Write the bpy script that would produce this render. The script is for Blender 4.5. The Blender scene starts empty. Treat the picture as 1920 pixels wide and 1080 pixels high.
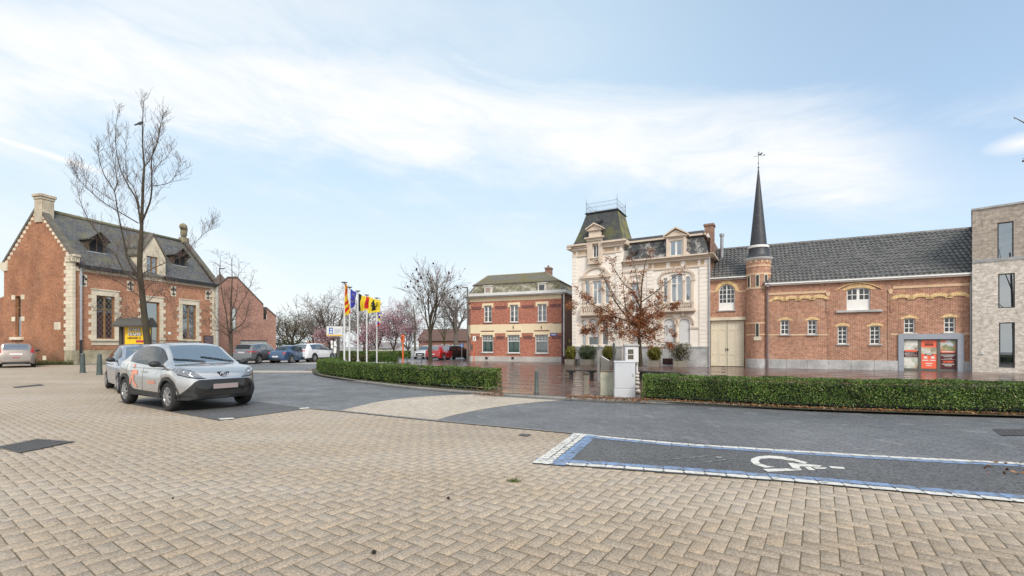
import bpy, bmesh, math, random
import numpy as np
from mathutils import Vector, Matrix
from mathutils.bvhtree import BVHTree
R = math.radians
rng = random.Random(7)
nprng = np.random.default_rng(11)
sc = bpy.context.scene
C = sc.collection
CAMH, F, HY, CX = 1.45, 850.0, 648.0, 960.0       # eye height, focal length and horizon measured from the photograph (1920 px wide)
PZ = 0.055                                         # the square lies one kerb step above the road

def P(px, py, z=0.0):
    d = (CAMH - z) * F / (py - HY)
    return ((px - CX) / F * d, d, z)
def AT(px, d):
    return (px - CX) / F * d
def ZH(py, d):
    return CAMH + (HY - py) / F * d

# ------------------------------------------------------------------ mesh builder
class MB:
    def __init__(s, M=None):
        s.v, s.f, s.m, s.M = [], [], [], M
    def add(s, vs, fs, mi=0):
        n = len(s.v)
        if s.M is not None:
            vs = [tuple(s.M @ Vector(v)) for v in vs]
        s.v += [tuple(v) for v in vs]
        s.f += [tuple(i + n for i in f) for f in fs]
        s.m += [mi] * len(fs)
        return s
    def quad(s, a, b, c, d, mi=0):
        return s.add([a, b, c, d], [(0, 1, 2, 3)], mi)
    def poly(s, pts, mi=0):
        return s.add(pts, [tuple(range(len(pts)))], mi)
    def box(s, x0, x1, y0, y1, z0, z1, mi=0):
        v = [(x0,y0,z0),(x1,y0,z0),(x1,y1,z0),(x0,y1,z0),(x0,y0,z1),(x1,y0,z1),(x1,y1,z1),(x0,y1,z1)]
        return s.add(v, [(0,3,2,1),(4,5,6,7),(0,1,5,4),(1,2,6,5),(2,3,7,6),(3,0,4,7)], mi)
    def bbox(s, x0, x1, y0, y1, z0, z1, b, mi=0):      # box with chamfered upright and top edges
        v, f = [], []
        for (z, i) in ((z0, 0), (z1 - b, 0), (z1, b)):
            for (x, y) in ((x0+b+i, y0+i), (x1-b-i, y0+i), (x1-i, y0+b+i), (x1-i, y1-b-i), (x1-b-i, y1-i), (x0+b+i, y1-i), (x0+i, y1-b-i), (x0+i, y0+b+i)):
                v.append((x, y, z))
        for k in range(2):
            for i in range(8):
                j = (i + 1) % 8
                f.append((k*8+i, k*8+j, k*8+8+j, k*8+8+i))
        f.append(tuple(range(16, 24))); f.append(tuple(reversed(range(8))))
        return s.add(v, f, mi)
    def obox(s, c, ax, ay, az, hx, hy, hz, mi=0):      # oriented box
        c, ax, ay, az = Vector(c), Vector(ax), Vector(ay), Vector(az)
        v = [c + ax*(hx*a) + ay*(hy*b) + az*(hz*e) for (a, b, e) in ((-1,-1,-1),(1,-1,-1),(1,1,-1),(-1,1,-1),(-1,-1,1),(1,-1,1),(1,1,1),(-1,1,1))]
        return s.add(v, [(0,3,2,1),(4,5,6,7),(0,1,5,4),(1,2,6,5),(2,3,7,6),(3,0,4,7)], mi)
    def prism(s, pts, a0, a1, axis='y', mi=0):         # polygon (two coords) extruded along axis
        def mk(p, a):
            return {'y': (p[0], a, p[1]), 'x': (a, p[0], p[1]), 'z': (p[0], p[1], a)}[axis]
        n = len(pts)
        v = [mk(p, a0) for p in pts] + [mk(p, a1) for p in pts]
        f = [tuple(range(n)), tuple(reversed(range(n, 2*n)))]
        f += [((i+1) % n, i, n+i, n+(i+1) % n) for i in range(n)]
        return s.add(v, f, mi)
    def tube(s, pts, rads, n=6, mi=0, cap=True):
        pts = [Vector(p) for p in pts]
        if not isinstance(rads, (list, tuple)): rads = [rads] * len(pts)
        v, f = [], []
        prev = None
        for i, p in enumerate(pts):
            t = (pts[min(i+1, len(pts)-1)] - pts[max(i-1, 0)])
            if t.length < 1e-9: t = Vector((0, 0, 1))
            t.normalize()
            if prev is None:
                a = Vector((1, 0, 0)) if abs(t.x) < .8 else Vector((0, 1, 0))
            else:
                a = prev
            a = (a - t * a.dot(t))
            if a.length < 1e-6: a = t.orthogonal()
            a.normalize(); prev = a
            b = t.cross(a)
            for k in range(n):
                w = 2 * math.pi * k / n
                v.append(p + (a * math.cos(w) + b * math.sin(w)) * rads[i])
        for i in range(len(pts) - 1):
            for k in range(n):
                k2 = (k + 1) % n
                f.append((i*n+k, i*n+k2, (i+1)*n+k2, (i+1)*n+k))
        if cap:
            f.append(tuple(reversed(range(n)))); f.append(tuple(range((len(pts)-1)*n, len(pts)*n)))
        return s.add(v, f, mi)
    def lathe(s, prof, n=12, c=(0, 0, 0), axis='z', mi=0, a0=0, a1=2*math.pi, cap=True):
        v, f = [], []
        full = abs(a1 - a0 - 2*math.pi) < 1e-6
        m = n if full else n + 1
        for (r, h) in prof:
            for k in range(m):
                w = a0 + (a1 - a0) * k / n
                x, y = r*math.cos(w), r*math.sin(w)
                q = {'z': (x, y, h), 'y': (x, h, y), 'x': (h, x, y)}[axis]
                v.append((q[0]+c[0], q[1]+c[1], q[2]+c[2]))
        for i in range(len(prof) - 1):
            for k in range(n):
                k2 = (k + 1) % m
                f.append((i*m+k, i*m+k2, (i+1)*m+k2, (i+1)*m+k))
        if full and cap:
            if prof[0][0] > 1e-4: f.append(tuple(reversed(range(m))))
            if prof[-1][0] > 1e-4: f.append(tuple(range((len(prof)-1)*m, len(prof)*m)))
        return s.add(v, f, mi)
    def ball(s, c, r, n=8, mi=0, sq=(1, 1, 1)):
        v, f = [], []
        for i in range(n + 1):
            t = math.pi * i / n
            for k in range(n):
                w = 2*math.pi*k/n
                v.append((c[0]+r*sq[0]*math.sin(t)*math.cos(w), c[1]+r*sq[1]*math.sin(t)*math.sin(w), c[2]+r*sq[2]*math.cos(t)))
        for i in range(n):
            for k in range(n):
                k2 = (k+1) % n
                f.append((i*n+k, (i+1)*n+k, (i+1)*n+k2, i*n+k2))
        return s.add(v, f, mi)
    def build(s, name, mats, parent=None, smooth=False, angle=None):
        me = bpy.data.meshes.new(name)
        me.from_pydata(s.v, [], s.f)
        if not isinstance(mats, (list, tuple)): mats = [mats]
        for m in mats: me.materials.append(m)
        if len(mats) > 1: me.polygons.foreach_set('material_index', s.m)
        if smooth:
            me.polygons.foreach_set('use_smooth', [True]*len(me.polygons))
            if angle: me.set_sharp_from_angle(angle=R(angle))
        me.update()
        return link(name, me, parent)

def pieces(mb, name, mats, parent=None, smooth=False, angle=None, tol=.05):
    """like build(), but pieces that stand apart become parts of their own"""
    n = len(mb.v); up = list(range(n))
    def find(i):
        while up[i] != i: up[i] = up[up[i]]; i = up[i]
        return i
    for f in mb.f:
        a = find(f[0])
        for i in f[1:]: up[find(i)] = a
    isl = {}
    for k, f in enumerate(mb.f): isl.setdefault(find(f[0]), []).append(k)
    V = np.array(mb.v); keys = list(isl)
    lo = np.array([V[[i for k in isl[q] for i in mb.f[k]]].min(0) for q in keys]) - tol/2; hi = np.array([V[[i for k in isl[q] for i in mb.f[k]]].max(0) for q in keys]) + tol/2
    g = list(range(len(keys)))
    def fg(i):
        while g[i] != i: g[i] = g[g[i]]; i = g[i]
        return i
    for i in range(len(keys)):
        for j in np.nonzero(((lo <= hi[i]) & (hi >= lo[i])).all(1))[0]: g[fg(int(j))] = fg(i)
    out = {}
    for i, q in enumerate(keys): out.setdefault(fg(i), []).extend(isl[q])
    obs = []
    for fs in out.values():
        m = MB(); mp = {}
        for k in fs:
            m.f.append(tuple(mp.setdefault(i, len(mp)) for i in mb.f[k])); m.m.append(mb.m[k])
        m.v = [mb.v[i] for i in mp]
        obs.append(m.build(name, mats, parent, smooth, angle))
    return obs
def link(name, data, parent=None):
    o = bpy.data.objects.new(name, data)
    C.objects.link(o)
    if parent is not None: o.parent = parent
    return o
def fastmesh(name, V, nper, mat, parent=None, smooth=False):
    """V: (n*nper,3) array, faces are consecutive runs of nper vertices"""
    n = len(V) // nper
    me = bpy.data.meshes.new(name)
    me.vertices.add(len(V)); me.vertices.foreach_set('co', np.asarray(V, dtype=np.float32).ravel())
    me.loops.add(len(V)); me.loops.foreach_set('vertex_index', np.arange(len(V), dtype=np.int32))
    me.polygons.add(n)
    me.polygons.foreach_set('loop_start', np.arange(0, n*nper, nper, dtype=np.int32))
    me.polygons.foreach_set('loop_total', np.full(n, nper, dtype=np.int32))
    me.materials.append(mat)
    me.update(calc_edges=True); me.validate()
    return link(name, me, parent)
def tag(o, label=None, cat=None, group=None, kind=None):
    if label: o['label'] = label
    if cat: o['category'] = cat
    if group: o['group'] = group
    if kind: o['kind'] = kind
    return o
def thing(name, label, cat, loc=(0, 0, 0), rz=0.0, group=None):
    o = bpy.data.objects.new(name, None); C.objects.link(o)
    o.location = loc; o.rotation_euler = (0, 0, rz); o.empty_display_size = .3
    return tag(o, label, cat, group)
def copy_tree(o, parent=None):
    c = o.copy(); C.objects.link(c)
    c.parent = parent
    for ch in list(o.children): copy_tree(ch, c)
    return c

# ------------------------------------------------------------------ materials
def newmat(name):
    m = bpy.data.materials.new(name); m.use_nodes = True
    nt = m.node_tree
    return m, nt, nt.nodes['Principled BSDF']
def nd(nt, typ, **kw):
    n = nt.nodes.new(typ)
    for k, v in kw.items():
        if k in n.inputs.keys() if isinstance(k, str) else False: n.inputs[k].default_value = v
        else: setattr(n, k, v)
    return n
def mixc(nt, fac, a, b, mode='MIX'):
    n = nt.nodes.new('ShaderNodeMix'); n.data_type = 'RGBA'; n.blend_type = mode
    for sock, val in ((n.inputs[0], fac), (n.inputs[6], a), (n.inputs[7], b)):
        if hasattr(val, 'is_linked') or isinstance(val, bpy.types.NodeSocket): nt.links.new(val, sock)
        elif isinstance(val, (int, float)): sock.default_value = val
        else: sock.default_value = (*val, 1)
    return n.outputs[2]
def math_(nt, op, a, b=None, clamp=False):
    n = nt.nodes.new('ShaderNodeMath'); n.operation = op; n.use_clamp = clamp
    for i, val in enumerate((a, b)):
        if val is None: continue
        if isinstance(val, bpy.types.NodeSocket): nt.links.new(val, n.inputs[i])
        else: n.inputs[i].default_value = val
    return n.outputs[0]
def ramp(nt, fac, stops):
    n = nt.nodes.new('ShaderNodeValToRGB')
    while len(n.color_ramp.elements) < len(stops): n.color_ramp.elements.new(.5)
    for e, (p, c) in zip(n.color_ramp.elements, stops):
        e.position = p; e.color = (*c, 1) if len(c) == 3 else c
    nt.links.new(fac, n.inputs[0])
    return n.outputs[0]
def noise(nt, vec, scale, detail=4, rough=.55, dist=0):
    n = nt.nodes.new('ShaderNodeTexNoise')
    n.inputs['Scale'].default_value = scale; n.inputs['Detail'].default_value = detail
    n.inputs['Roughness'].default_value = rough; n.inputs['Distortion'].default_value = dist
    if vec is not None: nt.links.new(vec, n.inputs['Vector'])
    return n.outputs['Fac']
def maprange(nt, v, a, b, c, d):
    n = nt.nodes.new('ShaderNodeMapRange')
    nt.links.new(v, n.inputs[0])
    for i, x in enumerate((a, b, c, d)): n.inputs[i+1].default_value = x
    return n.outputs[0]
def objco(nt):
    return nt.nodes.new('ShaderNodeTexCoord').outputs['Object']
def bumpn(nt, b, h, strength, dist=.01):
    n = nt.nodes.new('ShaderNodeBump'); n.inputs['Strength'].default_value = strength; n.inputs['Distance'].default_value = dist
    nt.links.new(h, n.inputs['Height']); nt.links.new(n.outputs[0], b.inputs['Normal'])

def M(name, col, rough=.7, var=.15, scale=2.5, metal=0., spec=.5, bump=0., bscale=40., coat=0., var2=0.):
    m, nt, b = newmat(name)
    vec = objco(nt)
    f = noise(nt, vec, scale, 5)
    k = maprange(nt, f, .25, .75, 1 - var, 1 + var)
    if var2:
        k2 = maprange(nt, noise(nt, vec, scale*13, 3), .3, .7, 1 - var2, 1 + var2)
        k = math_(nt, 'MULTIPLY', k, k2)
    hsv = nt.nodes.new('ShaderNodeHueSaturation'); hsv.inputs['Color'].default_value = (*col, 1)
    nt.links.new(k, hsv.inputs['Value'])
    nt.links.new(hsv.outputs[0], b.inputs['Base Color'])
    b.inputs['Roughness'].default_value = rough; b.inputs['Metallic'].default_value = metal
    b.inputs['Specular IOR Level'].default_value = spec; b.inputs['Coat Weight'].default_value = coat
    b.inputs['Coat Roughness'].default_value = .05
    if bump: bumpn(nt, b, noise(nt, vec, bscale, 4), bump)
    return m

def brick(name, c1, c2, mortar, bw=.22, bh=.075, ms=.012, blotch=.25, blotchc=None, ring=False, bump=.25, rough=.9, foot_tone=None):
    m, nt, b = newmat(name)
    vec = objco(nt)
    sp = nd(nt, 'ShaderNodeSeparateXYZ'); nt.links.new(vec, sp.inputs[0])
    if ring:
        ang = math_(nt, 'ARCTAN2', sp.outputs[1], sp.outputs[0]); u = math_(nt, 'MULTIPLY', ang, ring)
    else:
        u = math_(nt, 'ADD', sp.outputs[0], sp.outputs[1])
    cb = nd(nt, 'ShaderNodeCombineXYZ'); nt.links.new(u, cb.inputs[0]); nt.links.new(sp.outputs[2], cb.inputs[1])
    t = nd(nt, 'ShaderNodeTexBrick')
    t.inputs['Scale'].default_value = 1; t.inputs['Brick Width'].default_value = bw; t.inputs['Row Height'].default_value = bh
    t.inputs['Mortar Size'].default_value = ms; t.inputs['Mortar Smooth'].default_value = .3; t.inputs['Bias'].default_value = 0
    t.inputs['Color1'].default_value = (*c1, 1); t.inputs['Color2'].default_value = (*c2, 1); t.inputs['Mortar'].default_value = (*mortar, 1)
    nt.links.new(cb.outputs[0], t.inputs['Vector'])
    big = noise(nt, vec, .55, 6, .65)
    k = maprange(nt, big, .3, .7, 1 - blotch, 1 + blotch)
    # single bricks burnt darker or paler
    cell = nd(nt, 'ShaderNodeTexNoise'); cell.inputs['Scale'].default_value = 5.5; cell.inputs['Detail'].default_value = 4; cell.inputs['Roughness'].default_value = .75
    nt.links.new(cb.outputs[0], cell.inputs['Vector'])
    k2 = maprange(nt, cell.outputs['Fac'], .3, .7, .62, 1.38)
    hsv = nd(nt, 'ShaderNodeHueSaturation'); nt.links.new(t.outputs['Color'], hsv.inputs['Color'])
    nt.links.new(math_(nt, 'MULTIPLY', k, k2), hsv.inputs['Value'])
    col = hsv.outputs[0]
    if blotchc:
        bl = maprange(nt, noise(nt, vec, .9, 7, .7), .56, .66, 0, .6)
        sp2 = maprange(nt, noise(nt, cb.outputs[0], 14, 2), .45, .6, 0, 1)
        col = mixc(nt, math_(nt, 'MULTIPLY', bl, sp2), col, blotchc)
    if foot_tone:  # darker towards the bottom, with a ragged edge
        zc = maprange(nt, math_(nt, 'ADD', sp.outputs[2], maprange(nt, noise(nt, vec, 1.3, 4), .3, .7, -.5, .5)), foot_tone[0], foot_tone[1], .75, 0)
        col = mixc(nt, zc, col, foot_tone[2])
    nt.links.new(col, b.inputs['Base Color'])
    b.inputs['Roughness'].default_value = rough; b.inputs['Specular IOR Level'].default_value = .25
    if bump: bumpn(nt, b, math_(nt, 'SUBTRACT', 1, t.outputs['Fac']), bump, .006)
    return m

def slate(name, c1, c2, moss=None, mossamt=.5, sx=.3, sz=.16, mossscale=.8, rough=.55):
    m, nt, b = newmat(name)
    vec = objco(nt)
    sp = nd(nt, 'ShaderNodeSeparateXYZ'); nt.links.new(vec, sp.inputs[0])
    u = math_(nt, 'ADD', sp.outputs[0], math_(nt, 'MULTIPLY', sp.outputs[1], .35))
    cb = nd(nt, 'ShaderNodeCombineXYZ'); nt.links.new(u, cb.inputs[0]); nt.links.new(sp.outputs[2], cb.inputs[1])
    t = nd(nt, 'ShaderNodeTexBrick')
    t.inputs['Scale'].default_value = 1; t.inputs['Brick Width'].default_value = sx; t.inputs['Row Height'].default_value = sz
    t.inputs['Mortar Size'].default_value = .012
    t.inputs['Color1'].default_value = (*c1, 1); t.inputs['Color2'].default_value = (*c2, 1); t.inputs['Mortar'].default_value = (*[x*.4 for x in c1], 1)
    nt.links.new(cb.outputs[0], t.inputs['Vector'])
    k = maprange(nt, noise(nt, vec, 5, 5), .3, .7, .7, 1.35)
    hsv = nd(nt, 'ShaderNodeHueSaturation'); nt.links.new(t.outputs['Color'], hsv.inputs['Color']); nt.links.new(k, hsv.inputs['Value'])
    col = hsv.outputs[0]
    if moss:
        f = noise(nt, vec, mossscale, 8, .68)
        g = maprange(nt, f, 1 - mossamt - .04, 1 - mossamt + .08, 0, .92)
        col = mixc(nt, g, col, moss)
    nt.links.new(col, b.inputs['Base Color']); b.inputs['Roughness'].default_value = rough
    bumpn(nt, b, t.outputs['Fac'], -.4, .01)
    return m

def leafmat(name, stops, rough=.55, trans=.25):
    m, nt, b = newmat(name)
    g = nt.nodes.new('ShaderNodeNewGeometry')
    col = ramp(nt, g.outputs['Random Per Island'], stops)
    clump = maprange(nt, noise(nt, objco(nt), 1.8, 5, .65), .32, .68, .55, 1.42)
    hsv = nd(nt, 'ShaderNodeHueSaturation'); nt.links.new(col, hsv.inputs['Color']); nt.links.new(clump, hsv.inputs['Value'])
    nt.links.new(hsv.outputs[0], b.inputs['Base Color'])
    b.inputs['Roughness'].default_value = rough; b.inputs['Specular IOR Level'].default_value = .35
    t = nd(nt, 'ShaderNodeBsdfTranslucent'); nt.links.new(hsv.outputs[0], t.inputs['Color'])
    mx = nd(nt, 'ShaderNodeMixShader'); mx.inputs[0].default_value = trans
    nt.links.new(b.outputs[0], mx.inputs[1]); nt.links.new(t.outputs[0], mx.inputs[2])
    nt.links.new(mx.outputs[0], nt.nodes['Material Output'].inputs['Surface'])
    return m

def glassmat(name, tint=(.75, .82, .8), clear=.6, refl=(.9, .95, 1), rough=.01):
    m, nt, b = newmat(name)
    nt.nodes.remove(b)
    tr = nd(nt, 'ShaderNodeBsdfTransparent'); tr.inputs[0].default_value = (*tint, 1)
    gl = nd(nt, 'ShaderNodeBsdfGlossy'); gl.inputs[0].default_value = (*refl, 1); gl.inputs['Roughness'].default_value = rough
    lw = nd(nt, 'ShaderNodeLayerWeight'); lw.inputs['Blend'].default_value = .35
    f = maprange(nt, lw.outputs['Fresnel'], 0, 1, 1 - clear - .15, 1.0)
    mx = nd(nt, 'ShaderNodeMixShader'); nt.links.new(f, mx.inputs[0])
    nt.links.new(tr.outputs[0], mx.inputs[1]); nt.links.new(gl.outputs[0], mx.inputs[2])
    nt.links.new(mx.outputs[0], nt.nodes['Material Output'].inputs['Surface'])
    return m

def paint(name, col, metal=.5, rough=.32, coat=1.):
    m, nt, b = newmat(name)
    b.inputs['Base Color'].default_value = (*col, 1); b.inputs['Metallic'].default_value = metal
    v = maprange(nt, noise(nt, objco(nt), 3, 4), .3, .7, rough - .06, rough + .06)
    nt.links.new(v, b.inputs['Roughness'])
    b.inputs['Coat Weight'].default_value = coat; b.inputs['Coat Roughness'].default_value = .04
    return m
def flat(name, col, rough=.6, metal=0., spec=.5):
    m, nt, b = newmat(name)
    b.inputs['Base Color'].default_value = (*col, 1); b.inputs['Roughness'].default_value = rough; b.inputs['Metallic'].default_value = metal
    b.inputs['Specular IOR Level'].default_value = spec
    return m

stone_w = M('pale_stone', (.58, .51, .39), .85, .22, 1.2, var2=.12)
stone_g = M('blue_stone', (.39, .39, .385), .7, .35, 1.3, var2=.2)
stone_y = M('concrete_plinth', (.42, .41, .39), .8, .28, .9, var2=.15)
stucco = M('cream_stucco', (.80, .735, .655), .85, .07, .7, var2=.04)
trim_t = M('tan_trim', (.60, .50, .405), .8, .12, 1.5, var2=.08)
white_p = M('white_paint', (.76, .75, .72), .45, .06, 2)
cream_p = M('cream_paint', (.76, .63, .43), .75, .06, 1.2)
zinc = M('zinc_gutter', (.36, .37, .39), .45, .15, 3, metal=.4)
zinc_w = M('pale_gutter', (.62, .62, .60), .5, .08, 2)
black_m = M('black_metal', (.018, .018, .02), .45, .2, 4)
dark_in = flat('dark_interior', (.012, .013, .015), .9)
wood_b = M('oak_joinery', (.24, .135, .055), .6, .2, 4)
glass = glassmat('window_glass', (.84, .87, .87), .82)
glass_b = glassmat('reflecting_glass', (.35, .4, .45), .55)
glass_d = glassmat('dark_pane_glass', (.22, .25, .28), .82)
curtain_w = M('white_curtain', (.62, .63, .62), .9, .15, 9)
curtain_g = M('green_curtain', (.16, .33, .25), .9, .2, 9)
concrete = M('concrete', (.34, .32, .28), .85, .2, 2, var2=.12, bump=.15)
rust_r = M('dark_red_iron', (.09, .03, .03), .7, .2, 4)
yellow_b = brick('yellow_brick', (.68, .47, .22), (.55, .35, .14), (.68, .55, .36), .07, .2, .01, blotch=.1)

# ------------------------------------------------------------------ facade frames
class Fac:
    """A facade plane: origin o (left end seen from outside), direction angle a, ground height z0. Local x along, y into the building."""
    def __init__(s, o, a, z0):
        s.o, s.a, s.z0 = o, a, z0
        s.U = (math.cos(a), math.sin(a)); s.V = (-math.sin(a), math.cos(a))
    def uz(s, px, py, yo=0.0):
        k = (px - CX) / F
        ox, oy = s.o[0] + yo*s.V[0], s.o[1] + yo*s.V[1]
        # ox + u Ux = k (oy + u Uy)
        u = (k*oy - ox) / (s.U[0] - k*s.U[1])
        d = oy + u*s.U[1]
        return u, ZH(py, d) - s.z0
    def u(s, px, yo=0.0): return s.uz(px, HY, yo)[0]
    def z(s, px, py, yo=0.0): return s.uz(px, py, yo)[1]
    def rect(s, x0, y0, x1, y1, yo=0.0):
        xm = (x0 + x1)/2
        return s.u(x0, yo), s.u(x1, yo), s.z(xm, y1, yo), s.z(xm, y0, yo)
    def empty(s, name, label, cat, group=None):
        return thing(name, label, cat, (s.o[0], s.o[1], s.z0), s.a, group)

def arc(u0, u1, zs, zt, n=14):
    w, h = (u1-u0)/2, zt - zs
    if h < 1e-4: return [(u0 + (u1-u0)*i/n, max(zs, zt)) for i in range(n+1)] if n else []
    r = (h*h + w*w)/(2*h); uc = (u0+u1)/2; zc = zt - r
    a0 = math.atan2(zs - zc, u0 - uc); a1 = math.atan2(zs - zc, u1 - uc)
    if a0 < 0: a0 += 2*math.pi
    return [(uc + r*math.cos(a0 + (a1-a0)*i/n), zc + r*math.sin(a0 + (a1-a0)*i/n)) for i in range(n+1)]
def arc_at(u, u0, u1, zs, zt):
    w, h = (u1-u0)/2, zt - zs
    if h < 1e-4: return zt
    r = (h*h + w*w)/(2*h)
    return zt - r + math.sqrt(max(0, r*r - (u - (u0+u1)/2)**2))

def wall(mb, u0, u1, z0, z1, holes, y=0., dep=.2, mi=0):
    """holes: (u0,u1,z0,z1,rise)"""
    us = sorted({u0, u1, *[h[0] for h in holes], *[h[1] for h in holes]})
    zs = sorted({z0, z1, *[h[2] for h in holes], *[h[3] for h in holes]})
    us = [u for u in us if u0 - 1e-6 <= u <= u1 + 1e-6]; zs = [z for z in zs if z0 - 1e-6 <= z <= z1 + 1e-6]
    for a, b in zip(us, us[1:]):
        for c, d in zip(zs, zs[1:]):
            um, zm = (a+b)/2, (c+d)/2
            if any(h[0] < um < h[1] and h[2] < zm < h[3] for h in holes): continue
            mb.quad((a,y,c), (b,y,c), (b,y,d), (a,y,d), mi)
    for (a, b, c, d, rise) in holes:
        sp = d - rise
        mb.quad((a,y,c), (a,y+dep,c), (b,y+dep,c), (b,y,c), mi)
        mb.quad((a,y,c), (a,y,sp), (a,y+dep,sp), (a,y+dep,c), mi)
        mb.quad((b,y,c), (b,y+dep,c), (b,y+dep,sp), (b,y,sp), mi)
        pts = arc(a, b, sp, d)
        for p, q in zip(pts, pts[1:]):
            mb.quad((p[0],y,p[1]), (q[0],y,q[1]), (q[0],y+dep,q[1]), (p[0],y+dep,p[1]), mi)
            if rise > 1e-4: mb.quad((p[0],y,p[1]), (p[0],y,d), (q[0],y,d), (q[0],y,q[1]), mi)
    return mb

def arch_ring(mb, u0, u1, zs, zt, t, y0, y1, mi=0, n=16):
    """a moulding of width t outside the curve"""
    inn = arc(u0, u1, zs, zt, n); out = arc(u0 - t, u1 + t, zs, zt + t, n)
    for i in range(n):
        a, b, c, d = inn[i], inn[i+1], out[i+1], out[i]
        mb.quad((a[0],y0,a[1]), (b[0],y0,b[1]), (c[0],y0,c[1]), (d[0],y0,d[1]), mi)
        mb.quad((d[0],y0,d[1]), (c[0],y0,c[1]), (c[0],y1,c[1]), (d[0],y1,d[1]), mi)
        mb.quad((a[0],y0,a[1]), (a[0],y1,a[1]), (b[0],y1,b[1]), (b[0],y0,b[1]), mi)
    for (p, q) in ((inn[0], out[0]), (inn[-1], out[-1])):
        mb.quad((p[0],y0,p[1]), (q[0],y0,q[1]), (q[0],y1,q[1]), (p[0],y1,p[1]), mi)

def window(par, h, y, mat, grid=(2, 3), fw=.06, bw=.03, pane=None, rise=None, curtain=None, solid=0., backing=True, Mx=None, name='window', mull=None, lattice=0., trans=None):
    """a framed window filling hole h, its face at depth y; grid of glazing bars; solid = height of a boarded bottom part"""
    a, b, c, d = h[:4]; rise = h[4] if rise is None else rise
    sp = d - rise
    mb = MB(Mx)
    t = .07
    mb.box(a, a+fw, y, y+t, c, sp); mb.box(b-fw, b, y, y+t, c, sp); mb.box(a+fw, b-fw, y, y+t, c, c+fw)
    if rise > 1e-4:
        o = arc(a, b, sp, d, 12); i_ = arc(a+fw, b-fw, min(sp, d-fw), d-fw, 12)
        for k in range(12):
            p, q, r_, s_ = o[k], o[k+1], i_[k+1], i_[k]
            mb.quad((p[0],y,p[1]), (q[0],y,q[1]), (r_[0],y,r_[1]), (s_[0],y,s_[1]))
            mb.quad((s_[0],y,s_[1]), (r_[0],y,r_[1]), (r_[0],y+t,r_[1]), (s_[0],y+t,s_[1]))
    else:
        mb.box(a+fw, b-fw, y, y+t, d-fw, d)
    g0 = c + fw
    if solid:
        mb.box(a+fw, b-fw, y+.01, y+.04, c+fw, c+solid); g0 = c + solid
        mb.box(a+fw, b-fw, y+.005, y+.05, c+solid-.02, c+solid+.05)
    nc, nr = grid
    for k in range(1, nc):
        u = a + (b-a)*k/nc
        w = (mull or bw) if (mull and k*2 == nc) else bw
        top = arc_at(u, a, b, sp, d) - fw*.5
        mb.box(u-w/2, u+w/2, y+.008, y+.05, c+fw, top)
    if trans:
        mb.box(a+fw, b-fw, y+.004, y+.055, c+(d-c)*trans-.03, c+(d-c)*trans+.03)
    for k in range(1, nr):
        z = g0 + (d - fw - g0)*k/nr
        if z > sp:
            hw = (b-a)/2 * math.sqrt(max(0.01, 1 - ((z-sp)/(rise+1e-6))**2)) if rise else (b-a)/2
            mb.box((a+b)/2-hw+fw*.5, (a+b)/2+hw-fw*.5, y+.012, y+.046, z-bw/2, z+bw/2)
        else:
            mb.box(a+fw, b-fw, y+.012, y+.046, z-bw/2, z+bw/2)
    if lattice:
        n = int((d-c)/lattice) + int((b-a)/lattice) + 2
        for k in range(-n, n):
            for sg in (1, -1):
                # diagonal lead lines clipped to the opening
                p0 = a + fw; p1 = b - fw
                z0_ = c + k*lattice*1.5; z1_ = z0_ + sg*(p1-p0)*1.5
                q0, q1, w0, w1 = p0, p1, z0_, z1_
                lo, hi = c+fw, d-fw
                if (w0 < lo and w1 < lo) or (w0 > hi and w1 > hi): continue
                def cl(zc):
                    return p0 + (zc - z0_)/(z1_ - z0_)*(p1-p0)
                pts = []
                for (uu, zz) in ((p0, z0_), (p1, z1_)):
                    if zz < lo: uu, zz = cl(lo), lo
                    if zz > hi: uu, zz = cl(hi), hi
                    pts.append((uu, zz))
                (ua, za), (ub, zb) = pts
                mb.quad((ua, y+.03, za-.012), (ub, y+.03, zb-.012), (ub, y+.03, zb+.012), (ua, y+.03, za+.012), 2)
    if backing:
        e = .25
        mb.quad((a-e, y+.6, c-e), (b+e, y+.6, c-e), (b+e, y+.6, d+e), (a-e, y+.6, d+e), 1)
    fr = mb.build(name, [mat, dark_in, zinc], par)
    pb = MB(Mx)
    pts = [(a+fw*.5, c+fw*.5), (b-fw*.5, c+fw*.5)] + ([(p[0], p[1]) for p in reversed(arc(a+fw*.5, b-fw*.5, sp, d-fw*.5, 12))] if rise > 1e-4 else [(b-fw*.5, d-fw*.5), (a+fw*.5, d-fw*.5)])
    pb.poly([(p[0], y+.035, p[1]) for p in pts])
    pb.build('pane', pane or glass, fr)
    if curtain:
        cm, parts = curtain
        for (f0, f1, g0_, g1_) in parts:
            cb = MB(Mx); n = 20
            A = [(a + (b-a)*(f0+(f1-f0)*k/n), y+.14+.02*math.sin(k*2.1)) for k in range(n+1)]
            zb_, zt_ = c + (d-c)*g0_, c + (d-c)*g1_
            for k in range(n):
                cb.quad((A[k][0], A[k][1], zb_), (A[k+1][0], A[k+1][1], zb_), (A[k+1][0], A[k+1][1], zt_), (A[k][0], A[k][1], zt_))
            cb.build('curtain', cm, fr, smooth=True)
    return fr
def sill(par, h, mat, y=0., proj=.08, ext=.08, th=.07, Mx=None):
    return MB(Mx).box(h[0]-ext, h[1]+ext, y-proj, y+.12, h[2]-th, h[2]-.002).build('sill', mat, par)

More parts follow.
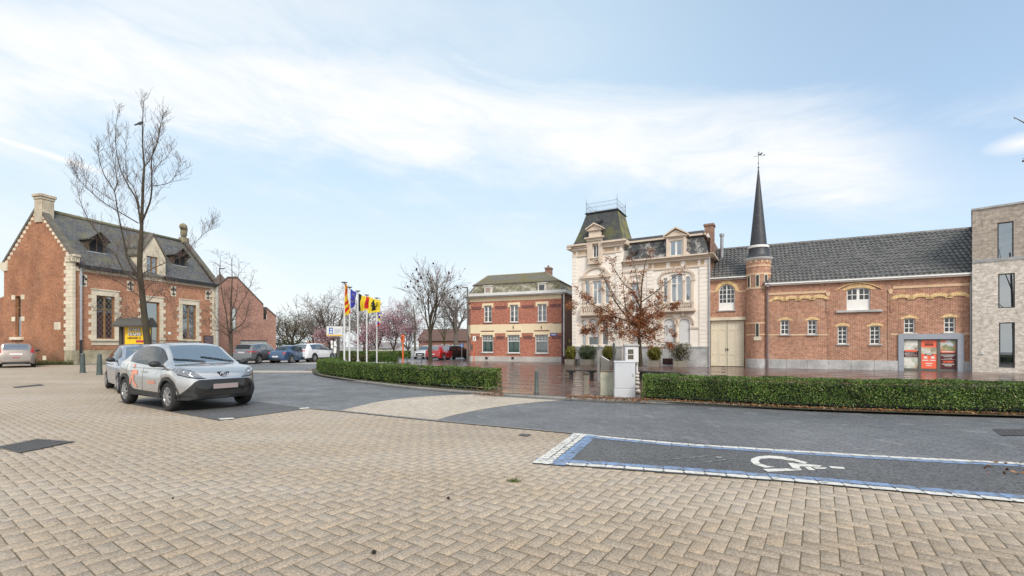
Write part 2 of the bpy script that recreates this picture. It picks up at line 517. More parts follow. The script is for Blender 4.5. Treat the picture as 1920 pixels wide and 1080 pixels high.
def cornice(mb, u0, u1, z0, z1, proj, y=0., L=True, Rr=True, steps=((.35, .4), (.55, .3), (1., .3)), mi=0):
    z = z0
    for (p, hf) in steps:
        zz = z + (z1-z0)*hf
        q = proj*p
        mb.box(u0 - (q if L else 0), u1 + (q if Rr else 0), y - q, y + .05, z, zz, mi)
        z = zz
def balustrade(mb, u0, u1, z0, z1, y0, y1, n, mi=0):
    h = z1 - z0
    mb.box(u0, u1, y0-.03, y1+.03, z1-h*.16, z1, mi)
    mb.box(u0, u1, y0-.02, y1+.02, z0, z0+h*.12, mi)
    mb.box(u0, u0+.14, y0-.01, y1+.01, z0+h*.12, z1-h*.16, mi); mb.box(u1-.14, u1, y0-.01, y1+.01, z0+h*.12, z1-h*.16, mi)
    for k in range(n):
        u = u0 + .2 + (u1-u0-.4)*(k+.5)/n
        r = (y1-y0)*.36
        a, b = z0+h*.12, z1-h*.16; H = b-a
        mb.lathe([(r*.8, a), (r*.5, a+H*.12), (r, a+H*.38), (r*.45, a+H*.8), (r*.8, b)], 6, (u, (y0+y1)/2, 0), mi=mi)
# ------------------------------------------------------------------ GROUND
def sheet(name, pts, z, mat, kind='structure', th=0):
    mb = MB(); mb.poly([(p[0], p[1], z) for p in pts])
    return tag(mb.build(name, mat), kind=kind)

# ground far and wide
def groundmat(name, c1, c2, r0=.45, r1=.8, scale=.15, grain=60, gamt=.25, stain=None, bumps=.2, setts=False):
    m, nt, b = newmat(name)
    vec = objco(nt)
    f = noise(nt, vec, scale, 7, .62)
    col = mixc(nt, maprange(nt, f, .35, .65, 0, 1), c1, c2)
    g = noise(nt, vec, grain, 2, .6)
    hsv = nd(nt, 'ShaderNodeHueSaturation'); nt.links.new(col, hsv.inputs['Color'])
    nt.links.new(maprange(nt, g, .3, .7, 1-gamt, 1+gamt), hsv.inputs['Value'])
    out = hsv.outputs[0]
    if setts:                                       # small block paving
        mp = nd(nt, 'ShaderNodeMapping'); mp.inputs['Rotation'].default_value = (0, 0, R(58)); nt.links.new(vec, mp.inputs[0])
        t = nd(nt, 'ShaderNodeTexBrick'); t.inputs['Scale'].default_value = 1; t.inputs['Brick Width'].default_value = .22; t.inputs['Row Height'].default_value = .11; t.inputs['Mortar Size'].default_value = .007
        t.inputs['Color1'].default_value = (1.12,1.12,1.12,1); t.inputs['Color2'].default_value = (.9,.9,.9,1); t.inputs['Mortar'].default_value = (.6,.6,.6,1)
        nt.links.new(mp.outputs[0], t.inputs['Vector']); out = mixc(nt, 1.0, out, t.outputs['Color'], 'MULTIPLY')
    if stain:
        s = maprange(nt, noise(nt, vec, scale*4, 8, .7), .55, .72, 0, .75)
        out = mixc(nt, s, out, stain)
    nt.links.new(out, b.inputs['Base Color'])
    nt.links.new(maprange(nt, noise(nt, vec, scale*2.3, 6, .65), .35, .65, r0, r1), b.inputs['Roughness'])
    if bumps: bumpn(nt, b, g, bumps, .008)
    return m
sheet('ground', [(-400,-60),(400,-60),(400,500),(-400,500)], -.03, groundmat('far_ground', (.27,.25,.22), (.21,.20,.18), scale=.2, stain=(.16,.15,.13)))

beige_lo = M('paver_joint', (.125, .097, .058), .95, .5, 6, var2=.3)
def paver_mat():
    m, nt, b = newmat('beige_paver')
    g = nt.nodes.new('ShaderNodeNewGeometry')
    vec = objco(nt)
    col = ramp(nt, g.outputs['Random Per Island'], [(0, (.325,.255,.184)), (.3, (.350,.278,.204)), (.5, (.338,.275,.207)), (.75, (.370,.287,.200)), (.88, (.34,.28,.216)), (1, (.385,.303,.217))])
    # granite speckle
    sp = noise(nt, vec, 62, 4, .85)
    v = maprange(nt, sp, .36, .64, .45, 1.55)
    sp2 = maprange(nt, noise(nt, vec, 22, 3, .7), .3, .7, .88, 1.12)
    hsv = nd(nt, 'ShaderNodeHueSaturation'); nt.links.new(col, hsv.inputs['Color'])
    nt.links.new(math_(nt, 'MULTIPLY', v, sp2), hsv.inputs['Value'])
    # whitish sheen of the wet sky painted in pale bands, with pale and damp stains
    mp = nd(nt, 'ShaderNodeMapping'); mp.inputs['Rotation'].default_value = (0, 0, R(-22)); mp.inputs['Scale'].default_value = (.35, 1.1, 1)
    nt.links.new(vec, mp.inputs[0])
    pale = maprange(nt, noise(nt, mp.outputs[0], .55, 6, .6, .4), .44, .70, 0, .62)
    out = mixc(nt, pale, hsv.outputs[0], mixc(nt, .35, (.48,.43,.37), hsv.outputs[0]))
    damp = maprange(nt, noise(nt, mp.outputs[0], .42, 7, .66, .8), .55, .74, 0, .5)
    out = mixc(nt, damp, out, (.20,.155,.11))
    sy_ = nd(nt, 'ShaderNodeSeparateXYZ'); nt.links.new(vec, sy_.inputs[0])     # browner and darker towards the near edge
    edge = math_(nt, 'ADD', sy_.outputs[1], math_(nt, 'MULTIPLY', noise(nt, vec, .8, 5, .6), 2.4))
    out = mixc(nt, maprange(nt, edge, 4.2, 5.2, .42, 0), out, mixc(nt, .5, (.17,.115,.065), hsv.outputs[0]))
    nt.links.new(out, b.inputs['Base Color'])
    nt.links.new(maprange(nt, noise(nt, mp.outputs[0], .6, 6, .6), .35, .65, .38, .8), b.inputs['Roughness'])
    b.inputs['Specular IOR Level'].default_value = .45
    bumpn(nt, b, sp, .35, .004)
    return m
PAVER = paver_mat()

sx, sy = (.837, -.547), (.547, .837)               # along and across the row of parking places
corner = P(410, 789); near = P(580, 766)
def off(p, a, b=0): return (p[0] + sx[0]*a + sy[0]*b, p[1] + sx[1]*a + sy[1]*b)
strip_far_l, strip_far_r = off(corner, -5.4), off(near, -5.4)
kerb_px = [(2300, 799), (1920, 781), (1500, 768.5), (1240, 757), (1073, 750.5), (950, 743.5), (879, 737.5), (772, 728.5), (700, 720), (666, 716), (625, 709), (600, 704.5), (592, 699.5), (591, 694)]
kerb_line = [P(*p)[:2] for p in kerb_px]
kerb_line += [(-11.9, 26.3), (-12.3, 28.5), (-12.2, 31.2), (-11.7, 33.4), (-10.9, 35.2), (-9.6, 36.6)]
def smooth_line(pts, n=5):
    out = []
    for i in range(len(pts)-1):
        p0, p1, p2, p3 = pts[max(i-1,0)], pts[i], pts[i+1], pts[min(i+2, len(pts)-1)]
        for k in range(n):
            t = k/n
            out.append(tuple(.5*((2*p1[j]) + (-p0[j]+p2[j])*t + (2*p0[j]-5*p1[j]+4*p2[j]-p3[j])*t*t + (-p0[j]+3*p1[j]-3*p2[j]+p3[j])*t**3) for j in range(len(p1))))
    out.append(tuple(pts[-1]))
    return out
kerb_s = smooth_line(kerb_line, 4)
def resample(pts, step):
    out = [pts[0]]; acc = 0
    for a, b in zip(pts, pts[1:]):
        L = math.dist(a, b); t = step - acc
        while t <= L:
            out.append(tuple(a[j] + (b[j]-a[j])*t/L for j in range(len(a)))); t += step
        acc = (acc + L) % step
    return out
def offset_line(pts, d):
    out = []
    for i, p in enumerate(pts):
        a, b = pts[max(i-1, 0)], pts[min(i+1, len(pts)-1)]
        tx, ty = b[0]-a[0], b[1]-a[1]; l = math.hypot(tx, ty) or 1
        out.append((p[0] - ty/l*d, p[1] + tx/l*d))
    return out
# kerb runs right to left, so the square lies on its right-hand side: negative offset
bay_l0, bay_l1 = P(1077, 813), P(998, 869)
bay_b1, bay_b2 = P(1500, 906), P(1920, 944)
road_poly = [strip_far_r, near[:2], P(638, 771)[:2], P(815, 789)[:2], bay_l0[:2], bay_l1[:2], bay_b1[:2], bay_b2[:2], (10, 2.5), (22, -1.5), (22, 3.2)] + kerb_s + [(-10.2, 40), (-10, 47), (-24, 47), (-22.5, 36.5), (-21, 33.5), (-19.5, 29.5), (-17, 23.5)]
road_m = groundmat('dark_paving', (.150,.151,.155), (.100,.1015,.105), .44, .74, .5, 30, .5, stain=(.27,.267,.265), setts=True)
sheet('road', road_poly, .004, road_m)
strip_m = groundmat('bay_paving', (.102,.101,.101), (.073,.0725,.073), .55, .8, .6, 42, .7, stain=(.12,.117,.11), bumps=.4)
sheet('parking_bay', [strip_far_l, corner[:2], near[:2], strip_far_r], .008, strip_m)
bay_poly = [bay_l0[:2], P(1420, 841.5)[:2], P(1660, 855)[:2], P(1920, 869.5)[:2], (10.2, 4.55), (10, 2.5), bay_b2[:2], bay_b1[:2], bay_l1[:2]]
sheet('disabled_bay', bay_poly, .009, strip_m)
wedge = [P(638, 770.5)[:2]] + [P(*p)[:2] for p in ((668,763),(702,755),(735,750),(772,746),(805,743.5),(843,741.3),(889,739.8),(925,742.6),(980,746.5),(1063,750.3),(1012,754.2),(967,758.6),(920,765.5),(879,773),(845,780.5),(816,789))]
wedge_m = groundmat('pale_paving', (.47,.40,.315), (.40,.338,.26), .55, .8, .6, 40, .3, stain=(.50,.45,.38), setts=True)
sheet('pale_wedge', wedge, .009, wedge_m)
sheet('pale_band', [P(455, 695.2)[:2], P(591, 695.8)[:2], P(591, 699)[:2], P(440, 698.5)[:2]], .009, wedge_m)
# pale ground under the far parked cars
pale_far = groundmat('pale_far_paving', (.34,.315,.28), (.28,.26,.235), .4, .75, .3, 30, .2)
sheet('car_park', [(-24, 36.2), (-11.6, 35.2), (-9.0, 43.5), (-24, 44)], .008, pale_far)
sheet('side_road', [(-9.5, 38), (-2, 42.5), (-3, 60), (-14, 60), (-12, 46)], .006, groundmat('side_asphalt', (.22,.22,.23), (.18,.18,.19), .35, .6, .3, 30, .2))
# gutter between the beige paving and the dark road
gut = MB()
gl = [strip_far_r, near[:2], P(638, 771)[:2], P(815, 789)[:2], bay_l0[:2]]
for a, b in zip(gl, gl[1:]):
    dx, dy = b[0]-a[0], b[1]-a[1]; l = math.hypot(dx, dy); nx, ny = -dy/l*.05, dx/l*.05
    gut.quad((a[0]-nx, a[1]-ny, .012), (b[0]-nx, b[1]-ny, .012), (b[0]+nx, b[1]+ny, .012), (a[0]+nx, a[1]+ny, .012))
tag(gut.build('gutter_strip', M('gutter_stone', (.17,.165,.155), .6, .3, 3)), kind='structure')

# herringbone pavers 22 x 11 cm, each a slightly bevelled block
def inpoly(x, y, poly):
    c = np.zeros(x.shape, bool); n = len(poly)
    for i in range(n):
        x0, y0 = poly[i][:2]; x1, y1 = poly[(i+1) % n][:2]
        if y0 == y1: continue
        k = ((y0 > y) != (y1 > y)) & (x < (x1-x0)*(y-y0)/(y1-y0) + x0)
        c ^= k
    return c
def herring(region, ang, w, keepout):
    N = 420
    a, b = np.meshgrid(np.arange(-N, N), np.arange(-N, N))
    ox, oy = (a - 2*b).ravel().astype(float), (a + 2*b).ravel().astype(float)
    ca, sa = math.cos(ang), math.sin(ang)
    quads = []
    for (rx, ry, rw, rh) in ((0, 0, 2, 1), (0, 1, 1, 2)):
        x, y = ox + rx, oy + ry
        cx, cy = (x + rw/2)*w, (y + rh/2)*w
        wx, wy = cx*ca - cy*sa, cx*sa + cy*ca
        k = inpoly(wx, wy, region)
        for kp in keepout: k &= ~inpoly(wx, wy, kp)
        cx, cy = cx[k], cy[k]; n = len(cx)
        g = .0025 + nprng.random(n)*.0014
        jit = (nprng.random((n, 2)) - .5)*.003; rot = (nprng.random(n) - .5)*.012
        hw, hh = rw*w/2 - g, rh*w/2 - g
        tilt = (nprng.random((n, 2)) - .5)*.007; lift = (nprng.random(n) - .5)*.0022
        bv = .0035
        rings = []
        for (ins, z) in ((0, -.012), (0, -.0035), (bv, 0.)):
            pts = []
            for (sx_, sy_) in ((-1,-1),(1,-1),(1,1),(-1,1)):
                lx, ly = sx_*(hw - ins), sy_*(hh - ins)
                px, py = cx + jit[:,0] + lx - ly*rot, cy + jit[:,1] + ly + lx*rot
                zz = z + lift + lx*tilt[:,0] + ly*tilt[:,1] - .002
                pts.append(np.stack([px*ca - py*sa, px*sa + py*ca, zz], 1))
            rings.append(pts)
        q = [[rings[2][i] for i in range(4)]]
        for i in range(4):
            j = (i+1) % 4
            q.append([rings[1][i], rings[1][j], rings[2][j], rings[2][i]])
            q.append([rings[0][i], rings[0][j], rings[1][j], rings[1][i]])
        # vertices are shared so that every paver is one island
        allv = np.stack(rings[0] + rings[1] + rings[2], 1)           # n,12,3
        quads.append(allv)
    V = np.concatenate(quads, 0); n = len(V)
    base = [(8,9,10,11)] + [f for i in range(4) for f in ((4+i, 4+(i+1) % 4, 8+(i+1) % 4, 8+i), (i, (i+1) % 4, 4+(i+1) % 4, 4+i))]
    F_ = (np.array(base)[None] + (np.arange(n)*12)[:, None, None]).reshape(-1, 4)
    me = bpy.data.meshes.new('beige_paving')
    me.vertices.add(n*12); me.vertices.foreach_set('co', V.reshape(-1).astype(np.float32))
    me.loops.add(F_.size); me.loops.foreach_set('vertex_index', F_.ravel().astype(np.int32))
    me.polygons.add(len(F_)); me.polygons.foreach_set('loop_start', np.arange(0, F_.size, 4, dtype=np.int32)); me.polygons.foreach_set('loop_total', np.full(len(F_), 4, np.int32))
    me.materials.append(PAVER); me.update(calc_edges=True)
    return tag(link('beige_paving', me), kind='structure')
beige_region = [(-7, .8), (7.5, .8), (9.8, 2.6), (9.8, 4), (0, 13), (-5, 20), (-15, 34), (-33, 34), (-44, 33), (-40, 24)]
def shrink(poly, d):        # keep a margin of pavers under the edge of the darker sheets
    c = (sum(p[0] for p in poly)/len(poly), sum(p[1] for p in poly)/len(poly))
    return poly
inner_strip = [off(strip_far_l, .3, .3), off(corner, -.3, .3), off(near, -.3, -.3), off(strip_far_r, .3, -.3)]
ro = offset_line([strip_far_r, near[:2], P(638, 771)[:2], P(815, 789)[:2], bay_l0[:2], bay_l1[:2], bay_b1[:2], bay_b2[:2], (10, 2.5)], .3)
inner_road = ro + [(20, 2), (20, 12)] + [(p[0], p[1]+.6) for p in kerb_s] + [(-17, 34), (-19.3, 29.6), (-16.7, 23.6)]
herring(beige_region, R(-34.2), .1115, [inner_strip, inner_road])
sheet('paving_bed', beige_region, -.0048, beige_lo)

# painted marks of the disabled bay, laid course by course so the strokes break at the joints
def worn(name, col, under, lo, hi):
    m, nt, b = newmat(name); vec = objco(nt)
    f = maprange(nt, noise(nt, vec, 9, 8, .75), lo, hi, 1, 0); g = maprange(nt, noise(nt, vec, 60, 3, .8), .3, .7, .8, 1.15)
    hsv = nd(nt, 'ShaderNodeHueSaturation'); hsv.inputs['Color'].default_value = (*col, 1); nt.links.new(g, hsv.inputs['Value'])
    nt.links.new(mixc(nt, f, hsv.outputs[0], under), b.inputs['Base Color']); b.inputs['Roughness'].default_value = .7
    return m
white_paint = worn('worn_white_paint', (.62,.60,.55), (.22,.21,.20), .36, .50)
blue_paint = worn('worn_blue_paint', (.19,.285,.46), (.12,.125,.14), .38, .56)
faint_paint = worn('faint_paint', (.34,.335,.33), (.12,.12,.12), .45, .62)
def band(mb, line, d0, d1, z, step, gap, mi, jit=.009):
    pts = resample(line, step)
    a, b = offset_line(pts, d0), offset_line(pts, d1)
    for i in range(len(pts)-1):
        t0, t1 = gap/2/step, 1 - gap/2/step
        j = [rng.uniform(-jit, jit) for _ in range(4)]
        def lp(q, t, e): return (q[i][0] + (q[i+1][0]-q[i][0])*t + e, q[i][1] + (q[i+1][1]-q[i][1])*t + e, z)
        A, B, Cc, D = lp(a, t0, j[0]), lp(a, t1, j[1]), lp(b, t1, j[2]), lp(b, t0, j[3])
        # rounded stroke ends
        m0 = [(D[k]*.5 + A[k]*.5) for k in range(3)]; m1 = [(B[k]*.5 + Cc[k]*.5) for k in range(3)]
        e = .018 if gap > .01 else 0
        ux, uy = (b[i+1][0]-b[i][0]), (b[i+1][1]-b[i][1]); l = math.hypot(ux, uy) or 1; ux, uy = ux/l*e, uy/l*e
        mb.poly([A, B, (m1[0]+ux, m1[1]+uy, z), Cc, D, (m0[0]-ux, m0[1]-uy, z)], mi)
bmk = MB()
top_l = smooth_line([bay_l0[:2], P(1240, 829)[:2], P(1420, 841.5)[:2], P(1660, 856)[:2], P(1920, 869.5)[:2], (9.8, 4.6)], 6)
bot_l = smooth_line([bay_l1[:2], P(1240, 885.5)[:2], bay_b1[:2], P(1700, 924)[:2], bay_b2[:2], (9.8, 2.57)], 6)
left_l = [bay_l1[:2], bay_l0[:2]]
band(bmk, top_l, -.11, -.005, .013, .22, .02, 0); band(bmk, top_l, -.24, -.125, .013, .22, .006, 1)
band(bmk, bot_l, .005, .11, .013, .22, .034, 0); band(bmk, bot_l, .125, .25, .013, .22, .008, 1)
band(bmk, left_l, -.12, -.005, .0135, .115, .016, 0); band(bmk, left_l, -.22, -.135, .0135, .115, .03, 0); band(bmk, left_l, -.40, -.235, .0135, .115, .008, 1)
tag(bmk.build('bay_marking', [white_paint, blue_paint]), kind='structure')
# wheelchair symbol (painted along the bay)
sym = MB(); fnt = MB()
SC = [P(1410+0, 861)[:2]]
def S(px, py): q = P(px, py); return (q[0], q[1], .014)
ring_o = [S(*p) for p in ((1514,869),(1489,862.3),(1464.7,857.4),(1440,855.9),(1420.6,857.8),(1408.4,862.3),(1407.4,867.1),(1415.7,874),(1433,879.4))]
ring_i = [S(*p) for p in ((1509,871.5),(1486.7,866.4),(1464.7,862.9),(1442.7,861),(1428,862.5),(1422,865.7),(1425.5,870.8),(1438,875.6),(1452.5,877.6))]
for i in range(len(ring_o)-1):
    sym.quad(ring_o[i], ring_o[i+1], ring_i[i+1], ring_i[i])
for quad in (((1430,881.4),(1474.5,880.4),(1504,883.8),(1440,886.9)), ((1477,869.6),(1504,871.2),(1499,878),(1486.7,880.2)), ((1486.7,880.2),(1499,878),(1504,883.6),(1500,883.2)), ((1504,871.2),(1541,874.6),(1538,877.6),(1500,876.4)),
             ((1508.8,877.6),(1519,877.6),(1530,883.8),(1517,883.6)), ((1524,878.2),(1552,878.6),(1546,881.4),(1530,881)), ((1553,876),(1582,878),(1584.5,881.6),(1560,880.2))):
    sym.quad(*[S(*p) for p in quad])
for quad in (((1230,865),(1348,854),(1349,854.8),(1232,866)), ((1322,868),(1375,861),(1376,862),(1323,869)), ((1340,858),(1352,857),(1356,861),(1350,861.5))):
    fnt.quad(*[S(*p) for p in quad])
tag(fnt.build('faded_mark', faint_paint), kind='structure')
tag(sym.build('wheelchair_symbol', white_paint), kind='structure')
# small white ticks at the ends of the other bay
tk = MB()
tk.quad(*[(*P(*p)[:2], .013) for p in ((409,785.5),(436,784.2),(441,786.4),(413,788))]); tk.quad(*[(*P(*p)[:2], .013) for p in ((560,766),(577,764.6),(581,766.6),(563,768))])
tag(tk.build('bay_tick', white_paint), kind='structure')

# kerb: one-metre stones
kb = MB()
ks = resample(smooth_line(kerb_line, 8), 1.0)
ko = offset_line(ks, -.16)
for i in range(len(ks)-1):
    g = .006
    a = [ks[i][0] + (ks[i+1][0]-ks[i][0])*g, ks[i][1] + (ks[i+1][1]-ks[i][1])*g]; b = [ks[i+1][0] - (ks[i+1][0]-ks[i][0])*g, ks[i+1][1] - (ks[i+1][1]-ks[i][1])*g]
    c, d = ko[i+1], ko[i]
    h = .062 + rng.uniform(-.002, .002)
    kb.add([(a[0],a[1],-.02),(b[0],b[1],-.02),(a[0],a[1],h-.02),(b[0],b[1],h-.02),(a[0]*.85+d[0]*.15,a[1]*.85+d[1]*.15,h),(b[0]*.85+c[0]*.15,b[1]*.85+c[1]*.15,h),(d[0],d[1],h),(c[0],c[1],h),(d[0],d[1],-.02),(c[0],c[1],-.02)],
           [(0,1,3,2),(2,3,5,4),(4,5,7,6),(6,7,9,8),(0,2,4,6,8),(1,9,7,5,3)])
tag(kb.build('kerb', M('kerb_concrete', (.21,.20,.18), .75, .3, 1.5, var2=.25, bump=.2)), kind='structure')
gr = MB()
g0, g1 = offset_line(kerb_s, .03), offset_line(kerb_s, .17)
for i in range(len(kerb_s)-1):
    gr.quad((*g0[i], .011), (*g0[i+1], .011), (*g1[i+1], .011), (*g1[i], .011))
tag(gr.build('road_gutter', M('gutter_dark', (.085,.085,.085), .6, .35, 1.2, var2=.2)), kind='structure')

# the wet square
def plaza_mat():
    m, nt, b = newmat('wet_square')
    vec = objco(nt)
    mp = nd(nt, 'ShaderNodeMapping'); mp.inputs['Rotation'].default_value = (0, 0, R(25)); nt.links.new(vec, mp.inputs[0])
    t = nd(nt, 'ShaderNodeTexBrick'); t.inputs['Scale'].default_value = 1; t.inputs['Brick Width'].default_value = .24; t.inputs['Row Height'].default_value = .12
    t.inputs['Mortar Size'].default_value = .006; nt.links.new(mp.outputs[0], t.inputs['Vector'])
    t.inputs['Color1'].default_value = (.145,.075,.058,1); t.inputs['Color2'].default_value = (.095,.048,.037,1); t.inputs['Mortar'].default_value = (.06,.045,.04,1)
    big = nd(nt, 'ShaderNodeTexBrick'); big.inputs['Scale'].default_value = 1; big.inputs['Brick Width'].default_value = 40; big.inputs['Row Height'].default_value = 1.5; big.inputs['Mortar Size'].default_value = .11; big.inputs['Mortar Smooth'].default_value = .1
    nt.links.new(mp.outputs[0], big.inputs['Vector'])
    f = maprange(nt, noise(nt, vec, .5, 6, .6), .3, .7, .75, 1.3)
    hsv = nd(nt, 'ShaderNodeHueSaturation'); nt.links.new(t.outputs['Color'], hsv.inputs['Color']); nt.links.new(f, hsv.inputs['Value'])
    col = mixc(nt, math_(nt, 'MULTIPLY', big.outputs['Fac'], .8), hsv.outputs[0], (.05,.035,.03))
    nt.links.new(col, b.inputs['Base Color'])
    w = noise(nt, mp.outputs[0], .8, 7, .68)
    rgh = maprange(nt, w, .36, .66, .07, .30)
    rgh = math_(nt, 'ADD', rgh, math_(nt, 'MULTIPLY', t.outputs['Fac'], .15))
    nt.links.new(rgh, b.inputs['Roughness'])
    rgh = math_(nt, 'ADD', rgh, math_(nt, 'MULTIPLY', big.outputs['Fac'], .35)); nt.links.new(rgh, b.inputs['Roughness'])
    b.inputs['Specular IOR Level'].default_value = .42; b.inputs['Coat Weight'].default_value = .12
    nt.links.new(maprange(nt, w, .4, .66, .08, .3), b.inputs['Coat Roughness'])
    h = math_(nt, 'ADD', math_(nt, 'MULTIPLY', t.outputs['Fac'], -.6), math_(nt, 'MULTIPLY', noise(nt, vec, 2.0, 4), 1.4))
    bumpn(nt, b, h, .11, .012)
    return m
inner_k = offset_line(kerb_s, -.15)
plaza = inner_k[:44] + [(-10.3, 27), (-9.2, 36.4), (-8.2, 39.6), (-5.2, 43.6), (6, 52), (60, 30), (60, 4)]
sheet('square', plaza, PZ, plaza_mat())
# ------------------------------------------------------------------ BUILDINGS
def facpx(pl, pr, z=PZ):
    a, b = P(*pl, z), P(*pr, z)
    return Fac((a[0], a[1]), math.atan2(b[1]-a[1], b[0]-a[0]), z), math.dist(a[:2], b[:2])

# ============ long brick barn with gate wing and round turret
bar, Lb = facpx((1326, 687.6), (1825, 697))
BR = brick('barn_brick', (.40,.165,.098), (.29,.106,.063), (.46,.36,.27), .21, .068, .012, .2, (.56,.48,.40))
barn = bar.empty('brick_barn', 'long red brick barn with gate wing, round turret and black tiled roof', 'barn')
band_c = M('pale_band_brick', (.60,.42,.27), .85, .15, 5, var2=.12)
WY = .65                                           # the gate wing stands back behind the barn front
uT = bar.u(1436)                                   # where the barn front meets the turret
uW1 = bar.u(1400, WY)
zE = bar.z(1640, 522)                              # eaves of the long part
zEw = bar.z(1362, 522, WY)
H = {}
for k, r in dict(w1=(1463.3,600,1480,627.2), w2=(1514.3,599.5,1531.9,627), w3=(1570.7,611,1589.3,645), w4=(1631,610.6,1650.8,645.4), w5=(1694.7,596.5,1716,624.6), w6=(1770,594.5,1792,623.6), door=(1587.4,539.5,1631.9,581.5)).items():
    a, b, c, d = bar.rect(*r); H[k] = (a, b, c, d, .045 if k != 'door' else .12)
shop = bar.rect(1694, 636, 1794.5, 696.7)
shop = (shop[0], shop[1], 0.0, shop[3], 0)
mb = MB()
wall(mb, uT, Lb, 0, zE, list(H.values()) + [shop], 0, .16)
mb.quad((uT,0,0), (uT,WY,0), (uT,WY,zE), (uT,0,zE)); mb.quad((Lb,0,0), (Lb,8,0), (Lb,8,zE), (Lb,0,zE))
# gate wing
gate = bar.rect(1331.5, 601, 1396, 688, WY); gate = (gate[0], gate[1], 0.0, gate[3], 0)
aw = bar.rect(1347.8, 533, 1377.8, 581.5, WY); aw = (*aw, (aw[1]-aw[0])/2*.95)
wall(mb, bar.u(1326, WY)-.2, uT, 0, zEw, [gate, aw], WY, .2)
mb.quad((0,WY,0), (0,8,0), (0,8,zEw), (0,WY,zEw))
mb.build('wall', BR, barn)
# stone plinth
zp = bar.z(1640, 676)
pm = MB(); n = 9
s0, s1 = bar.u(1683.6), bar.u(1806.8)
def plinth_run(a, b, step, y=-.045, top=zp):
    k = max(1, round((b-a)/step))
    for i in range(k):
        pm.bbox(a+(b-a)*i/k+.004, a+(b-a)*(i+1)/k-.004, y, .0, -.1, top, .008)
plinth_run(uT+.02, s0, 1.15); plinth_run(s1, Lb, .6)
pieces(pm, 'plinth', stone_g, barn)
# bands, scalloped yellow arches and corbels
tb = MB()
def px_band(x0, y0, x1, y1, th, proj=.02, yo=0):
    a, za = bar.uz(x0, y0, yo); b, zb = bar.uz(x1, y1, yo); z = (za+zb)/2
    tb.box(a, b, yo-proj, yo+.01, z-th/2, z+th/2)
px_band(1438, 552, 1549, 547, .13, .035); px_band(1437, 627.8, 1461, 627.8, .09); px_band(1481, 627.8, 1513, 627.8, .09); px_band(1533, 627.8, 1553, 627.6, .09)
px_band(1674, 538.4, 1823, 534, .13, .035); px_band(1670, 627, 1683.6, 627, .1); px_band(1807, 625.5, 1823, 625, .1)
px_band(1327, 547, 1342.5, 547, .11, .02, WY); px_band(1382.5, 546.5, 1399, 546, .11, .02, WY)
for (x, y) in ((1552, 552), (1669, 547)):
    u, z = bar.uz(x, y)
    tb.prism([(u-.1, z+.14), (u+.12, z+.14), (u+.1, z-.05), (u, z-.16), (u-.08, z-.02)], -.06, .01)
pieces(tb, 'string_course', band_c, barn)
sc_m = MB()
for (x0, y0, x1, y1) in ((1445.7, 563, 1549.5, 558.5), (1674, 559, 1815.6, 554.5)):
    ua, ub = bar.u(x0), bar.u(x1); z = (bar.z(x0, y0) + bar.z(x1, y1))/2
    w = (ub-ua)/4
    for k in range(4):
        arch_ring(sc_m, ua+k*w+.03, ua+(k+1)*w-.03, z-.10, z+.02, .2, -.05, .005, n=12)
pieces(sc_m, 'arch_frieze', yellow_b, barn)
pil = MB()
for (x0, x1, yt, yb) in ((1441, 1445.5, 566, 587), (1549.5, 1552.5, 560, 585), (1668.5, 1674, 560, 582), (1815.6, 1819.5, 555, 578)):
    a, b, c, d = bar.rect(x0, yt, x1, yb)
    pil.box(a, b, -.05, .005, c, d); pil.prism([(a, c), (b, c), (b-.02, c-.1), (a+.02, c-.1)], -.05, .005)
a, b, c, d = bar.rect(1553, 545, 1556.5, 690); pil.box(a, b, -.03, .005, zp, d)
a, b, c, d = bar.rect(1665, 545, 1668, 690); pil.box(a, b, -.03, .005, zp, d)
pieces(pil, 'pilaster', BR, barn)
lm = MB()
for k in ('w1','w2','w3','w4','w5','w6'):
    h = H[k]; arch_ring(lm, h[0]-.03, h[1]+.03, h[3]-.045, h[3]+.01, .16, -.015, .01, n=8)
h = H['door']; arch_ring(lm, h[0]-.05, h[1]+.05, h[3]-.12, h[3]+.01, .2, -.02, .01, n=12)
ha, hb = bar.u(1568), bar.u(1651); za, zm = bar.z(1568, 544.4), bar.z(1609, 531)
arch_ring(lm, ha, hb, za-.02, zm-.02, .07, -.06, .01, n=20)
arch_ring(lm, aw[0]-.03, aw[1]+.03, aw[3]-aw[4], aw[3]+.02, .22, WY-.02, WY+.01, n=16)
pieces(lm, 'arch_trim', yellow_b, barn)
for k in ('w1','w2'): window(barn, H[k], .09, white_p, (2,3), .06, .035, glass_d); sill(barn, H[k], stone_g)
for k in ('w3','w4'): window(barn, H[k], .09, white_p, (2,4), .055, .035, glass_d); sill(barn, H[k], stone_g)
for k in ('w5','w6'): window(barn, H[k], .09, white_p, (2,3), .06, .035, glass_d); sill(barn, H[k], stone_g)
window(barn, H['door'], .08, white_p, (4,2), .06, .035, glass_d, mull=.13, solid=(H['door'][3]-H['door'][2])*.44)
a, b = bar.u(1567.4), bar.u(1654)
MB().box(a, b, -.12, .1, H['door'][2]-.12, H['door'][2]-.002).build('sill', stone_g, barn)
window(barn, aw, WY+.1, white_p, (4,4), .055, .03, glass_d, mull=.06, solid=(aw[3]-aw[2])*.26)
sill(barn, aw, stone_g, WY)
# lintel over the gate
a, b, c, d = bar.rect(1327, 596.5, 1399, 600.5, WY)
MB().bbox(a, b, WY-.06, WY+.05, c, d+.06, .01).build('lintel', stone_w, barn)
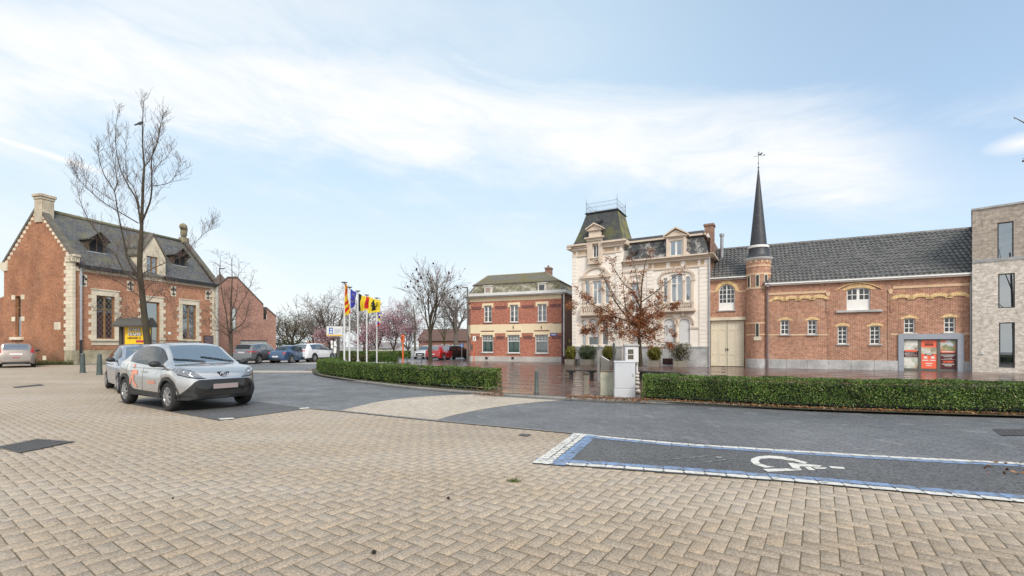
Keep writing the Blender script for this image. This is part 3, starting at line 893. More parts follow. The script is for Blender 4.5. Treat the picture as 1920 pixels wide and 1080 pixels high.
# gate leaves with diagonal boarding
gm = M('gate_paint', (.70,.63,.49), .6, .08, 2, var2=.05); gm2 = M('gate_rail_paint', (.60,.54,.41), .6, .08, 2)
gdk = flat('gate_gap', (.20,.18,.13), .9)
gu0, gu1, gz = gate[0], gate[1], gate[3]
MB().quad((gu0-.1, WY+.5, 0), (gu1+.1, WY+.5, 0), (gu1+.1, WY+.5, gz+.1), (gu0-.1, WY+.5, gz+.1)).build('gate_backing', dark_in, barn)
for s in range(2):
    a = gu0 + .03 + s*(gu1-gu0-.03)/2; b = a + (gu1-gu0)/2 - .045
    g = MB(); y = WY + .14
    g.box(a, b, y+.03, y+.06, .03, gz-.02, 2)
    t = .09; mid = (a+b)/2
    z1, z2 = gz*.27, gz*.80
    for (x0, x1) in ((a, a+t), (b-t, b)): g.box(x0, x1, y-.02, y+.03, .03, gz-.02, 1)
    for (w0, w1) in ((.03, .13), (z1-.05, z1+.05), (z2-.04, z2+.06), (gz-.1, gz-.02)): g.box(a+t, b-t, y-.018, y+.03, w0, w1, 1)
    g.box(mid-.05, mid+.05, y-.016, y+.03, .13, z2-.04, 1)
    for k in range(10):                             # upright boards at the top
        x0 = a+t+(b-a-2*t)*k/10; g.box(x0+.006, x0+(b-a-2*t)/10-.006, y, y+.03, z2+.06, gz-.1, 0)
    for (p0, p1, q0, q1, sg) in ((a+t, mid-.05, z1+.05, z2-.04, 1 if s == 0 else -1), (mid+.05, b-t, z1+.05, z2-.04, -1 if s == 0 else 1), (a+t, mid-.05, .13, z1-.05, 1 if s == 0 else -1), (mid+.05, b-t, .13, z1-.05, -1 if s == 0 else 1)):
        st = .115; w = p1-p0
        zz = q0 - w - st
        while zz < q1 + w:                          # diagonal boards, clipped to their field
            poly = [(p0, zz), (p1, zz + (w if sg > 0 else -w)), (p1, zz + (w if sg > 0 else -w) + st-.014), (p0, zz + st-.014)]
            out = []
            for lim, keep in ((q0, 1), (q1, -1)):
                res = []
                for i in range(len(poly)):
                    u_, v_ = poly[i], poly[(i+1) % len(poly)]
                    iu, iv = (u_[1]-lim)*keep >= 0, (v_[1]-lim)*keep >= 0
                    if iu: res.append(u_)
                    if iu != iv:
                        tt = (lim-u_[1])/(v_[1]-u_[1]); res.append((u_[0]+(v_[0]-u_[0])*tt, lim))
                poly = res
                if len(poly) < 3: break
            if len(poly) >= 3: g.prism(poly, y, y+.03, 'y', 0)
            zz += st
    lf = g.build('gate_leaf', [gm, gm2, gdk], barn)
    MB().box((b-.07 if s == 0 else a+.02), (b-.03 if s == 0 else a+.06), y-.05, y-.02, 1.05, 1.22).build('handle', black_m, lf)
# turret
tc = bar.uz(1422, 600, WY)[0]; tr = .70
tur = MB(Matrix.Translation((tc, WY, 0)))
zt_top = bar.z(1422, 487, WY)
TBR = brick('turret_brick', (.40,.165,.098), (.29,.106,.063), (.46,.36,.27), .21, .068, .012, .2, (.56,.48,.40), ring=.7)
tur2 = MB()
tur2.lathe([(tr, 0), (tr, zt_top)], 28)
to = tur2.build('turret', TBR, barn, smooth=True, angle=40); to.location = (tc, WY, 0)
zz = lambda y: bar.z(1422, y, WY)
bnd = MB()
for (y0, th) in ((515.7, .12), (541.7, .12), (606.5, .08), (627.8, .08), (501, .1)):
    z = zz(y0); bnd.lathe([(tr, z-th/2), (tr+.025, z-th/2), (tr+.025, z+th/2), (tr, z+th/2)], 28)
for k in range(14):                                 # small pale blocks under the cornice
    w = 2*math.pi*k/14; bnd.obox((math.cos(w)*tr, math.sin(w)*tr, zz(493)), (math.cos(w), math.sin(w), 0), (-math.sin(w), math.cos(w), 0), (0,0,1), .025, .05, .07)
pieces(bnd, 'ring_band', band_c, to)
cm = MB(); z = zt_top; cm.lathe([(tr, z-.12), (tr+.06, z-.08), (tr+.12, z), (tr+.14, z+.06), (tr, z+.08)], 28); cm.build('cornice', zinc_w, to, smooth=True, angle=30)
cm = MB(); cm.lathe([(tr+.02, -.1), (tr+.045, -.1), (tr+.045, zp), (tr, zp+.02)], 28); pieces(cm, 'plinth', stone_g, to, smooth=True, angle=30)
spm = slate('spire_slate', (.030,.032,.038), (.045,.047,.055), (.13,.13,.12), .36, .16, .14, 3, .5)
sp_ = MB(); zr, ztip = zz(466), zz(318)
rr = tr*.86
sp_.lathe([(tr+.13, zt_top+.05), (tr*1.0, zt_top+.16), (rr*.98, zt_top+.36), (rr*.92, zr)], 28)
sp_.lathe([(rr*.86, zr), (rr*.80, zr+.3), (.035, ztip)], 28)
spo = sp_.build('spire', spm, to, smooth=True, angle=30)
MB().lathe([(rr*.85, zr-.02), (rr*1.0, zr), (rr*1.02, zr+.12), (rr*.95, zr+.15), (rr*.8, zr+.16)], 28).build('white_ring', white_p, spo, smooth=True, angle=30)
vn = MB(); zv = zz(284)
vn.tube([(0,0,ztip-.1), (0,0,zv)], [.02, .008], 6); vn.ball((0,0,ztip+.12), .05, 6); vn.ball((0,0,ztip+.42), .035, 6)
zc = zv-.28
vn.box(-.28, .28, -.008, .008, zc-.008, zc+.008); vn.box(-.008, .008, -.28, .28, zc-.008, zc+.008)
vn.prism([(-.05, zc+.14), (.12, zc+.12), (.2, zc+.2), (.24, zc+.12), (.14, zc+.02), (0, zc+.06)], -.008, .008)
vn.ball((.33, 0, zc-.01), .045, 6); vn.ball((.02, 0, zc+.22), .035, 6)
vn.build('weathervane', black_m, to)
dk = M('slit_glass', (.02,.02,.024), .2, .1, 2)
for (px, y0, y1) in ((1404.7, 518.5, 539), (1418.6, 518.5, 539), (1433, 518.5, 539), (1418.3, 607.5, 632)):
    ang = math.asin(max(-.97, min(.97, (px-1422)/21.5)))
    w = R(-90) + bar.a*0 + ang - R(0)
    # direction seen from the camera: turn by the viewing angle
    vx = math.atan2(bar.o[1], bar.o[0])
    w = (vx + math.pi) - bar.a + ang
    c = (math.cos(w)*tr, math.sin(w)*tr)
    z0_, z1_ = zz(y1), zz(y0)
    f = MB()
    ar, at_ = (math.cos(w), math.sin(w), 0), (-math.sin(w), math.cos(w), 0)
    f.obox((c[0], c[1], (z0_+z1_)/2), ar, at_, (0,0,1), .022, .115, (z1_-z0_)/2 + .05, 1)
    f.obox((c[0]*1.012, c[1]*1.012, (z0_+z1_)/2), ar, at_, (0,0,1), .024, .075, (z1_-z0_)/2, 0)
    if y0 > 600: f.obox((c[0], c[1], z0_-.1), ar, at_, (0,0,1), .035, .2, .12, 1)
    f.build('slit_window', [dk, stone_w], to)
# pantile roof
tile_m = slate('black_pantile', (.105,.101,.096), (.15,.145,.137), (.20,.195,.175), .37, .235, .214, 1.6, .5)
def tile_roof(par, u0, u1, ye, ze, yr, zr_, tw=.235, tl=.34, name='roof'):
    L = math.hypot(yr-ye, zr_-ze); dy, dz = (yr-ye)/L, (zr_-ze)/L
    nu = int((u1-u0)/tw); nv = int(L/tl)
    prof = [(0, 0), (.16, .034), (.36, .045), (.56, .034), (.72, .0), (.88, -.012)]
    us, hs = [], []
    for k in range(nu):
        for (a, h) in prof: us.append(u0 + (k+a)*(u1-u0)/nu); hs.append(h)
    us.append(u1); hs.append(0)
    us, hs = np.array(us), np.array(hs); m = len(us)
    V, Fc = [], []
    for v in range(nv):
        for (t, up) in ((v*L/nv, .045), ((v+1)*L/nv + .01, .004)):
            j = (nprng.random(m)-.5)*.004
            V.append(np.stack([us, ye + dy*t - dz*(hs+up+j), ze + dz*t + dy*(hs+up+j)], 1))
    V = np.concatenate(V)
    f = []
    for r in range(2*nv-1):
        for k in range(m-1):
            f.append((r*m+k, r*m+k+1, (r+1)*m+k+1, (r+1)*m+k))
    me = bpy.data.meshes.new(name); me.from_pydata(V.tolist(), [], f); me.materials.append(tile_m)
    me.polygons.foreach_set('use_smooth', [True]*len(f)); me.set_sharp_from_angle(angle=R(50)); me.update()
    return link(name, me, par)
pitch = None
yR, zR = 4.0, bar.z(1820, 428.5, 4.0); Lx = Lb + 3.4
slope = (zR - zE)/(yR + .15)
rf = tile_roof(barn, uT-.15, Lx, -.22, zE-.02+slope*(-.07), yR, zR)
yw = WY - .2
tile_roof(barn, -.12, uT+.2, yw, zE + slope*(yw+.15) + .02, yR, zR-.03)
rb = MB(); rb.quad((-.1, yR, zR), (Lx, yR, zR), (Lx, yR+4.2, zE), (-.1, yR+4.2, zE))
rb.prism([(-.1, 0)]*0 or [(yR-.13, zR-.03), (yR-.07, zR+.09), (yR+.07, zR+.09), (yR+.13, zR-.03)], -.1, Lx, 'x')
rb.prism([(0, zE-.1), (yR, zR-.08), (8, zE-.1)], Lx-.1, Lx-.06, 'x')
rb.build('rear_roof', tile_m, barn)
fs = MB(); fs.box(uT-.05, Lb-.02, -.18, .0, zE-.14, zE+.0); fs.box(uT-.06, Lb-.02, -.27, -.17, zE-.06, zE+.02)
pieces(fs, 'eaves_board', white_p, barn)
fs = MB(); zz0 = zEw; fs.box(-.05, uW1, WY-.16, WY+.0, zz0-.1, zz0+.06); fs.box(-.05, uW1, WY-.24, WY-.15, zz0-.0, zz0+.07); pieces(fs, 'eaves_board', white_p, barn)
dp = MB(); u = uT+.1
dp.tube([(u, -.22, zE-.05), (u, -.2, zE-.25), (u, -.09, zE-.5), (u, -.09, 1.0)], .045, 8); dp.tube([(u, -.09, 1.0), (u, -.09, .0)], .055, 8)
dp.box(u-.09, u+.09, -.3, -.12, zE-.22, zE-.02)
pieces(dp, 'drainpipe', M('pipe_purple', (.20,.16,.17), .5, .2, 2), barn)
dp = MB(); u = Lb-.12; dp.tube([(u, -.2, zE-.05), (u, -.18, zE-.25), (u, -.08, zE-.45), (u, -.08, 0)], .05, 8); pieces(dp, 'drainpipe', zinc, barn)
ft = MB(); fu, fz = bar.uz(1353.5, 470, 3.0); ft.lathe([(.11, fz-.6), (.11, bar.z(1353.5, 443, 3.0)), (.16, bar.z(1353.5, 443, 3.0)), (.16, bar.z(1353.5, 438.5, 3.0)), (.02, bar.z(1353.5, 438, 3.0))], 12, (fu, 3.0, 0)); ft.build('flue', zinc, barn, smooth=True, angle=30)
# shop front with grey surround and three poster panels
sf = MB(); s_top = bar.z(1745, 626)
surround_m = M('grey_blue_surround', (.29,.315,.36), .7, .1, 2, var2=.06)
sf.bbox(s0, shop[0], -.07, .02, -.1, s_top, .01); sf.bbox(shop[1], s1, -.07, .02, -.1, s_top, .01); sf.box(shop[0]-.01, shop[1]+.01, -.068, .02, shop[3], s_top-.002)
shopf = sf.build('shop_front', surround_m, barn)
fr = MB(); frm = M('shop_frame', (.115,.11,.10), .5, .1, 3)
px2u = lambda x: bar.u(x)
fr.box(shop[0], shop[1], .1, .14, 0, shop[3]); fr.box(shop[0], shop[1], .02, .1, shop[3]-.05, shop[3])
for (x0, x1) in ((1694, 1695.4), (1722.4, 1727.8), (1757.8, 1763.8), (1793.2, 1794.6)): fr.box(px2u(x0), px2u(x1), .04, .1, 0, shop[3]-.05)
fr.box(shop[0]+.01, shop[1]-.01, .045, .1, 0, .1)
fr.build('frame', frm, shopf)
def text_mesh(s, size, bold=0.):
    cu = bpy.data.curves.new('txt', 'FONT'); cu.body = s; cu.size = size; cu.align_x = 'CENTER'; cu.offset = bold; cu.resolution_u = 2
    o = bpy.data.objects.new('txt', cu); C.objects.link(o)
    dg = bpy.context.evaluated_depsgraph_get(); dg.update()
    me = o.evaluated_get(dg).to_mesh()
    vs = [tuple(v.co) for v in me.vertices]; fs = [tuple(p.vertices) for p in me.polygons]
    o.evaluated_get(dg).to_mesh_clear(); bpy.data.objects.remove(o); bpy.data.curves.remove(cu)
    return vs, fs
def put_text(mb, s, uc, zc, size, y, mi, bold=0., wfit=None):
    vs, fs = text_mesh(s, size, bold)
    if not vs: return
    if wfit:
        w = max(v[0] for v in vs) - min(v[0] for v in vs); k = wfit/w
        vs = [(v[0]*k, v[1], 0) for v in vs]
    mb.add([(uc+v[0], y, zc+v[1]) for v in vs], fs, mi)
red = flat('poster_red', (.80,.14,.07), .35); maroon = flat('poster_maroon', (.075,.012,.014), .35); pw = flat('poster_white', (.74,.72,.68), .35); pdk = flat('poster_dark', (.06,.02,.02), .35)
def photo_mat(name, stops, sc_=3):
    m, nt, b = newmat(name)
    v = nd(nt, 'ShaderNodeTexVoronoi'); v.inputs['Scale'].default_value = sc_*2; nt.links.new(objco(nt), v.inputs['Vector'])
    f = noise(nt, v.outputs['Position'], 1.7, 1)
    nt.links.new(ramp(nt, f, stops), b.inputs['Base Color']); b.inputs['Roughness'].default_value = .3
    return m
room = photo_mat('poster_interior_photo', [(.3, (.62,.60,.52)), (.45, (.70,.69,.64)), (.55, (.42,.45,.36)), (.62, (.55,.42,.28)), (.72, (.2,.2,.17))], 3)
street = photo_mat('poster_street_photo', [(.3, (.5,.2,.09)), (.45, (.55,.28,.14)), (.52, (.2,.24,.12)), (.62, (.6,.58,.54)), (.75, (.3,.45,.65))], 3)
ptop = shop[3] - .06
def poster(x0, x1, items, mats):
    a, b = px2u(x0), px2u(x1); m = MB()
    m.box(a, b, .07, .1, .12, ptop, 0)
    for it in items: it(m, a, b)
    return m.build('poster', mats, shopf)
hgt = ptop - .12
def zf(f): return .12 + hgt*f
def bar_(f0, f1, x0, x1, mi, y=.067):
    return lambda m, a, b: m.quad((a+(b-a)*x0, y, zf(f0)), (a+(b-a)*x1, y, zf(f0)), (a+(b-a)*x1, y, zf(f1)), (a+(b-a)*x0, y, zf(f1)), mi)
def words(s, f, size, mi, w, bold=0, xc=.5, y=.064):
    return lambda m, a, b: put_text(m, s, a+(b-a)*xc, zf(f), hgt*size, y, mi, bold, (b-a)*w)
poster(1695.4, 1722.4, [bar_(.39, .63, 0, 1, 1), bar_(.595, .66, .08, .9, 2, .066), bar_(.55, .575, .1, .9, 3), bar_(.505, .53, .06, .94, 3), bar_(.46, .49, .1, .92, 3), bar_(.425, .445, .12, .88, 3), bar_(.38, .39, 0, 1, 3), bar_(.0, .38, .54, .56, 3)], [room, maroon, red, pw])
def picto(f, xc):
    def g(m, a, b):
        u = a + (b-a)*xc; w = (b-a)*.12; z = zf(f)
        m.poly([(u-w, .066, z), (u+w, .066, z), (u+w, .066, z+w*.9), (u, .066, z+w*1.8), (u-w, .066, z+w*.9)], 3)
    return g
poster(1728, 1757.6, [bar_(.52, .75, 0, 1, 1), bar_(.905, .925, .28, .72, 2, .066), words('DODOUS', .815, .10, 2, .55, .012), bar_(.47, .525, .24, .76, 2, .066), bar_(.487, .507, .32, .68, 3, .063), bar_(.495, .515, 0, 1, 0, .0665) if 0 else bar_(.48, .481, 0, 0.01, 0),
       picto(.36, .28), picto(.36, .74), bar_(.28, .31, .08, .46, 3), bar_(.28, .31, .56, .92, 3), bar_(.17, .20, .28, .72, 3), bar_(.10, .125, .32, .66, 3)], [red, room, pdk, pw])
poster(1764, 1793.4, [bar_(.0, .60, 0, 1, 1), bar_(.93, .99, .03, .36, 2, .066), bar_(.565, .63, .03, .97, 2, .066), bar_(.588, .608, .1, .9, 3, .063), bar_(.49, .52, .03, .97, 3), bar_(.455, .475, .05, .95, 3), bar_(.42, .44, .2, .8, 3), bar_(.355, .38, .25, .75, 3), bar_(.32, .335, .05, .97, 3), bar_(.215, .285, .18, .84, 2), bar_(.155, .18, .1, .92, 3), bar_(.11, .135, .26, .76, 3), bar_(.08, .1, .33, .7, 3)], [street, maroon, red, pw])

# ============ modern pale brick building on the right
mod = Fac((bar.o[0] + bar.U[0]*(Lb-.15) - bar.V[0]*.3, bar.o[1] + bar.U[1]*(Lb-.15) - bar.V[1]*.3), R(-45.5), PZ)
PB = brick('pale_mottled_brick', (.74,.67,.58), (.52,.45,.38), (.62,.58,.52), .24, .052, .01, .12, (.66,.61,.55))
mo = mod.empty('brick_office', 'modern three storey building of pale mottled brick with tall flush windows', 'building')
ym = -.06
uo = lambda x: mod.u(x, ym)
top = mod.z(1818, 396, ym)
hs = [(uo(1873), uo(1903), mod.z(1888, 689.5, ym), mod.z(1888, 604.5, ym), 0), (uo(1871.5), uo(1903), mod.z(1887, 577.5, ym), mod.z(1887, 512.5, ym), 0), (uo(1870), uo(1900.5), mod.z(1885, 484.5, ym), mod.z(1885, 416, ym), 0)]
Wm = 9.5
far_ = [(h[0]+4.2, h[1]+4.2, h[2], h[3], 0) for h in hs]
zsp = mod.z(1860, 488, ym); mb = MB(); wall(mb, 0, Wm, 0, zsp, hs[:2] + far_[:2], ym, .12); mb.build('wall', PB, mo)
mb = MB(); wall(mb, 0, Wm, zsp, top, hs[2:] + far_[2:], ym, .12)
mb.quad((0, ym, 0), (0, 9, 0), (0, 9, top), (0, ym, top)); mb.quad((Wm, ym, 0), (Wm, 9, 0), (Wm, 9, top), (Wm, ym, top)); mb.quad((0,ym,top), (Wm,ym,top), (Wm,9,top), (0,9,top))
mb.build('upper_wall', brick('brown_mottled_brick', (.46,.39,.32), (.30,.245,.20), (.44,.39,.34), .24, .052, .01, .12, (.52,.46,.40)), mo)
cp = MB(); cp.box(-.04, Wm+.04, ym-.05, 9, top+.003, top+.1); zb = mod.z(1860, 488, ym); cp.box(-.0, Wm, ym-.03, ym+.02, zb-.08, zb+.08)
cp.build('coping', stone_g, mo)
frd = M('dark_window_frame', (.05,.05,.052), .4, .1, 3)
for h in hs + far_:
    window(mo, h, ym+.05, frd, (1,1), .05, .03, glass_b, name='window')
w0 = bpy.data.objects['window']
# white sheet behind part of the top and bottom windows
cb = MB(); h = hs[0]; cb.box(h[0]+.05, h[1]-.05, ym+.3, ym+.32, h[2]+.05, h[2]+(h[3]-h[2])*.74); cb.build('blind', M('shop_blind', (.38,.38,.37), .8, .3, 1.5), mo)
cb = MB(); h = hs[2]; cb.box(h[0]+.05, h[1]-.05, ym+.2, ym+.22, h[2]+.05, h[2]+(h[3]-h[2])*.45); cb.build('blind', M('white_blind', (.5,.5,.49), .8, .15, 1.5), mo)
eb = MB(); u, z = mod.uz(1841, 661, ym); eb.bbox(u-.06, u+.06, ym-.05, ym, z-.09, z+.09, .01); eb.build('wall_box', zinc_w, mo)

# ============ cream mansion with tower
man, Lm = facpx((1073, 682.5), (1328, 688.2))
man = Fac(P(1073, 682.5, PZ)[:2], math.atan2(bar.o[1]-.35-P(1073, 682.5, PZ)[1], bar.o[0]-.1-P(1073, 682.5, PZ)[0]), PZ)
Lm = math.dist(man.o, (bar.o[0]-.1, bar.o[1]-.35))
mans = man.empty('mansion', 'cream stuccoed mansion with square slate tower, balconies and arched windows', 'house')
MYO = .22                                          # main front stands a little behind the tower front
uTr = man.u(1166)
zCt0, zCt1 = man.z(1150, 462.5), man.z(1150, 451.5)
zCm0, zCm1 = man.z(1300, 487, MYO), man.z(1300, 478, MYO)
TH = {k: man.rect(*r) + (0,) for k, r in dict(a=(1096.7,527.5,1105,570), b=(1111.7,526.5,1127.5,570), c=(1134,525,1141.7,568.5)).items()}
for k, r in dict(ga=(1090.5,600.5,1098,646), gb=(1103,598,1121.7,647), gc=(1128.5,600,1140.5,647)).items():
    q = man.rect(*r); TH[k] = (*q, (q[1]-q[0])/2*.98)
TH['dw'] = man.rect(1111.5, 457.5, 1123, 482.5) + (0,)
MH = {}
for k, r, rs in (('ta',(1243.5,521,1251,567),.6), ('tb',(1258,513.5,1279.6,566),.06), ('tc',(1284.8,518,1295,564.5),.6), ('m1',(1183,531,1198,586),.0), ('g1',(1243.8,597.6,1265,644.5),1), ('g2',(1273,597,1293.5,644),1), ('g0',(1183,600,1200,646),1)):
    q = man.rect(*r, MYO); w = (q[1]-q[0]); MH[k] = (*q, w/2*.98 if rs == 1 else rs*w*.5 if rs != .06 else .05)
zpl = man.z(1200, 649.5)
mb = MB()
wall(mb, 0, uTr, 0, zCt1-.05, list(TH.values()), 0, .22)
wall(mb, uTr, Lm, 0, zCm1-.05, list(MH.values()), MYO, .22)
mb.quad((uTr,0,0), (uTr,MYO,0), (uTr,MYO,zCt1), (uTr,0,zCt1)); mb.quad((uTr,MYO,zCm0), (uTr,3,zCm0), (uTr,3,zCt1), (uTr,MYO,zCt1))
mb.quad((0,0,0), (0,9,0), (0,9,zCt1), (0,0,zCt1)); mb.quad((Lm,MYO,0), (Lm,9,0), (Lm,9,zCm1), (Lm,MYO,zCm1))
mb.quad((0,9,0), (Lm,9,0), (Lm,9,zCm1), (0,9,zCm1))
mb.build('wall', stucco, mans)
# plinth with coping
pm = MB()
for (a, b, y) in ((0, uTr, 0), (uTr, Lm, MYO)):
    k = 6 if y == 0 else 7
    for i in range(k): pm.bbox(a+(b-a)*i/k+.003, a+(b-a)*(i+1)/k-.003, y-.06, y+.0, -.1, zpl-.09, .006)
    pm.box(a-.03, b+.03, y-.1, y, zpl-.08, zpl)
pl = pieces(pm, 'plinth', stone_g, mans)
vb = MB(); a, b, c, d = man.rect(1243, 672, 1262, 683, MYO); vb.box(a, b, MYO-.075, MYO-.06, c, d, 0)
for i in range(9): vb.box(a+(b-a)*(i+.3)/9, a+(b-a)*(i+.7)/9, MYO-.09, MYO-.075, c, d, 1)
vb.build('basement_grille', [dark_in, rust_r], mans)
# rusticated corner strips
qm = MB()
def rustic(a, b, z0, z1, y, step=.26, proj=.05):
    k = round((z1-z0)/step)
    for i in range(k):
        zz0 = z0 + (z1-z0)*i/k; qm.bbox(a, b, y-proj, y+.01, zz0+.012, zz0+(z1-z0)/k-.012, .012)
rustic(0, man.u(1081.7), zpl, man.z(1078, 479), 0); rustic(man.u(1154), uTr, zpl, man.z(1160, 474), 0)
rustic(man.u(1213, MYO), man.u(1225, MYO), man.z(1219, 590, MYO), man.z(1219, 506, MYO), MYO); rustic(man.u(1311, MYO), Lm, zpl, man.z(1317, 499, MYO), MYO)
rustic(uTr+.05, man.u(1180, MYO), zpl, man.z(1175, 590, MYO), MYO, .34); rustic(man.u(1203, MYO), man.u(1236, MYO), zpl, man.z(1219, 617, MYO), MYO, .34)
pieces(qm, 'rusticated_pier', stucco, mans)
# cornices, friezes and string courses
cm = MB()
ud0, ud1 = man.u(1102), man.u(1130.5)
cornice(cm, 0, ud0, zCt0, zCt1, .34, 0, True, False); cornice(cm, ud1, uTr, zCt0, zCt1, .34, 0, False, True)
cornice(cm, uTr+.05, Lm, zCm0, zCm1, .36, MYO, False, True)
cm.box(uTr-.0, uTr+.34, -.1, 3, zCt0+.1, zCt1); cm.box(Lm, Lm+.36, MYO-.36, 4, zCm1-.1, zCm1-.003); cm.box(-.34, 0, -.3, 3, zCt0+.1, zCt1-.003)
for (z, a, b, y, t) in ((man.z(1088, 480), 0, ud0, 0, .12), (man.z(1145, 473.5), ud1, uTr, 0, .12), (man.z(1270, 502, MYO), uTr+.05, Lm, MYO, .12)):
    cm.box(a, b, y-.07, y+.01, z-t/2, z+t/2)
# hoods and archivolts
a, b = man.u(1089), man.u(1146); z0_, z1_ = man.z(1117, 521), man.z(1117, 516)
cm.box(a, b, -.16, .01, z0_, z1_); cm.box(a+.08, b-.08, -.1, .01, z0_-.1, z0_)
arch_ring(cm, man.u(1097), man.u(1140), z1_+.02, man.z(1117, 503), .16, -.12, .01)
for k, t in (('ga', .1), ('gb', .14), ('gc', .14)):
    h = TH[k]; arch_ring(cm, h[0]-.02, h[1]+.02, h[3]-h[4], h[3]+.02, t, -.07, .01)
for k in ('g1', 'g2'):
    h = MH[k]; arch_ring(cm, h[0]-.1, h[1]+.1, h[3]-h[4]-.05, h[3]+.1, .1, MYO-.05, MYO+.01); arch_ring(cm, h[0]-.2, h[1]+.2, h[3]-h[4]-.1, h[3]+.2, .09, MYO-.09, MYO+.01)
h = MH['g0']; arch_ring(cm, h[0]-.02, h[1]+.02, h[3]-h[4], h[3]+.02, .16, MYO-.07, MYO+.01)
h = MH['m1']; arch_ring(cm, h[0]-.1, h[1]+.1, man.z(1190, 527, MYO), man.z(1190, 517, MYO), .14, MYO-.08, MYO+.01); cm.box(h[0]-.15, h[1]+.15, MYO-.1, MYO+.01, h[3]+.02, h[3]+.14)
for s in (0, 1): cm.box(h[s]-(.16 if s == 0 else 0), h[s]+(.16 if s else 0), MYO-.05, MYO+.01, h[2], h[3])
# big three-light window: flat-topped curve across the piers
ua, ub = man.u(1238.5, MYO), man.u(1299.5, MYO); zs_, zt_ = man.z(1268, 528, MYO), man.z(1268, 513, MYO)
pts = []
for i in range(13):
    t = math.pi*(1 - i/12)
    pts.append(((ua+ub)/2 + (ub-ua)/2*math.copysign(abs(math.cos(t))**.6, math.cos(t)), zs_ + (zt_-zs_+.12)*abs(math.sin(t))**.55))
for p, q in zip(pts, pts[1:]):
    dx, dz = q[0]-p[0], q[1]-p[1]; l = math.hypot(dx, dz) or 1; nx, nz = -dz/l*.14, dx/l*.14
    cm.quad((p[0],MYO-.08,p[1]), (q[0],MYO-.08,q[1]), (q[0]+nx,MYO-.08,q[1]+nz), (p[0]+nx,MYO-.08,p[1]+nz)); cm.quad((p[0]+nx,MYO-.08,p[1]+nz), (q[0]+nx,MYO-.08,q[1]+nz), (q[0]+nx,MYO,q[1]+nz), (p[0]+nx,MYO,p[1]+nz)); cm.quad((p[0],MYO-.08,p[1]), (p[0],MYO,p[1]), (q[0],MYO,q[1]), (q[0],MYO-.08,q[1]))
zb_ = MH['tb'][2]
for (x0, x1) in ((1236.5,1243), (1251.5,1257.5), (1280,1284.5), (1295.5,1301)):
    a, b = man.u(x0, MYO), man.u(x1, MYO); cm.bbox(a, b, MYO-.07, MYO+.01, zb_-.02, zs_, .015); cm.box(a-.04, b+.04, MYO-.1, MYO+.01, zs_, zs_+.1)
for (x0, x1) in ((1092.5,1096), (1105.5,1111), (1128,1133.5), (1142.2,1145)):
    a, b = man.u(x0), man.u(x1); zs2 = TH['b'][3]; cm.bbox(a, b, -.07, .01, TH['b'][2], zs2+.02, .015); cm.box(a-.03, b+.03, -.1, .01, zs2-.14, zs2-.04)
for (x, y) in ((1100.3, 0), (1125, 0), (1268.5, MYO)):   # round columns between the ground-floor lights
    u = man.u(x, y); h = TH['gb'] if y == 0 else MH['g1']; zs2 = h[3]-h[4]-.02
    cm.lathe([(.12, zpl), (.12, zpl+.12), (.085, zpl+.18), (.075, zs2-.2), (.09, zs2-.16), (.13, zs2-.03), (.14, zs2)], 10, (u, y-.03, 0))
a, b = man.u(1293.5, MYO), man.u(1311, MYO); z = man.z(1302, 614, MYO); cm.box(a, b, MYO-.06, MYO+.01, z-.08, z+.06)
u = man.u(1281, MYO); z = man.z(1281, 588, MYO); cm.prism([(u-.09, z+.18), (u+.09, z+.18), (u+.06, z-.16), (u-.06, z-.16)], MYO-.16, MYO+.01)
pieces(cm, 'moulding', trim_t, mans)
fp = MB(); fpm = M('frieze_panel', (.44,.32,.21), .85, .12, 2)
for (x0,y0,x1,y1,y) in ((1075,472.5,1080,477.5,0), (1084,471,1101,476,0), (1133.5,464.5,1152,471.5,0), (1156.5,463.5,1161.5,469,0), (1217,494.5,1222,504,MYO), (1226.6,493.5,1248.5,502.5,MYO), (1257,491.5,1276,500,MYO), (1286,489,1308,498,MYO), (1314,487.5,1320,496,MYO)):
    a, b, c, d = man.rect(x0,y0,x1,y1,y); fp.box(a, b, y-.012, y+.01, c, d, 0)
    for (q0,q1,w0,w1) in ((a-.03,a,c-.03,d+.03), (b,b+.03,c-.03,d+.03), (a,b,c-.03,c), (a,b,d,d+.03)): fp.box(q0, q1, y-.04, y+.01, w0, w1, 1)
pieces(fp, 'frieze_panel', [fpm, trim_t], mans)
# balconies
for (x0, x1, yt, yb, y, n) in ((1091, 1144, 573, 588, 0, 11), (1238, 1302, 567.5, 580.5, MYO, 13)):
    a, b = man.u(x0, y), man.u(x1, y); xm = (x0+x1)/2
    bal = MB(); zt2, zb2 = man.z(xm, yt, y), man.z(xm, yb, y)
    bal.box(a-.1, b+.1, y-.34, y+.01, zb2-.14, zb2); bal.prism([(y-.3, zb2-.14), (y+.01, zb2-.14), (y+.01, zb2-.3), (y-.1, zb2-.26)], a, b, 'x')
    balustrade(bal, a, b, zb2, zt2, y-.30, y-.16, n)
    for e in (a, b-.12): bal.box(e, e+.12, y-.16, y+.01, zb2, zt2-.003)
    pieces(bal, 'balcony', trim_t, mans)
wf = M('ivory_window_frame', (.68,.67,.64), .45, .05, 3)
shut = M('white_roller_shutter', (.66,.66,.66), .5, .04, 8)
window(mans, TH['a'], .1, wf, (1,2), .05, .03, glass_b); window(mans, TH['b'], .1, wf, (2,1), .06, .03, glass_b, mull=.1, trans=.62); window(mans, TH['c'], .1, wf, (1,2), .05, .03, glass_b)
window(mans, TH['ga'], .1, wf, (1,1), .05, .03, glass_b); window(mans, TH['gb'], .1, wf, (1,1), .05, .03, glass, curtain=(curtain_w, [(0,1,0,.3)])); window(mans, TH['gc'], .1, wf, (1,1), .06, .03, glass, trans=.72, curtain=(curtain_w, [(.05,.95,.0,.7)]))
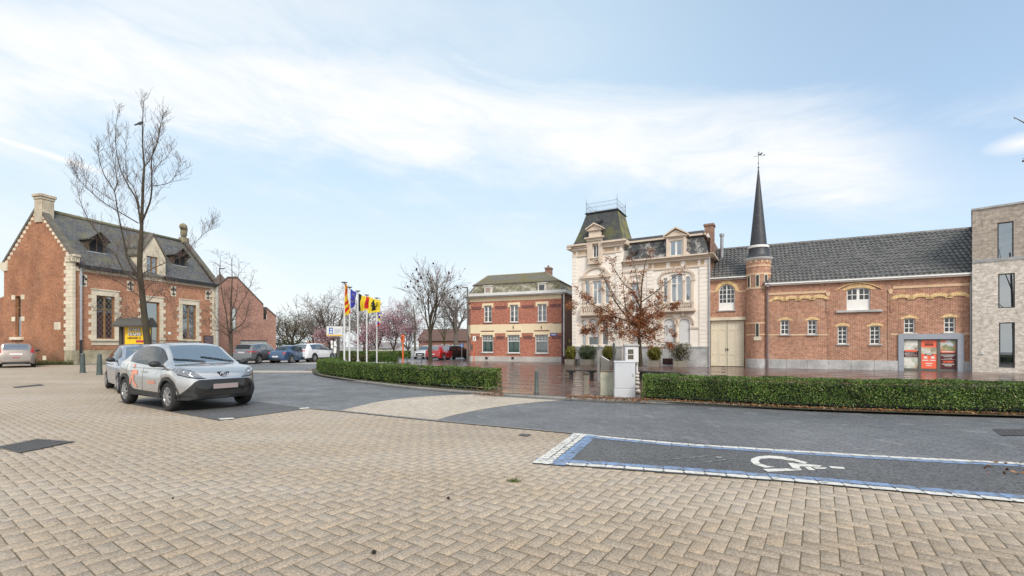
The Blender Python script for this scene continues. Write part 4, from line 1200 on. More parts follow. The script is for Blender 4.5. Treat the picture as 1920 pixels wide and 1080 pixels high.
def shutter(h, f, y):
    m = MB(); a, b, c, d = h[:4]; sp = d - h[4]; zb = c + (d-c)*f
    pts = [(a+.05, zb), (b-.05, zb)] + list(reversed(arc(a+.05, b-.05, sp, d-.05, 12)))
    m.prism(pts, y, y+.03)
    n = int((sp-zb)/.06)
    for i in range(n): m.box(a+.05, b-.05, y-.006, y, zb+.06*i+.008, zb+.06*i+.054)
    return m.build('roller_shutter', shut, mans)
shutter(TH['gb'], .30, .075)
for k in ('g1', 'g2'):
    window(mans, MH[k], MYO+.12, wf, (1,1), .05, .03, glass_b); shutter(MH[k], .03 if k == 'g2' else .06, MYO+.09); sill(mans, MH[k], stone_g, MYO)
window(mans, MH['g0'], MYO+.1, wf, (2,1), .06, .03, glass_b, trans=.7)
window(mans, MH['m1'], MYO+.1, wf, (2,1), .06, .03, glass_b, mull=.08, trans=.68)
window(mans, MH['ta'], MYO+.1, wf, (1,1), .05, .03, glass_b, trans=.72); window(mans, MH['tb'], MYO+.1, wf, (2,1), .06, .03, glass_b, mull=.14, trans=.66); window(mans, MH['tc'], MYO+.1, wf, (1,1), .06, .03, glass_b, trans=.72)
# tower roof
trs = slate('tower_slate', (.040,.043,.047), (.058,.060,.064), (.085,.085,.030), .47, .18, .15, .9, .6)
rt0, rt1 = (.06, uTr+.1), (man.u(1099.5, .6), man.u(1157, .6))
zr0, zr1 = zCt1, man.z(1157, 393, .6)
def frust(mb, levels):
    n = len(levels)
    for i in range(n-1):
        (a0,b0,c0,d0,z0), (a1,b1,c1,d1,z1) = levels[i], levels[i+1]
        A = [(a0,c0,z0),(b0,c0,z0),(b0,d0,z0),(a0,d0,z0)]; B = [(a1,c1,z1),(b1,c1,z1),(b1,d1,z1),(a1,d1,z1)]
        for k in range(4):
            j = (k+1) % 4; mb.quad(A[k], A[j], B[j], B[k])
    a,b,c,d,z = levels[-1]; mb.quad((a,c,z),(b,c,z),(b,d,z),(a,d,z))
tw = MB(); lv = []
for t in (0, .08, .2, .45, .75, 1):
    e = t**.82
    lv.append((rt0[0]+(rt1[0]-rt0[0])*e, rt0[1]+(rt1[1]-rt0[1])*e, -.12+(.6+.12)*e, 3.3+(2.75-3.3)*e, zr0+(zr1-zr0)*t))
frust(tw, lv)
tro = tw.build('tower_roof', trs, mans)
mossm = slate('mossy_slope', (.13,.125,.09), (.09,.09,.06), (.19,.18,.05), .52, .18, .15, 1.2, .85)
ms_ = MB()
for i in range(len(lv)-1):
    (a0,b0,c0,d0,z0), (a1,b1,c1,d1,z1) = lv[i], lv[i+1]
    ms_.quad((b0+.012,c0+.05,z0), (b0+.012,d0-.05,z0), (b1+.012,d1-.05,z1), (b1+.012,c1+.05,z1))
ms_.build('mossy_slope', mossm, tro)
a1,b1,c1,d1,z1 = lv[-1]
MB().box(a1-.1, b1+.1, c1-.1, d1+.1, z1, z1+.06).build('roof_edge', black_m, tro)
cr = MB(); hgt2 = .72; z2 = z1 + .06
for (x, y) in ((a1,c1), (b1,c1), (b1,d1), (a1,d1)):
    cr.tube([(x,y,z2), (x,y,z2+hgt2), (x,y,z2+hgt2+.42)], [.022,.018,.006], 5); cr.ball((x,y,z2+hgt2+.04), .035, 5)
for ((x0,y0),(x1,y1)) in (((a1,c1),(b1,c1)), ((b1,c1),(b1,d1)), ((b1,d1),(a1,d1)), ((a1,d1),(a1,c1))):
    L_ = math.hypot(x1-x0, y1-y0)
    for f_ in (.12, .55, .97): cr.tube([(x0,y0,z2+hgt2*f_), (x1,y1,z2+hgt2*f_)], .010, 4)
    n = int(L_/.16)
    for i in range(1, n):
        x, y = x0+(x1-x0)*i/n, y0+(y1-y0)*i/n; cr.tube([(x,y,z2+.09), (x,y,z2+hgt2*.55)], .006, 3)
        xx, yy = x0+(x1-x0)*(i+.5)/n, y0+(y1-y0)*(i+.5)/n
        cr.tube([(x,y,z2+hgt2*.55), (xx,yy,z2+hgt2*.97)], .005, 3)
cr.build('iron_cresting', M('grey_iron', (.16,.16,.17), .6, .2, 3), tro)
def oculus(par, u, z, y, r, tilt=.25):
    o = MB(Matrix.Translation((u, y, z)) @ Matrix.Rotation(R(-14), 4, 'X'))
    o.lathe([(r*.75, -.26), (r*1.05, -.28), (r*1.3, -.2), (r*1.3, .35)], 16, axis='y', mi=0); o.lathe([(.001, -.17), (r*.78, -.17)], 16, axis='y', mi=1)
    o.ball((0, -.1, r*1.35), r*.5, 6, 0); o.ball((r*1.2, -.1, r*.3), r*.35, 6, 0); o.ball((-r*1.2, -.1, r*.3), r*.35, 6, 0)
    return o.build('oculus', [M('zinc_dark', (.045,.046,.05), .5, .2, 4), flat('oculus_pane', (.78,.82,.86), .3)], par, smooth=True, angle=40)
u, z = man.uz(1125.5, 414.5, .35); oculus(tro, u, z, .38, .14)
# tower dormer
dm = MB()
h = TH['dw']; zdt = man.z(1117, 452)
for (a, b) in ((ud0, h[0]), (h[1], ud1)): dm.bbox(a, b, -.16, .01, man.z(1117, 493), zdt, .015)
dm.box(h[0], h[1], -.158, .6, h[3], zdt); dm.box(ud0, ud1, .0, 1.2, zCt1-.2, zdt)
cornice(dm, ud0+.05, ud1-.05, zdt, zdt+.26, .2, -.16)
zq = zdt+.26
dm.bbox(ud0+.14, ud1-.14, -.18, .9, zq, zq+.42, .02)
cornice(dm, ud0+.14, ud1-.14, zq+.42, zq+.52, .12, -.18)
zq += .52
uc = (ud0+ud1)/2; hw = (ud1-ud0)/2+.0
dm.prism([(uc-hw, zq), (uc+hw, zq), (uc+hw, zq+.06), (uc, zq+.42), (uc-hw, zq+.06)], -.2, .5)
dm.prism([(uc-hw-.08, zq+.06), (uc, zq+.42), (uc+hw+.08, zq+.06), (uc+hw+.08, zq+.14), (uc, zq+.52), (uc-hw-.08, zq+.14)], -.34, .5)
dmo = dm.build('dormer', trim_t, mans)
window(mans, h, .08, wf, (2,1), .06, .03, glass, mull=.08, curtain=(curtain_w, [(.6, 1, 0, 1)]))
bl = MB(); balustrade(bl, man.u(1105), man.u(1127), man.z(1116, 493), man.z(1116, 484), -.24, -.12, 6); bl.box(man.u(1104), man.u(1128), -.3, 0, man.z(1116, 496), man.z(1116, 493)); bl.build('balustrade', trim_t, mans)
# main mansard roof
rs = slate('mansard_slate', (.05,.052,.054), (.07,.07,.072), (.34,.33,.30), .47, .2, .15, 2.2, .75)
mr = MB()
zA, zB = zCm1, man.z(1300, 441.5, MYO+.6)
frust(mr, [(uTr-.2, Lm-.05, MYO+.02, 8.5, zA), (uTr-.2, Lm-.2, MYO+.35, 8.2, zA+(zB-zA)*.5), (uTr-.2, Lm-.42, MYO+.62, 8, zB)])
mro = mr.build('mansard_roof', rs, mans)
e = MB(); e.box(uTr-.1, Lm-.3, MYO+.42, MYO+.7, zB-.06, zB+.06, 0); e.box(uTr-.1, Lm-.36, MYO+.5, 8, zB+.06, zB+.26, 1); e.box(Lm-.42, Lm-.24, MYO+.42, 8, zB-.05, zB+.06, 0)
pieces(e, 'roof_edge', [trim_t, M('roof_felt', (.075,.078,.085), .7, .2, 2)], mro)
bbm = MB(); bbm.obox((Lm-.1, MYO+1.6, zB-.1), (0,1,0), (1,0,0), (0,0,1), 1.1, .03, .1); bbm.build('bargeboard', white_p, mro)
u, z = man.uz(1191, 470.7, MYO+.2); oculus(mro, u, z, MYO+.28, .19)
dm = MB(); da, db = man.u(1249, MYO), man.u(1286, MYO); zd0, zd1 = zCm1, man.z(1268, 446, MYO)
dw = man.rect(1256, 450.7, 1279, 479, MYO) + (0,)
wall(dm, da, db, zd0, zd1, [dw], MYO-.02, .14); dm.box(da, da+.05, MYO-.0, 1.6, zd0, zd1); dm.box(db-.05, db, MYO-.0, 1.6, zd0, zd1)
for s in range(2):
    x = da+.02 if s == 0 else db-.15; dm.bbox(x, x+.13, MYO-.08, MYO-.015, zd0, zd1, .01)
cornice(dm, da, db, zd1, zd1+.14, .16, MYO-.02)
uc, hw = (da+db)/2, (db-da)/2+.17; zq = zd1+.14
dm.prism([(uc-hw+.1, zq), (uc+hw-.1, zq), (uc, zq+.42)], MYO-.06, 1.9)
dm.prism([(uc-hw, zq), (uc, zq+.48), (uc+hw, zq), (uc+hw, zq+.09), (uc, zq+.6), (uc-hw, zq+.09)], MYO-.2, 1.9)
dmo = dm.build('dormer', trim_t, mans)
window(mans, dw, MYO+.06, wf, (2,1), .06, .03, glass_b, mull=.13)
dn = MB(); u, z = man.uz(1291, 474, MYO); dn.prism([(u-.16, z-.2), (u+.2, z-.2), (u+.05, z-.05), (u-.16, z+.16)], MYO-.02, MYO+.12); dn.build('scroll', trim_t, mans)
CBR = brick('chimney_brick', (.26,.13,.085), (.18,.08,.055), (.3,.24,.2), .21, .07, .012, .25)
ch = MB(); a, b = man.u(1321.5, 2.2), man.u(1338, 2.2); z0_, z1_ = 4, man.z(1330, 424, 2.2)
ch.box(a, b, 2.0, 2.8, z0_, z1_); ch.box(a-.06, b+.06, 1.94, 2.86, z1_, z1_+.13); ch.box(Lm-.02, Lm+.02, MYO+1, 7.5, z0_, zB-.05)
ch.prism([(2.8, 6.4), (5.2, 6.4), (5.2, 6.9), (2.8, 8.4)], a, b, 'x')
ch.build('chimney', CBR, mans)
dpm = MB(); dpm.tube([(Lm+.07, MYO-.1, zCm0), (Lm+.07, MYO-.1, .0)], .05, 8); pieces(dpm, 'drainpipe', zinc, mans)

# ============ red brick corner house
red_f = Fac(P(882.5, 676.7, PZ)[:2], math.atan2(P(1055, 679.1, PZ)[1]-P(882.5, 676.7, PZ)[1], P(1055, 679.1, PZ)[0]-P(882.5, 676.7, PZ)[0]), PZ)
Lr = math.dist(P(882.5, 676.7, PZ)[:2], P(1055, 679.1, PZ)[:2])
RB = brick('orange_red_brick', (.44,.135,.08), (.34,.095,.055), (.42,.28,.22), .21, .068, .010, .16, (.5,.33,.27))
rh = red_f.empty('brick_house', 'two storey red brick corner house with cream bands and mossy mansard roof', 'house')
zt = red_f.z(970, 552.5)
RW = {}
for k, r in dict(u1=(907.5,573,922,604), u2=(956,571.5,972,604), u3=(1008,570,1025,603), g1=(903.4,628,924.7,661), g2=(951.5,628,974.8,662), g3=(1003.5,627.5,1028,662.5)).items(): RW[k] = red_f.rect(*r) + (0,)
cw = .95
ca = R(45)                                         # chamfered corner to the left
CM = Matrix.Translation((0,0,0)) @ Matrix.Rotation(-R(48), 4, 'Z') @ Matrix.Translation((-cw, 0, 0))
mb = MB(); wall(mb, 0, Lr, 0, zt, list(RW.values()), 0, .12)
zc_ = lambda y: red_f.z(880, y)
chole = [(.28, .72, zc_(605), zc_(575), 0), (.26, .74, zc_(662), zc_(629), 0)]
mb.M = CM; wall(mb, 0, cw, 0, zt, chole, 0, .12); mb.M = None
cx0 = CM @ Vector((0,0,0))
mb.quad((cx0.x, cx0.y, 0), (cx0.x, 9, 0), (cx0.x, 9, zt), (cx0.x, cx0.y, zt))
mb.build('wall', RB, rh)
SB = brick('shaded_side_brick', (.22,.10,.055), (.17,.075,.04), (.25,.19,.15), .21, .068, .012, .2)  # house brick darkened: the shade on this side is put into the colour
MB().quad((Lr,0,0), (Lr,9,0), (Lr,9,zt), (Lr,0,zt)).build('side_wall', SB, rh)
bd = MB()
def rb(px0, y0, px1, y1, proj=.02, mi=0):
    a, b, c, d = red_f.rect(px0, y0, px1, y1); bd.box(a, b, -proj, .005, c, d, mi)
z1a, z1b = red_f.z(970, 625), red_f.z(970, 607.5); z2a, z2b = red_f.z(970, 563), red_f.z(970, 552)
bd.box(0, Lr, -.02, .004, z1a+.02, z1b); bd.box(0, Lr, -.022, .004, z2a, z2b-.01)
bd.M = CM; bd.box(0, cw, -.02, .004, z1a+.02, z1b); bd.box(0, cw, -.022, .004, z2a, z2b-.01)
for (h_, w_) in ((chole[0], .12), (chole[1], .12)):
    bd.box(h_[0]-w_, h_[1]+w_, -.05, .004, h_[3]+.0, h_[3]+.16); bd.box(h_[0]-w_, h_[0], -.05, .004, h_[3]-.22, h_[3]); bd.box(h_[1], h_[1]+w_, -.05, .004, h_[3]-.22, h_[3])
bd.M = None
for k in RW:
    h = RW[k]; w = .17
    bd.box(h[0]-w, h[1]+w, -.06, .004, h[3]+.002, h[3]+.2); bd.box(h[0]-w, h[0], -.06, .004, h[3]-.2, h[3]+.002); bd.box(h[1], h[1]+w, -.06, .004, h[3]-.2, h[3]+.002)
pieces(bd, 'cream_band', cream_p, rh)
bk = MB(); dkb = brick('dark_band_brick', (.16,.05,.045), (.10,.035,.035), (.3,.18,.15), .21, .068, .01, .2)
zs = [(red_f.z(970, 579), red_f.z(970, 572.5)), (red_f.z(970, 636), red_f.z(970, 630))]
for i, ks_ in enumerate((('u1','u2','u3'), ('g1','g2','g3'))):
    edges = [0.1] + [e for k in ks_ for e in (RW[k][0]-.3, RW[k][1]+.3)] + [Lr-.15]
    for a, b in zip(edges[0::2], edges[1::2]): bk.box(a, b, -.008, .003, *zs[i])
for k in ('g1','g2','g3'):
    h = RW[k]; bk.box(h[0]-.1, h[1]+.1, -.03, .003, h[3]+.28, h[3]+.38)
pieces(bk, 'dark_brick_band', dkb, rh)
for k, cur in (('u1', [(0,.42,.1,1), (.58,1,.1,1)]), ('u2', [(0,.5,.25,1), (.55,1,.1,1)]), ('u3', [(0,.4,.05,1), (.6,1,.05,1)])):
    window(rh, RW[k], .07, white_p, (2,3), .07, .03, glass, mull=.12, curtain=(curtain_w, cur)); sill(rh, RW[k], stone_g)
for k, cm_ in (('g1', curtain_g), ('g2', curtain_g), ('g3', curtain_w)):
    h = RW[k]
    w_ = window(rh, h, .07, white_p, (1,1), .07, .03, glass, trans=.66, curtain=(cm_, [(.12 if k == 'g1' else .02,.98,0,.66)])); sill(rh, h, stone_g)
    bars = MB(); a, b, c, d = h[:4]; zt3 = c+(d-c)*.66
    for i in range(1, 4): bars.box(a+(b-a)*i/4-.015, a+(b-a)*i/4+.015, .075, .11, zt3, d-.07)
    bars.box(a+.07, b-.07, .076, .108, (zt3+d-.07)/2-.012, (zt3+d-.07)/2+.012); bars.build('glazing_bar', white_p, w_)
    cb = MB(); 
    for q in range(12): cb.quad((a+(b-a)*q/12, .2+.02*(q%2), zt3), (a+(b-a)*(q+1)/12, .2+.02*((q+1)%2), zt3), (a+(b-a)*(q+1)/12, .2+.02*((q+1)%2), d), (a+(b-a)*q/12, .2+.02*(q%2), d))
    cb.build('curtain', curtain_w, w_)
for h in chole: window(rh, h, .07, white_p, (1,2), .06, .03, glass, Mx=CM, curtain=(curtain_w, [(0,1,.3,1)]))
pm = MB(); zpp = red_f.z(970, 668.5)
for i in range(7): pm.bbox(Lr*i/7+.004, Lr*(i+1)/7-.004, -.05, 0, -.1, zpp, .008)
pm.M = CM; pm.box(0, cw, -.05, 0, -.1, zpp); pm.M = None
pieces(pm, 'plinth', M('pale_plinth', (.46,.44,.41), .8, .2, 1.5, var2=.12), rh)
vt = MB()
for x in (912.5, 961.5):
    a, b, c, d = red_f.rect(x-2.3, 669, x+2.3, 674); vt.box(a, b, -.06, -.05, c, d)
pieces(vt, 'cellar_vent', black_m, rh)
g = MB(); g.box(-.05, Lr+.1, -.42, .02, zt-.02, zt+.22); g.box(-.02, Lr+.06, -.28, .02, zt-.12, zt-.02); g.M = CM; g.box(-.1, cw+.1, -.42, .02, zt-.02, zt+.218); g.M = None; g.box(Lr+.0, Lr+.38, -.4, 9, zt-.02, zt+.215)
g.box(cx0.x-.35, cx0.x, cx0.y-.2, 9, zt-.02, zt+.216)
pieces(g, 'gutter', zinc_w, rh)
mossr = slate('mossy_mansard', (.18,.165,.105), (.10,.10,.055), (.33,.31,.25), .48, .22, .12, 2.2, .9)
ups = slate('mossy_upper_slate', (.155,.14,.115), (.115,.105,.087), (.13,.108,.035), .52, .28, .16, .7, .8)
zg = zt + .2; zm_ = red_f.z(970, 532.5, .8)
x0_, x1_ = cx0.x, Lr
rr_ = MB()
foot = [(x0_, 9), (x0_, cx0.y), (0, 0), (Lr, 0), (Lr, 9)]
def inset(e): return [(x0_+e, 9-e), (x0_+e, cx0.y+e*.4), (0+e*.4, e), (Lr-e, e), (Lr-e, 9-e)]
A = [(*p, zg) for p in inset(-.05)]; B = [(*p, zm_) for p in inset(.55)]
for i in range(5): rr_.quad(A[i], A[(i+1) % 5], B[(i+1) % 5], B[i])
rfo = rr_.build('roof', mossr, rh)
uu = MB(); Bq = [(*p, zm_+.06) for p in inset(.38)]
zr_ = red_f.z(1000, 512, 4.4); k0, k1 = red_f.u(914, 4.4), red_f.u(1023, 4.4)
r0, r1 = (k0, 4.4, zr_), (k1, 4.4, zr_)
uu.poly([Bq[2], Bq[3], r1, r0]); uu.poly([Bq[3], Bq[4], r1]); uu.poly([Bq[4], Bq[0], r0, r1]); uu.poly([Bq[0], Bq[1], r0]); uu.poly([Bq[1], Bq[2], r0])
uu.build('upper_roof', ups, rfo)
ed = MB()
for i in (0, 1, 2, 3): ed.tube([B[i], B[i+1]], .09, 6)
for i in (1, 2): ed.tube([Bq[i], r0], .05, 5)
ed.tube([Bq[3], r1], .05, 5); ed.tube([r0, r1], .06, 5)
pieces(ed, 'ridge_cap', M('weathered_edge', (.33,.29,.24), .9, .3, 3, var2=.2), rfo)
for (x0,y0,x1,y1) in ((908.7,537,922.5,551), (1008.6,531.5,1024,547)):
    a, b, c, d = red_f.rect(x0,y0,x1,y1)
    dd = MB(); dd.box(a, b, -.08, .9, c, d, 0); dd.box(a-.05, b+.05, -.13, .9, d, d+.07, 0); dd.box(a+.14, b-.14, -.1, -.08, c+.13, d-.12, 1)
    dd.build('dormer', [M('peeling_white', (.55,.52,.47), .8, .2, 5), flat('dormer_pane', (.30,.22,.18) if x0 < 950 else (.06,.065,.075), .4)], rfo)
ch = MB(); u = red_f.u(1029, 4.4); z = red_f.z(1029, 502, 4.4); ch.box(u-.28, u+.28, 4.1, 4.7, zr_-.5, z); ch.box(u-.33, u+.33, 4.05, 4.75, z-.15, z-.02); ch.lathe([(.1, z), (.09, z+.22)], 8, (u-.05, 4.4, 0)); ch.build('chimney', CBR, rfo)
dpm = MB(); u = Lr-.02; dpm.tube([(u-.02,-.1,zt), (u-.02,-.1,0)], .05, 8, 0); dpm.tube([(u+.14,-.06,zt), (u+.14,-.06,.5)], .06, 8, 1); dpm.box(u-.8, u-.06, -.05, -.02, z1b-.02, z1b+.02, 0)
pieces(dpm, 'drainpipe', [M('pipe_dark_purple', (.10,.06,.075), .5, .2, 3), zinc_w], rh)
ns = MB(); a, b, c, d = red_f.rect(1032, 624.6, 1044.2, 629.8); ns.box(a, b, -.02, 0, c, d, 0)
for (f0, f1, g0_, g1_) in ((.1,.45,.55,.75), (.5,.9,.55,.75), (.2,.8,.2,.4)): ns.quad((a+(b-a)*f0,-.022,c+(d-c)*g0_), (a+(b-a)*f1,-.022,c+(d-c)*g0_), (a+(b-a)*f1,-.022,c+(d-c)*g1_), (a+(b-a)*f0,-.022,c+(d-c)*g1_), 1)
ns.build('street_name_plate', [flat('enamel_blue', (.03,.06,.32), .3), pw], rh)
anc = MB()
for x in (962.5, 1015): 
    u, z = red_f.uz(x, 614); anc.prism([(u-.05,z), (u,z+.2), (u+.05,z), (u,z-.2)], -.05, -.015)
pieces(anc, 'wall_anchor', rust_r, rh)
yl = MB(); u, z = 0, 0; zq = ZH(640, 42) - PZ
yl.lathe([(.001,0), (.16,0), (.16,.05), (.001,.05)], 12, (Lr+.03, 1.9, zq), 'x'); yl.build('round_plate', flat('yellow_plate', (.55,.40,.05), .5), rh)
# ============ old school house on the left
LO = P(137, 683.2, 0)
lef = Fac(LO[:2], R(74.3), 0.0)
Ll = lef.u(404.5)
LW = 8.1
gab = Fac((LO[0] + lef.V[0]*LW, LO[1] + lef.V[1]*LW), lef.a - math.pi/2, 0.0)
GM = Matrix.Translation((0, LW, 0)) @ Matrix.Rotation(-math.pi/2, 4, 'Z')
OB = brick('old_orange_brick', (.39,.145,.075), (.30,.10,.05), (.40,.29,.20), .21, .068, .012, .22, (.50,.33,.22), foot_tone=(.3, 1.3, (.10,.065,.03)))
OBG = brick('shaded_gable_brick', (.34,.115,.05), (.26,.078,.035), (.34,.24,.16), .21, .068, .012, .3, (.36,.27,.20), foot_tone=(.2, 2.2, (.09,.05,.03)))  # front brick darkened: the gable's weaker light is put into the colour
sch = lef.empty('school_house', 'old orange brick house with stone quoins, steep slate roof and tall stone chimney', 'house')
zEv = (lef.z(141, 497) + lef.z(401, 534))/2
LH = {}
for k, r in dict(w1=(180.5,555,214.6,635.5), dr=(270.5,566,299,672), w2=(342,571.5,367.4,636.5)).items(): LH[k] = lef.rect(*r) + (0,)
LH['dr'] = (LH['dr'][0], LH['dr'][1], .5, LH['dr'][3], 0)
mb = MB(); wall(mb, 0, Ll, 0, zEv, list(LH.values()), 0, .22)
mb.quad((Ll,0,0), (Ll,LW,0), (Ll,LW,zEv), (Ll,0,zEv))
mb.build('wall', OB, sch)
# gable facing the square
gh = gab.rect(28.5, 555, 39.4, 632) + (0,); gh = (*gh[:4], .08)
zAp = gab.z(70, 389)
zEg = gab.z(125, 486)
mb = MB(GM); wall(mb, 0, LW, 0, zEg, [gh], 0, .2)
mb.poly([(0, 0, zEg), (LW, 0, zEg), (LW/2, 0, zAp)])
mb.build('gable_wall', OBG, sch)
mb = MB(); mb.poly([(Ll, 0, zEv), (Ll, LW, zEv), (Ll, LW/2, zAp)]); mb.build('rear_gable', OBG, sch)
sl = slate('school_slate', (.080,.082,.084), (.115,.116,.116), (.12,.115,.08), .46, .30, .17, 1.0, .75)
rm = MB(); ze_ = zEv + .05; k_ = (zAp - zEg)/(LW/2)
rm.quad((.35, -.25, ze_-.1), (Ll-.35, -.25, ze_-.1), (Ll-.35, LW/2, zAp-.12), (.35, LW/2, zAp-.12)); rm.quad((.35, LW+.2, ze_-.1), (Ll-.35, LW+.2, ze_-.1), (Ll-.35, LW/2, zAp-.12), (.35, LW/2, zAp-.12))
sro = rm.build('roof', sl, sch)
rdg = MB(); rdg.tube([(.4, LW/2, zAp-.08), (Ll-.4, LW/2, zAp-.08)], .16, 7); rdg.build('ridge', M('lichen_ridge', (.16,.15,.10), .95, .4, 3, var2=.3), sro, smooth=True)
cp = MB(); cpm = M('mossy_coping', (.115,.105,.085), .9, .35, 2, var2=.3)
for (x0, x1) in ((-.06, .42), (Ll-.42, Ll+.06)):
    ye = -.12
    for (ya, za, yb, zb2) in ((ye, zEg-.1, LW/2, zAp), (LW-ye, zEg-.1, LW/2, zAp)):
        cp.add([(x0,ya,za),(x1,ya,za),(x1,yb,zb2),(x0,yb,zb2),(x0,ya,za+.26),(x1,ya,za+.26),(x1,yb,zb2+.26),(x0,yb,zb2+.26)], [(0,3,2,1),(4,5,6,7),(0,1,5,4),(1,2,6,5),(2,3,7,6),(3,0,4,7)])
pieces(cp, 'gable_coping', cpm, sch)
# toothed pale blocks up the gable slopes, corner quoins
qs = MB(); n = 13
for i in range(n):
    f_ = (i+.5)/n
    for sgn in (0, 1):
        y = LW*f_/2; z = zEg + (zAp-zEg)*f_ - .05
        yy = y if sgn == 0 else LW-y
        qs.box(-.012, .003, yy-(.0 if sgn == 0 else .34), yy+(.34 if sgn == 0 else 0), z-.10, z+.13)
def quoin_run(x0, x1, y0, y1, z0, z1, teeth, axis):
    k = round((z1-z0)/.30)
    for i in range(k):
        e = teeth if i % 2 == 0 else 0
        za, zb2 = z0+(z1-z0)*i/k+.006, z0+(z1-z0)*(i+1)/k-.006
        if axis == 'g': qs.bbox(x0, x1, y0, y1+e, za, zb2, .008)
        elif axis == 'f': qs.bbox(x0-e, x1, y0, y1, za, zb2, .008)
        else: qs.bbox(x0, x1+e, y0, y1, za, zb2, .008)
zpl_ = lef.z(138, 657)
quoin_run(-.12, .10, -.12, .62, zpl_, zEg-.25, .22, 'g')
quoin_run(Ll-.45, Ll+.05, -.06, .02, 1.0, zEv-.1, .2, 'f')
qs.bbox(-.2, .3, -.3, .62, zEg-.25, zEg+.15, .03); qs.bbox(-.2, .3, -.4, .5, zEg+.15, zEg+.32, .03)
qs.prism([(LW-.5, zEg-.6), (LW+.1, zEg-.6), (LW+.45, zEg-.15), (LW+.45, zEg+.1), (LW-.5, zEg+.1)], -.1, .3, 'x')
pieces(qs, 'quoin', stone_w, sch)
# stone window surrounds with toothed jambs
ss = MB()
def surround(h, w=.34, top=.42, teeth=.2, sillz=True, y=-.05, step=.33):
    a, b, c, d = h[:4]
    k = max(2, round((d-c)/step))
    for i in range(k):
        e = teeth if i % 2 == 0 else 0
        za, zb2 = c+(d-c)*i/k+.006, c+(d-c)*(i+1)/k-.006
        ss.bbox(a-w-e, a, y, .02, za, zb2, .01); ss.bbox(b, b+w+e, y, .02, za, zb2, .01)
    ss.bbox(a-w, b+w, y, .02, d, d+top, .012); ss.box(a-w-.04, b+w+.04, y-.05, .02, d+top, d+top+.09)
    if sillz:
        ss.bbox(a-w-.1, b+w+.1, y-.12, .02, c-.16, c-.004, .012); ss.bbox(a-w, b+w, y, .02, c-.5, c-.166, .012)
surround(LH['w1']); surround(LH['w2']); surround(LH['dr'], sillz=False)
ss.box(0, Ll, -.03, .01, zEv-.42, zEv-.1)
ss.M = GM
for z in (gh[3]-.1, (gh[2]+gh[3])/2-.2):
    for (a, b) in ((gh[0]-.42, gh[0]-.002), (gh[1]+.002, gh[1]+.42)): ss.bbox(a, b, -.03, .02, z-.18, z+.18, .01)
ss.bbox(gh[0]-.35, gh[1]+.35, -.22, .02, gh[2]-.22, gh[2]-.004, .02)
a, b, c, d = gab.rect(80.5, 667, 87, 675); ss.bbox(a, b, -.03, .02, c, d, .01)
a, b, c, d = gab.rect(101.5, 604, 113.5, 618); ss.bbox(a, b, -.012, .01, c, d, .005)
ss.M = None
pieces(ss, 'stone_trim', stone_w, sch)
pm = MB(); pm.box(0, Ll, -.09, 0, 0, zpl_); pm.box(-.15, .0, -.14, .7, 0, zpl_); pm.box(.0, .2, -.15, -.09, 0, zpl_)
pieces(pm, 'plinth', M('stained_plinth', (.33,.29,.20), .9, .45, 1.1, var2=.25), sch)
for k in ('w1', 'w2'): window(sch, LH[k], .12, wood_b, (2,1), .09, .06, glass_b, mull=.14, lattice=.30, trans=.68)
dr = window(sch, LH['dr'], .14, wood_b, (1,1), .12, .06, glass_b, trans=.62, lattice=0, name='door')
window(sch, gh, .14, wood_b, (1,1), .07, .05, glass_b, trans=.72, Mx=GM)
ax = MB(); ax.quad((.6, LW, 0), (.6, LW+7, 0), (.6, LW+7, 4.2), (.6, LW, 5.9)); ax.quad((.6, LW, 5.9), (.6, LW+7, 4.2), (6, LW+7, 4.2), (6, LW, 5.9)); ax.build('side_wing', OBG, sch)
# wrought wall anchors on pale plates
an = MB(); ai = MB()
for (x0,y0,x1,y1) in ((148,514.5,163,537), (238,526.5,250,546), (319.5,536.5,330,555.5), (384.8,544.5,394,562.5)):
    a, b, c, d = lef.rect(x0,y0,x1,y1); an.bbox(a, b, -.03, .01, c, d, .008)
    u, z, s = (a+b)/2, (c+d)/2, (d-c)
    ai.box(u-.035, u+.035, -.07, -.035, c+s*.12, d-s*.1); 
    ai.prism([(u, d-s*.04), (u+.16, d-s*.3), (u+.05, d-s*.26), (u-.05, d-s*.26), (u-.16, d-s*.3)], -.065, -.033)
    for sg in (-1, 1):
        ai.lathe([(.001,-.07), (.085,-.07), (.085,-.035)], 10, (u+sg*.17, 0, d-s*.36), 'y'); ai.obox((u+sg*.09, -.05, c+s*.2), (.8*sg,0,.6), (0,1,0), (-.6*sg,0,.8), .11, .017, .03)
pieces(an, 'anchor_plate', stone_w, sch); pieces(ai, 'wall_anchor', black_m, sch)
g = MB(); 
for (a, b) in ((.3, lef.u(262)), (lef.u(304), Ll+.05)): g.box(a, b, -.42, -.18, ze_-.2, ze_+.02); g.box(a, b, -.42, .0, ze_-.24, ze_-.2)
pieces(g, 'gutter', black_m, sch)
dpm = MB(); dpm.tube([(.42,-.3,ze_-.15), (.42,-.16,ze_-.5), (.42,-.16,1.9)], .08, 8, 0); dpm.tube([(.42,-.16,1.9), (.42,-.16,.0)], .085, 8, 1)
dpm.tube([(Ll-.05,-.3,ze_-.15), (Ll-.05,-.2,ze_-.5), (Ll-.05,-.2,0)], .16, 9, 2)
pieces(dpm, 'drainpipe', [zinc, black_m, M('grey_downpipe', (.38,.37,.33), .7, .15, 2)], sch)
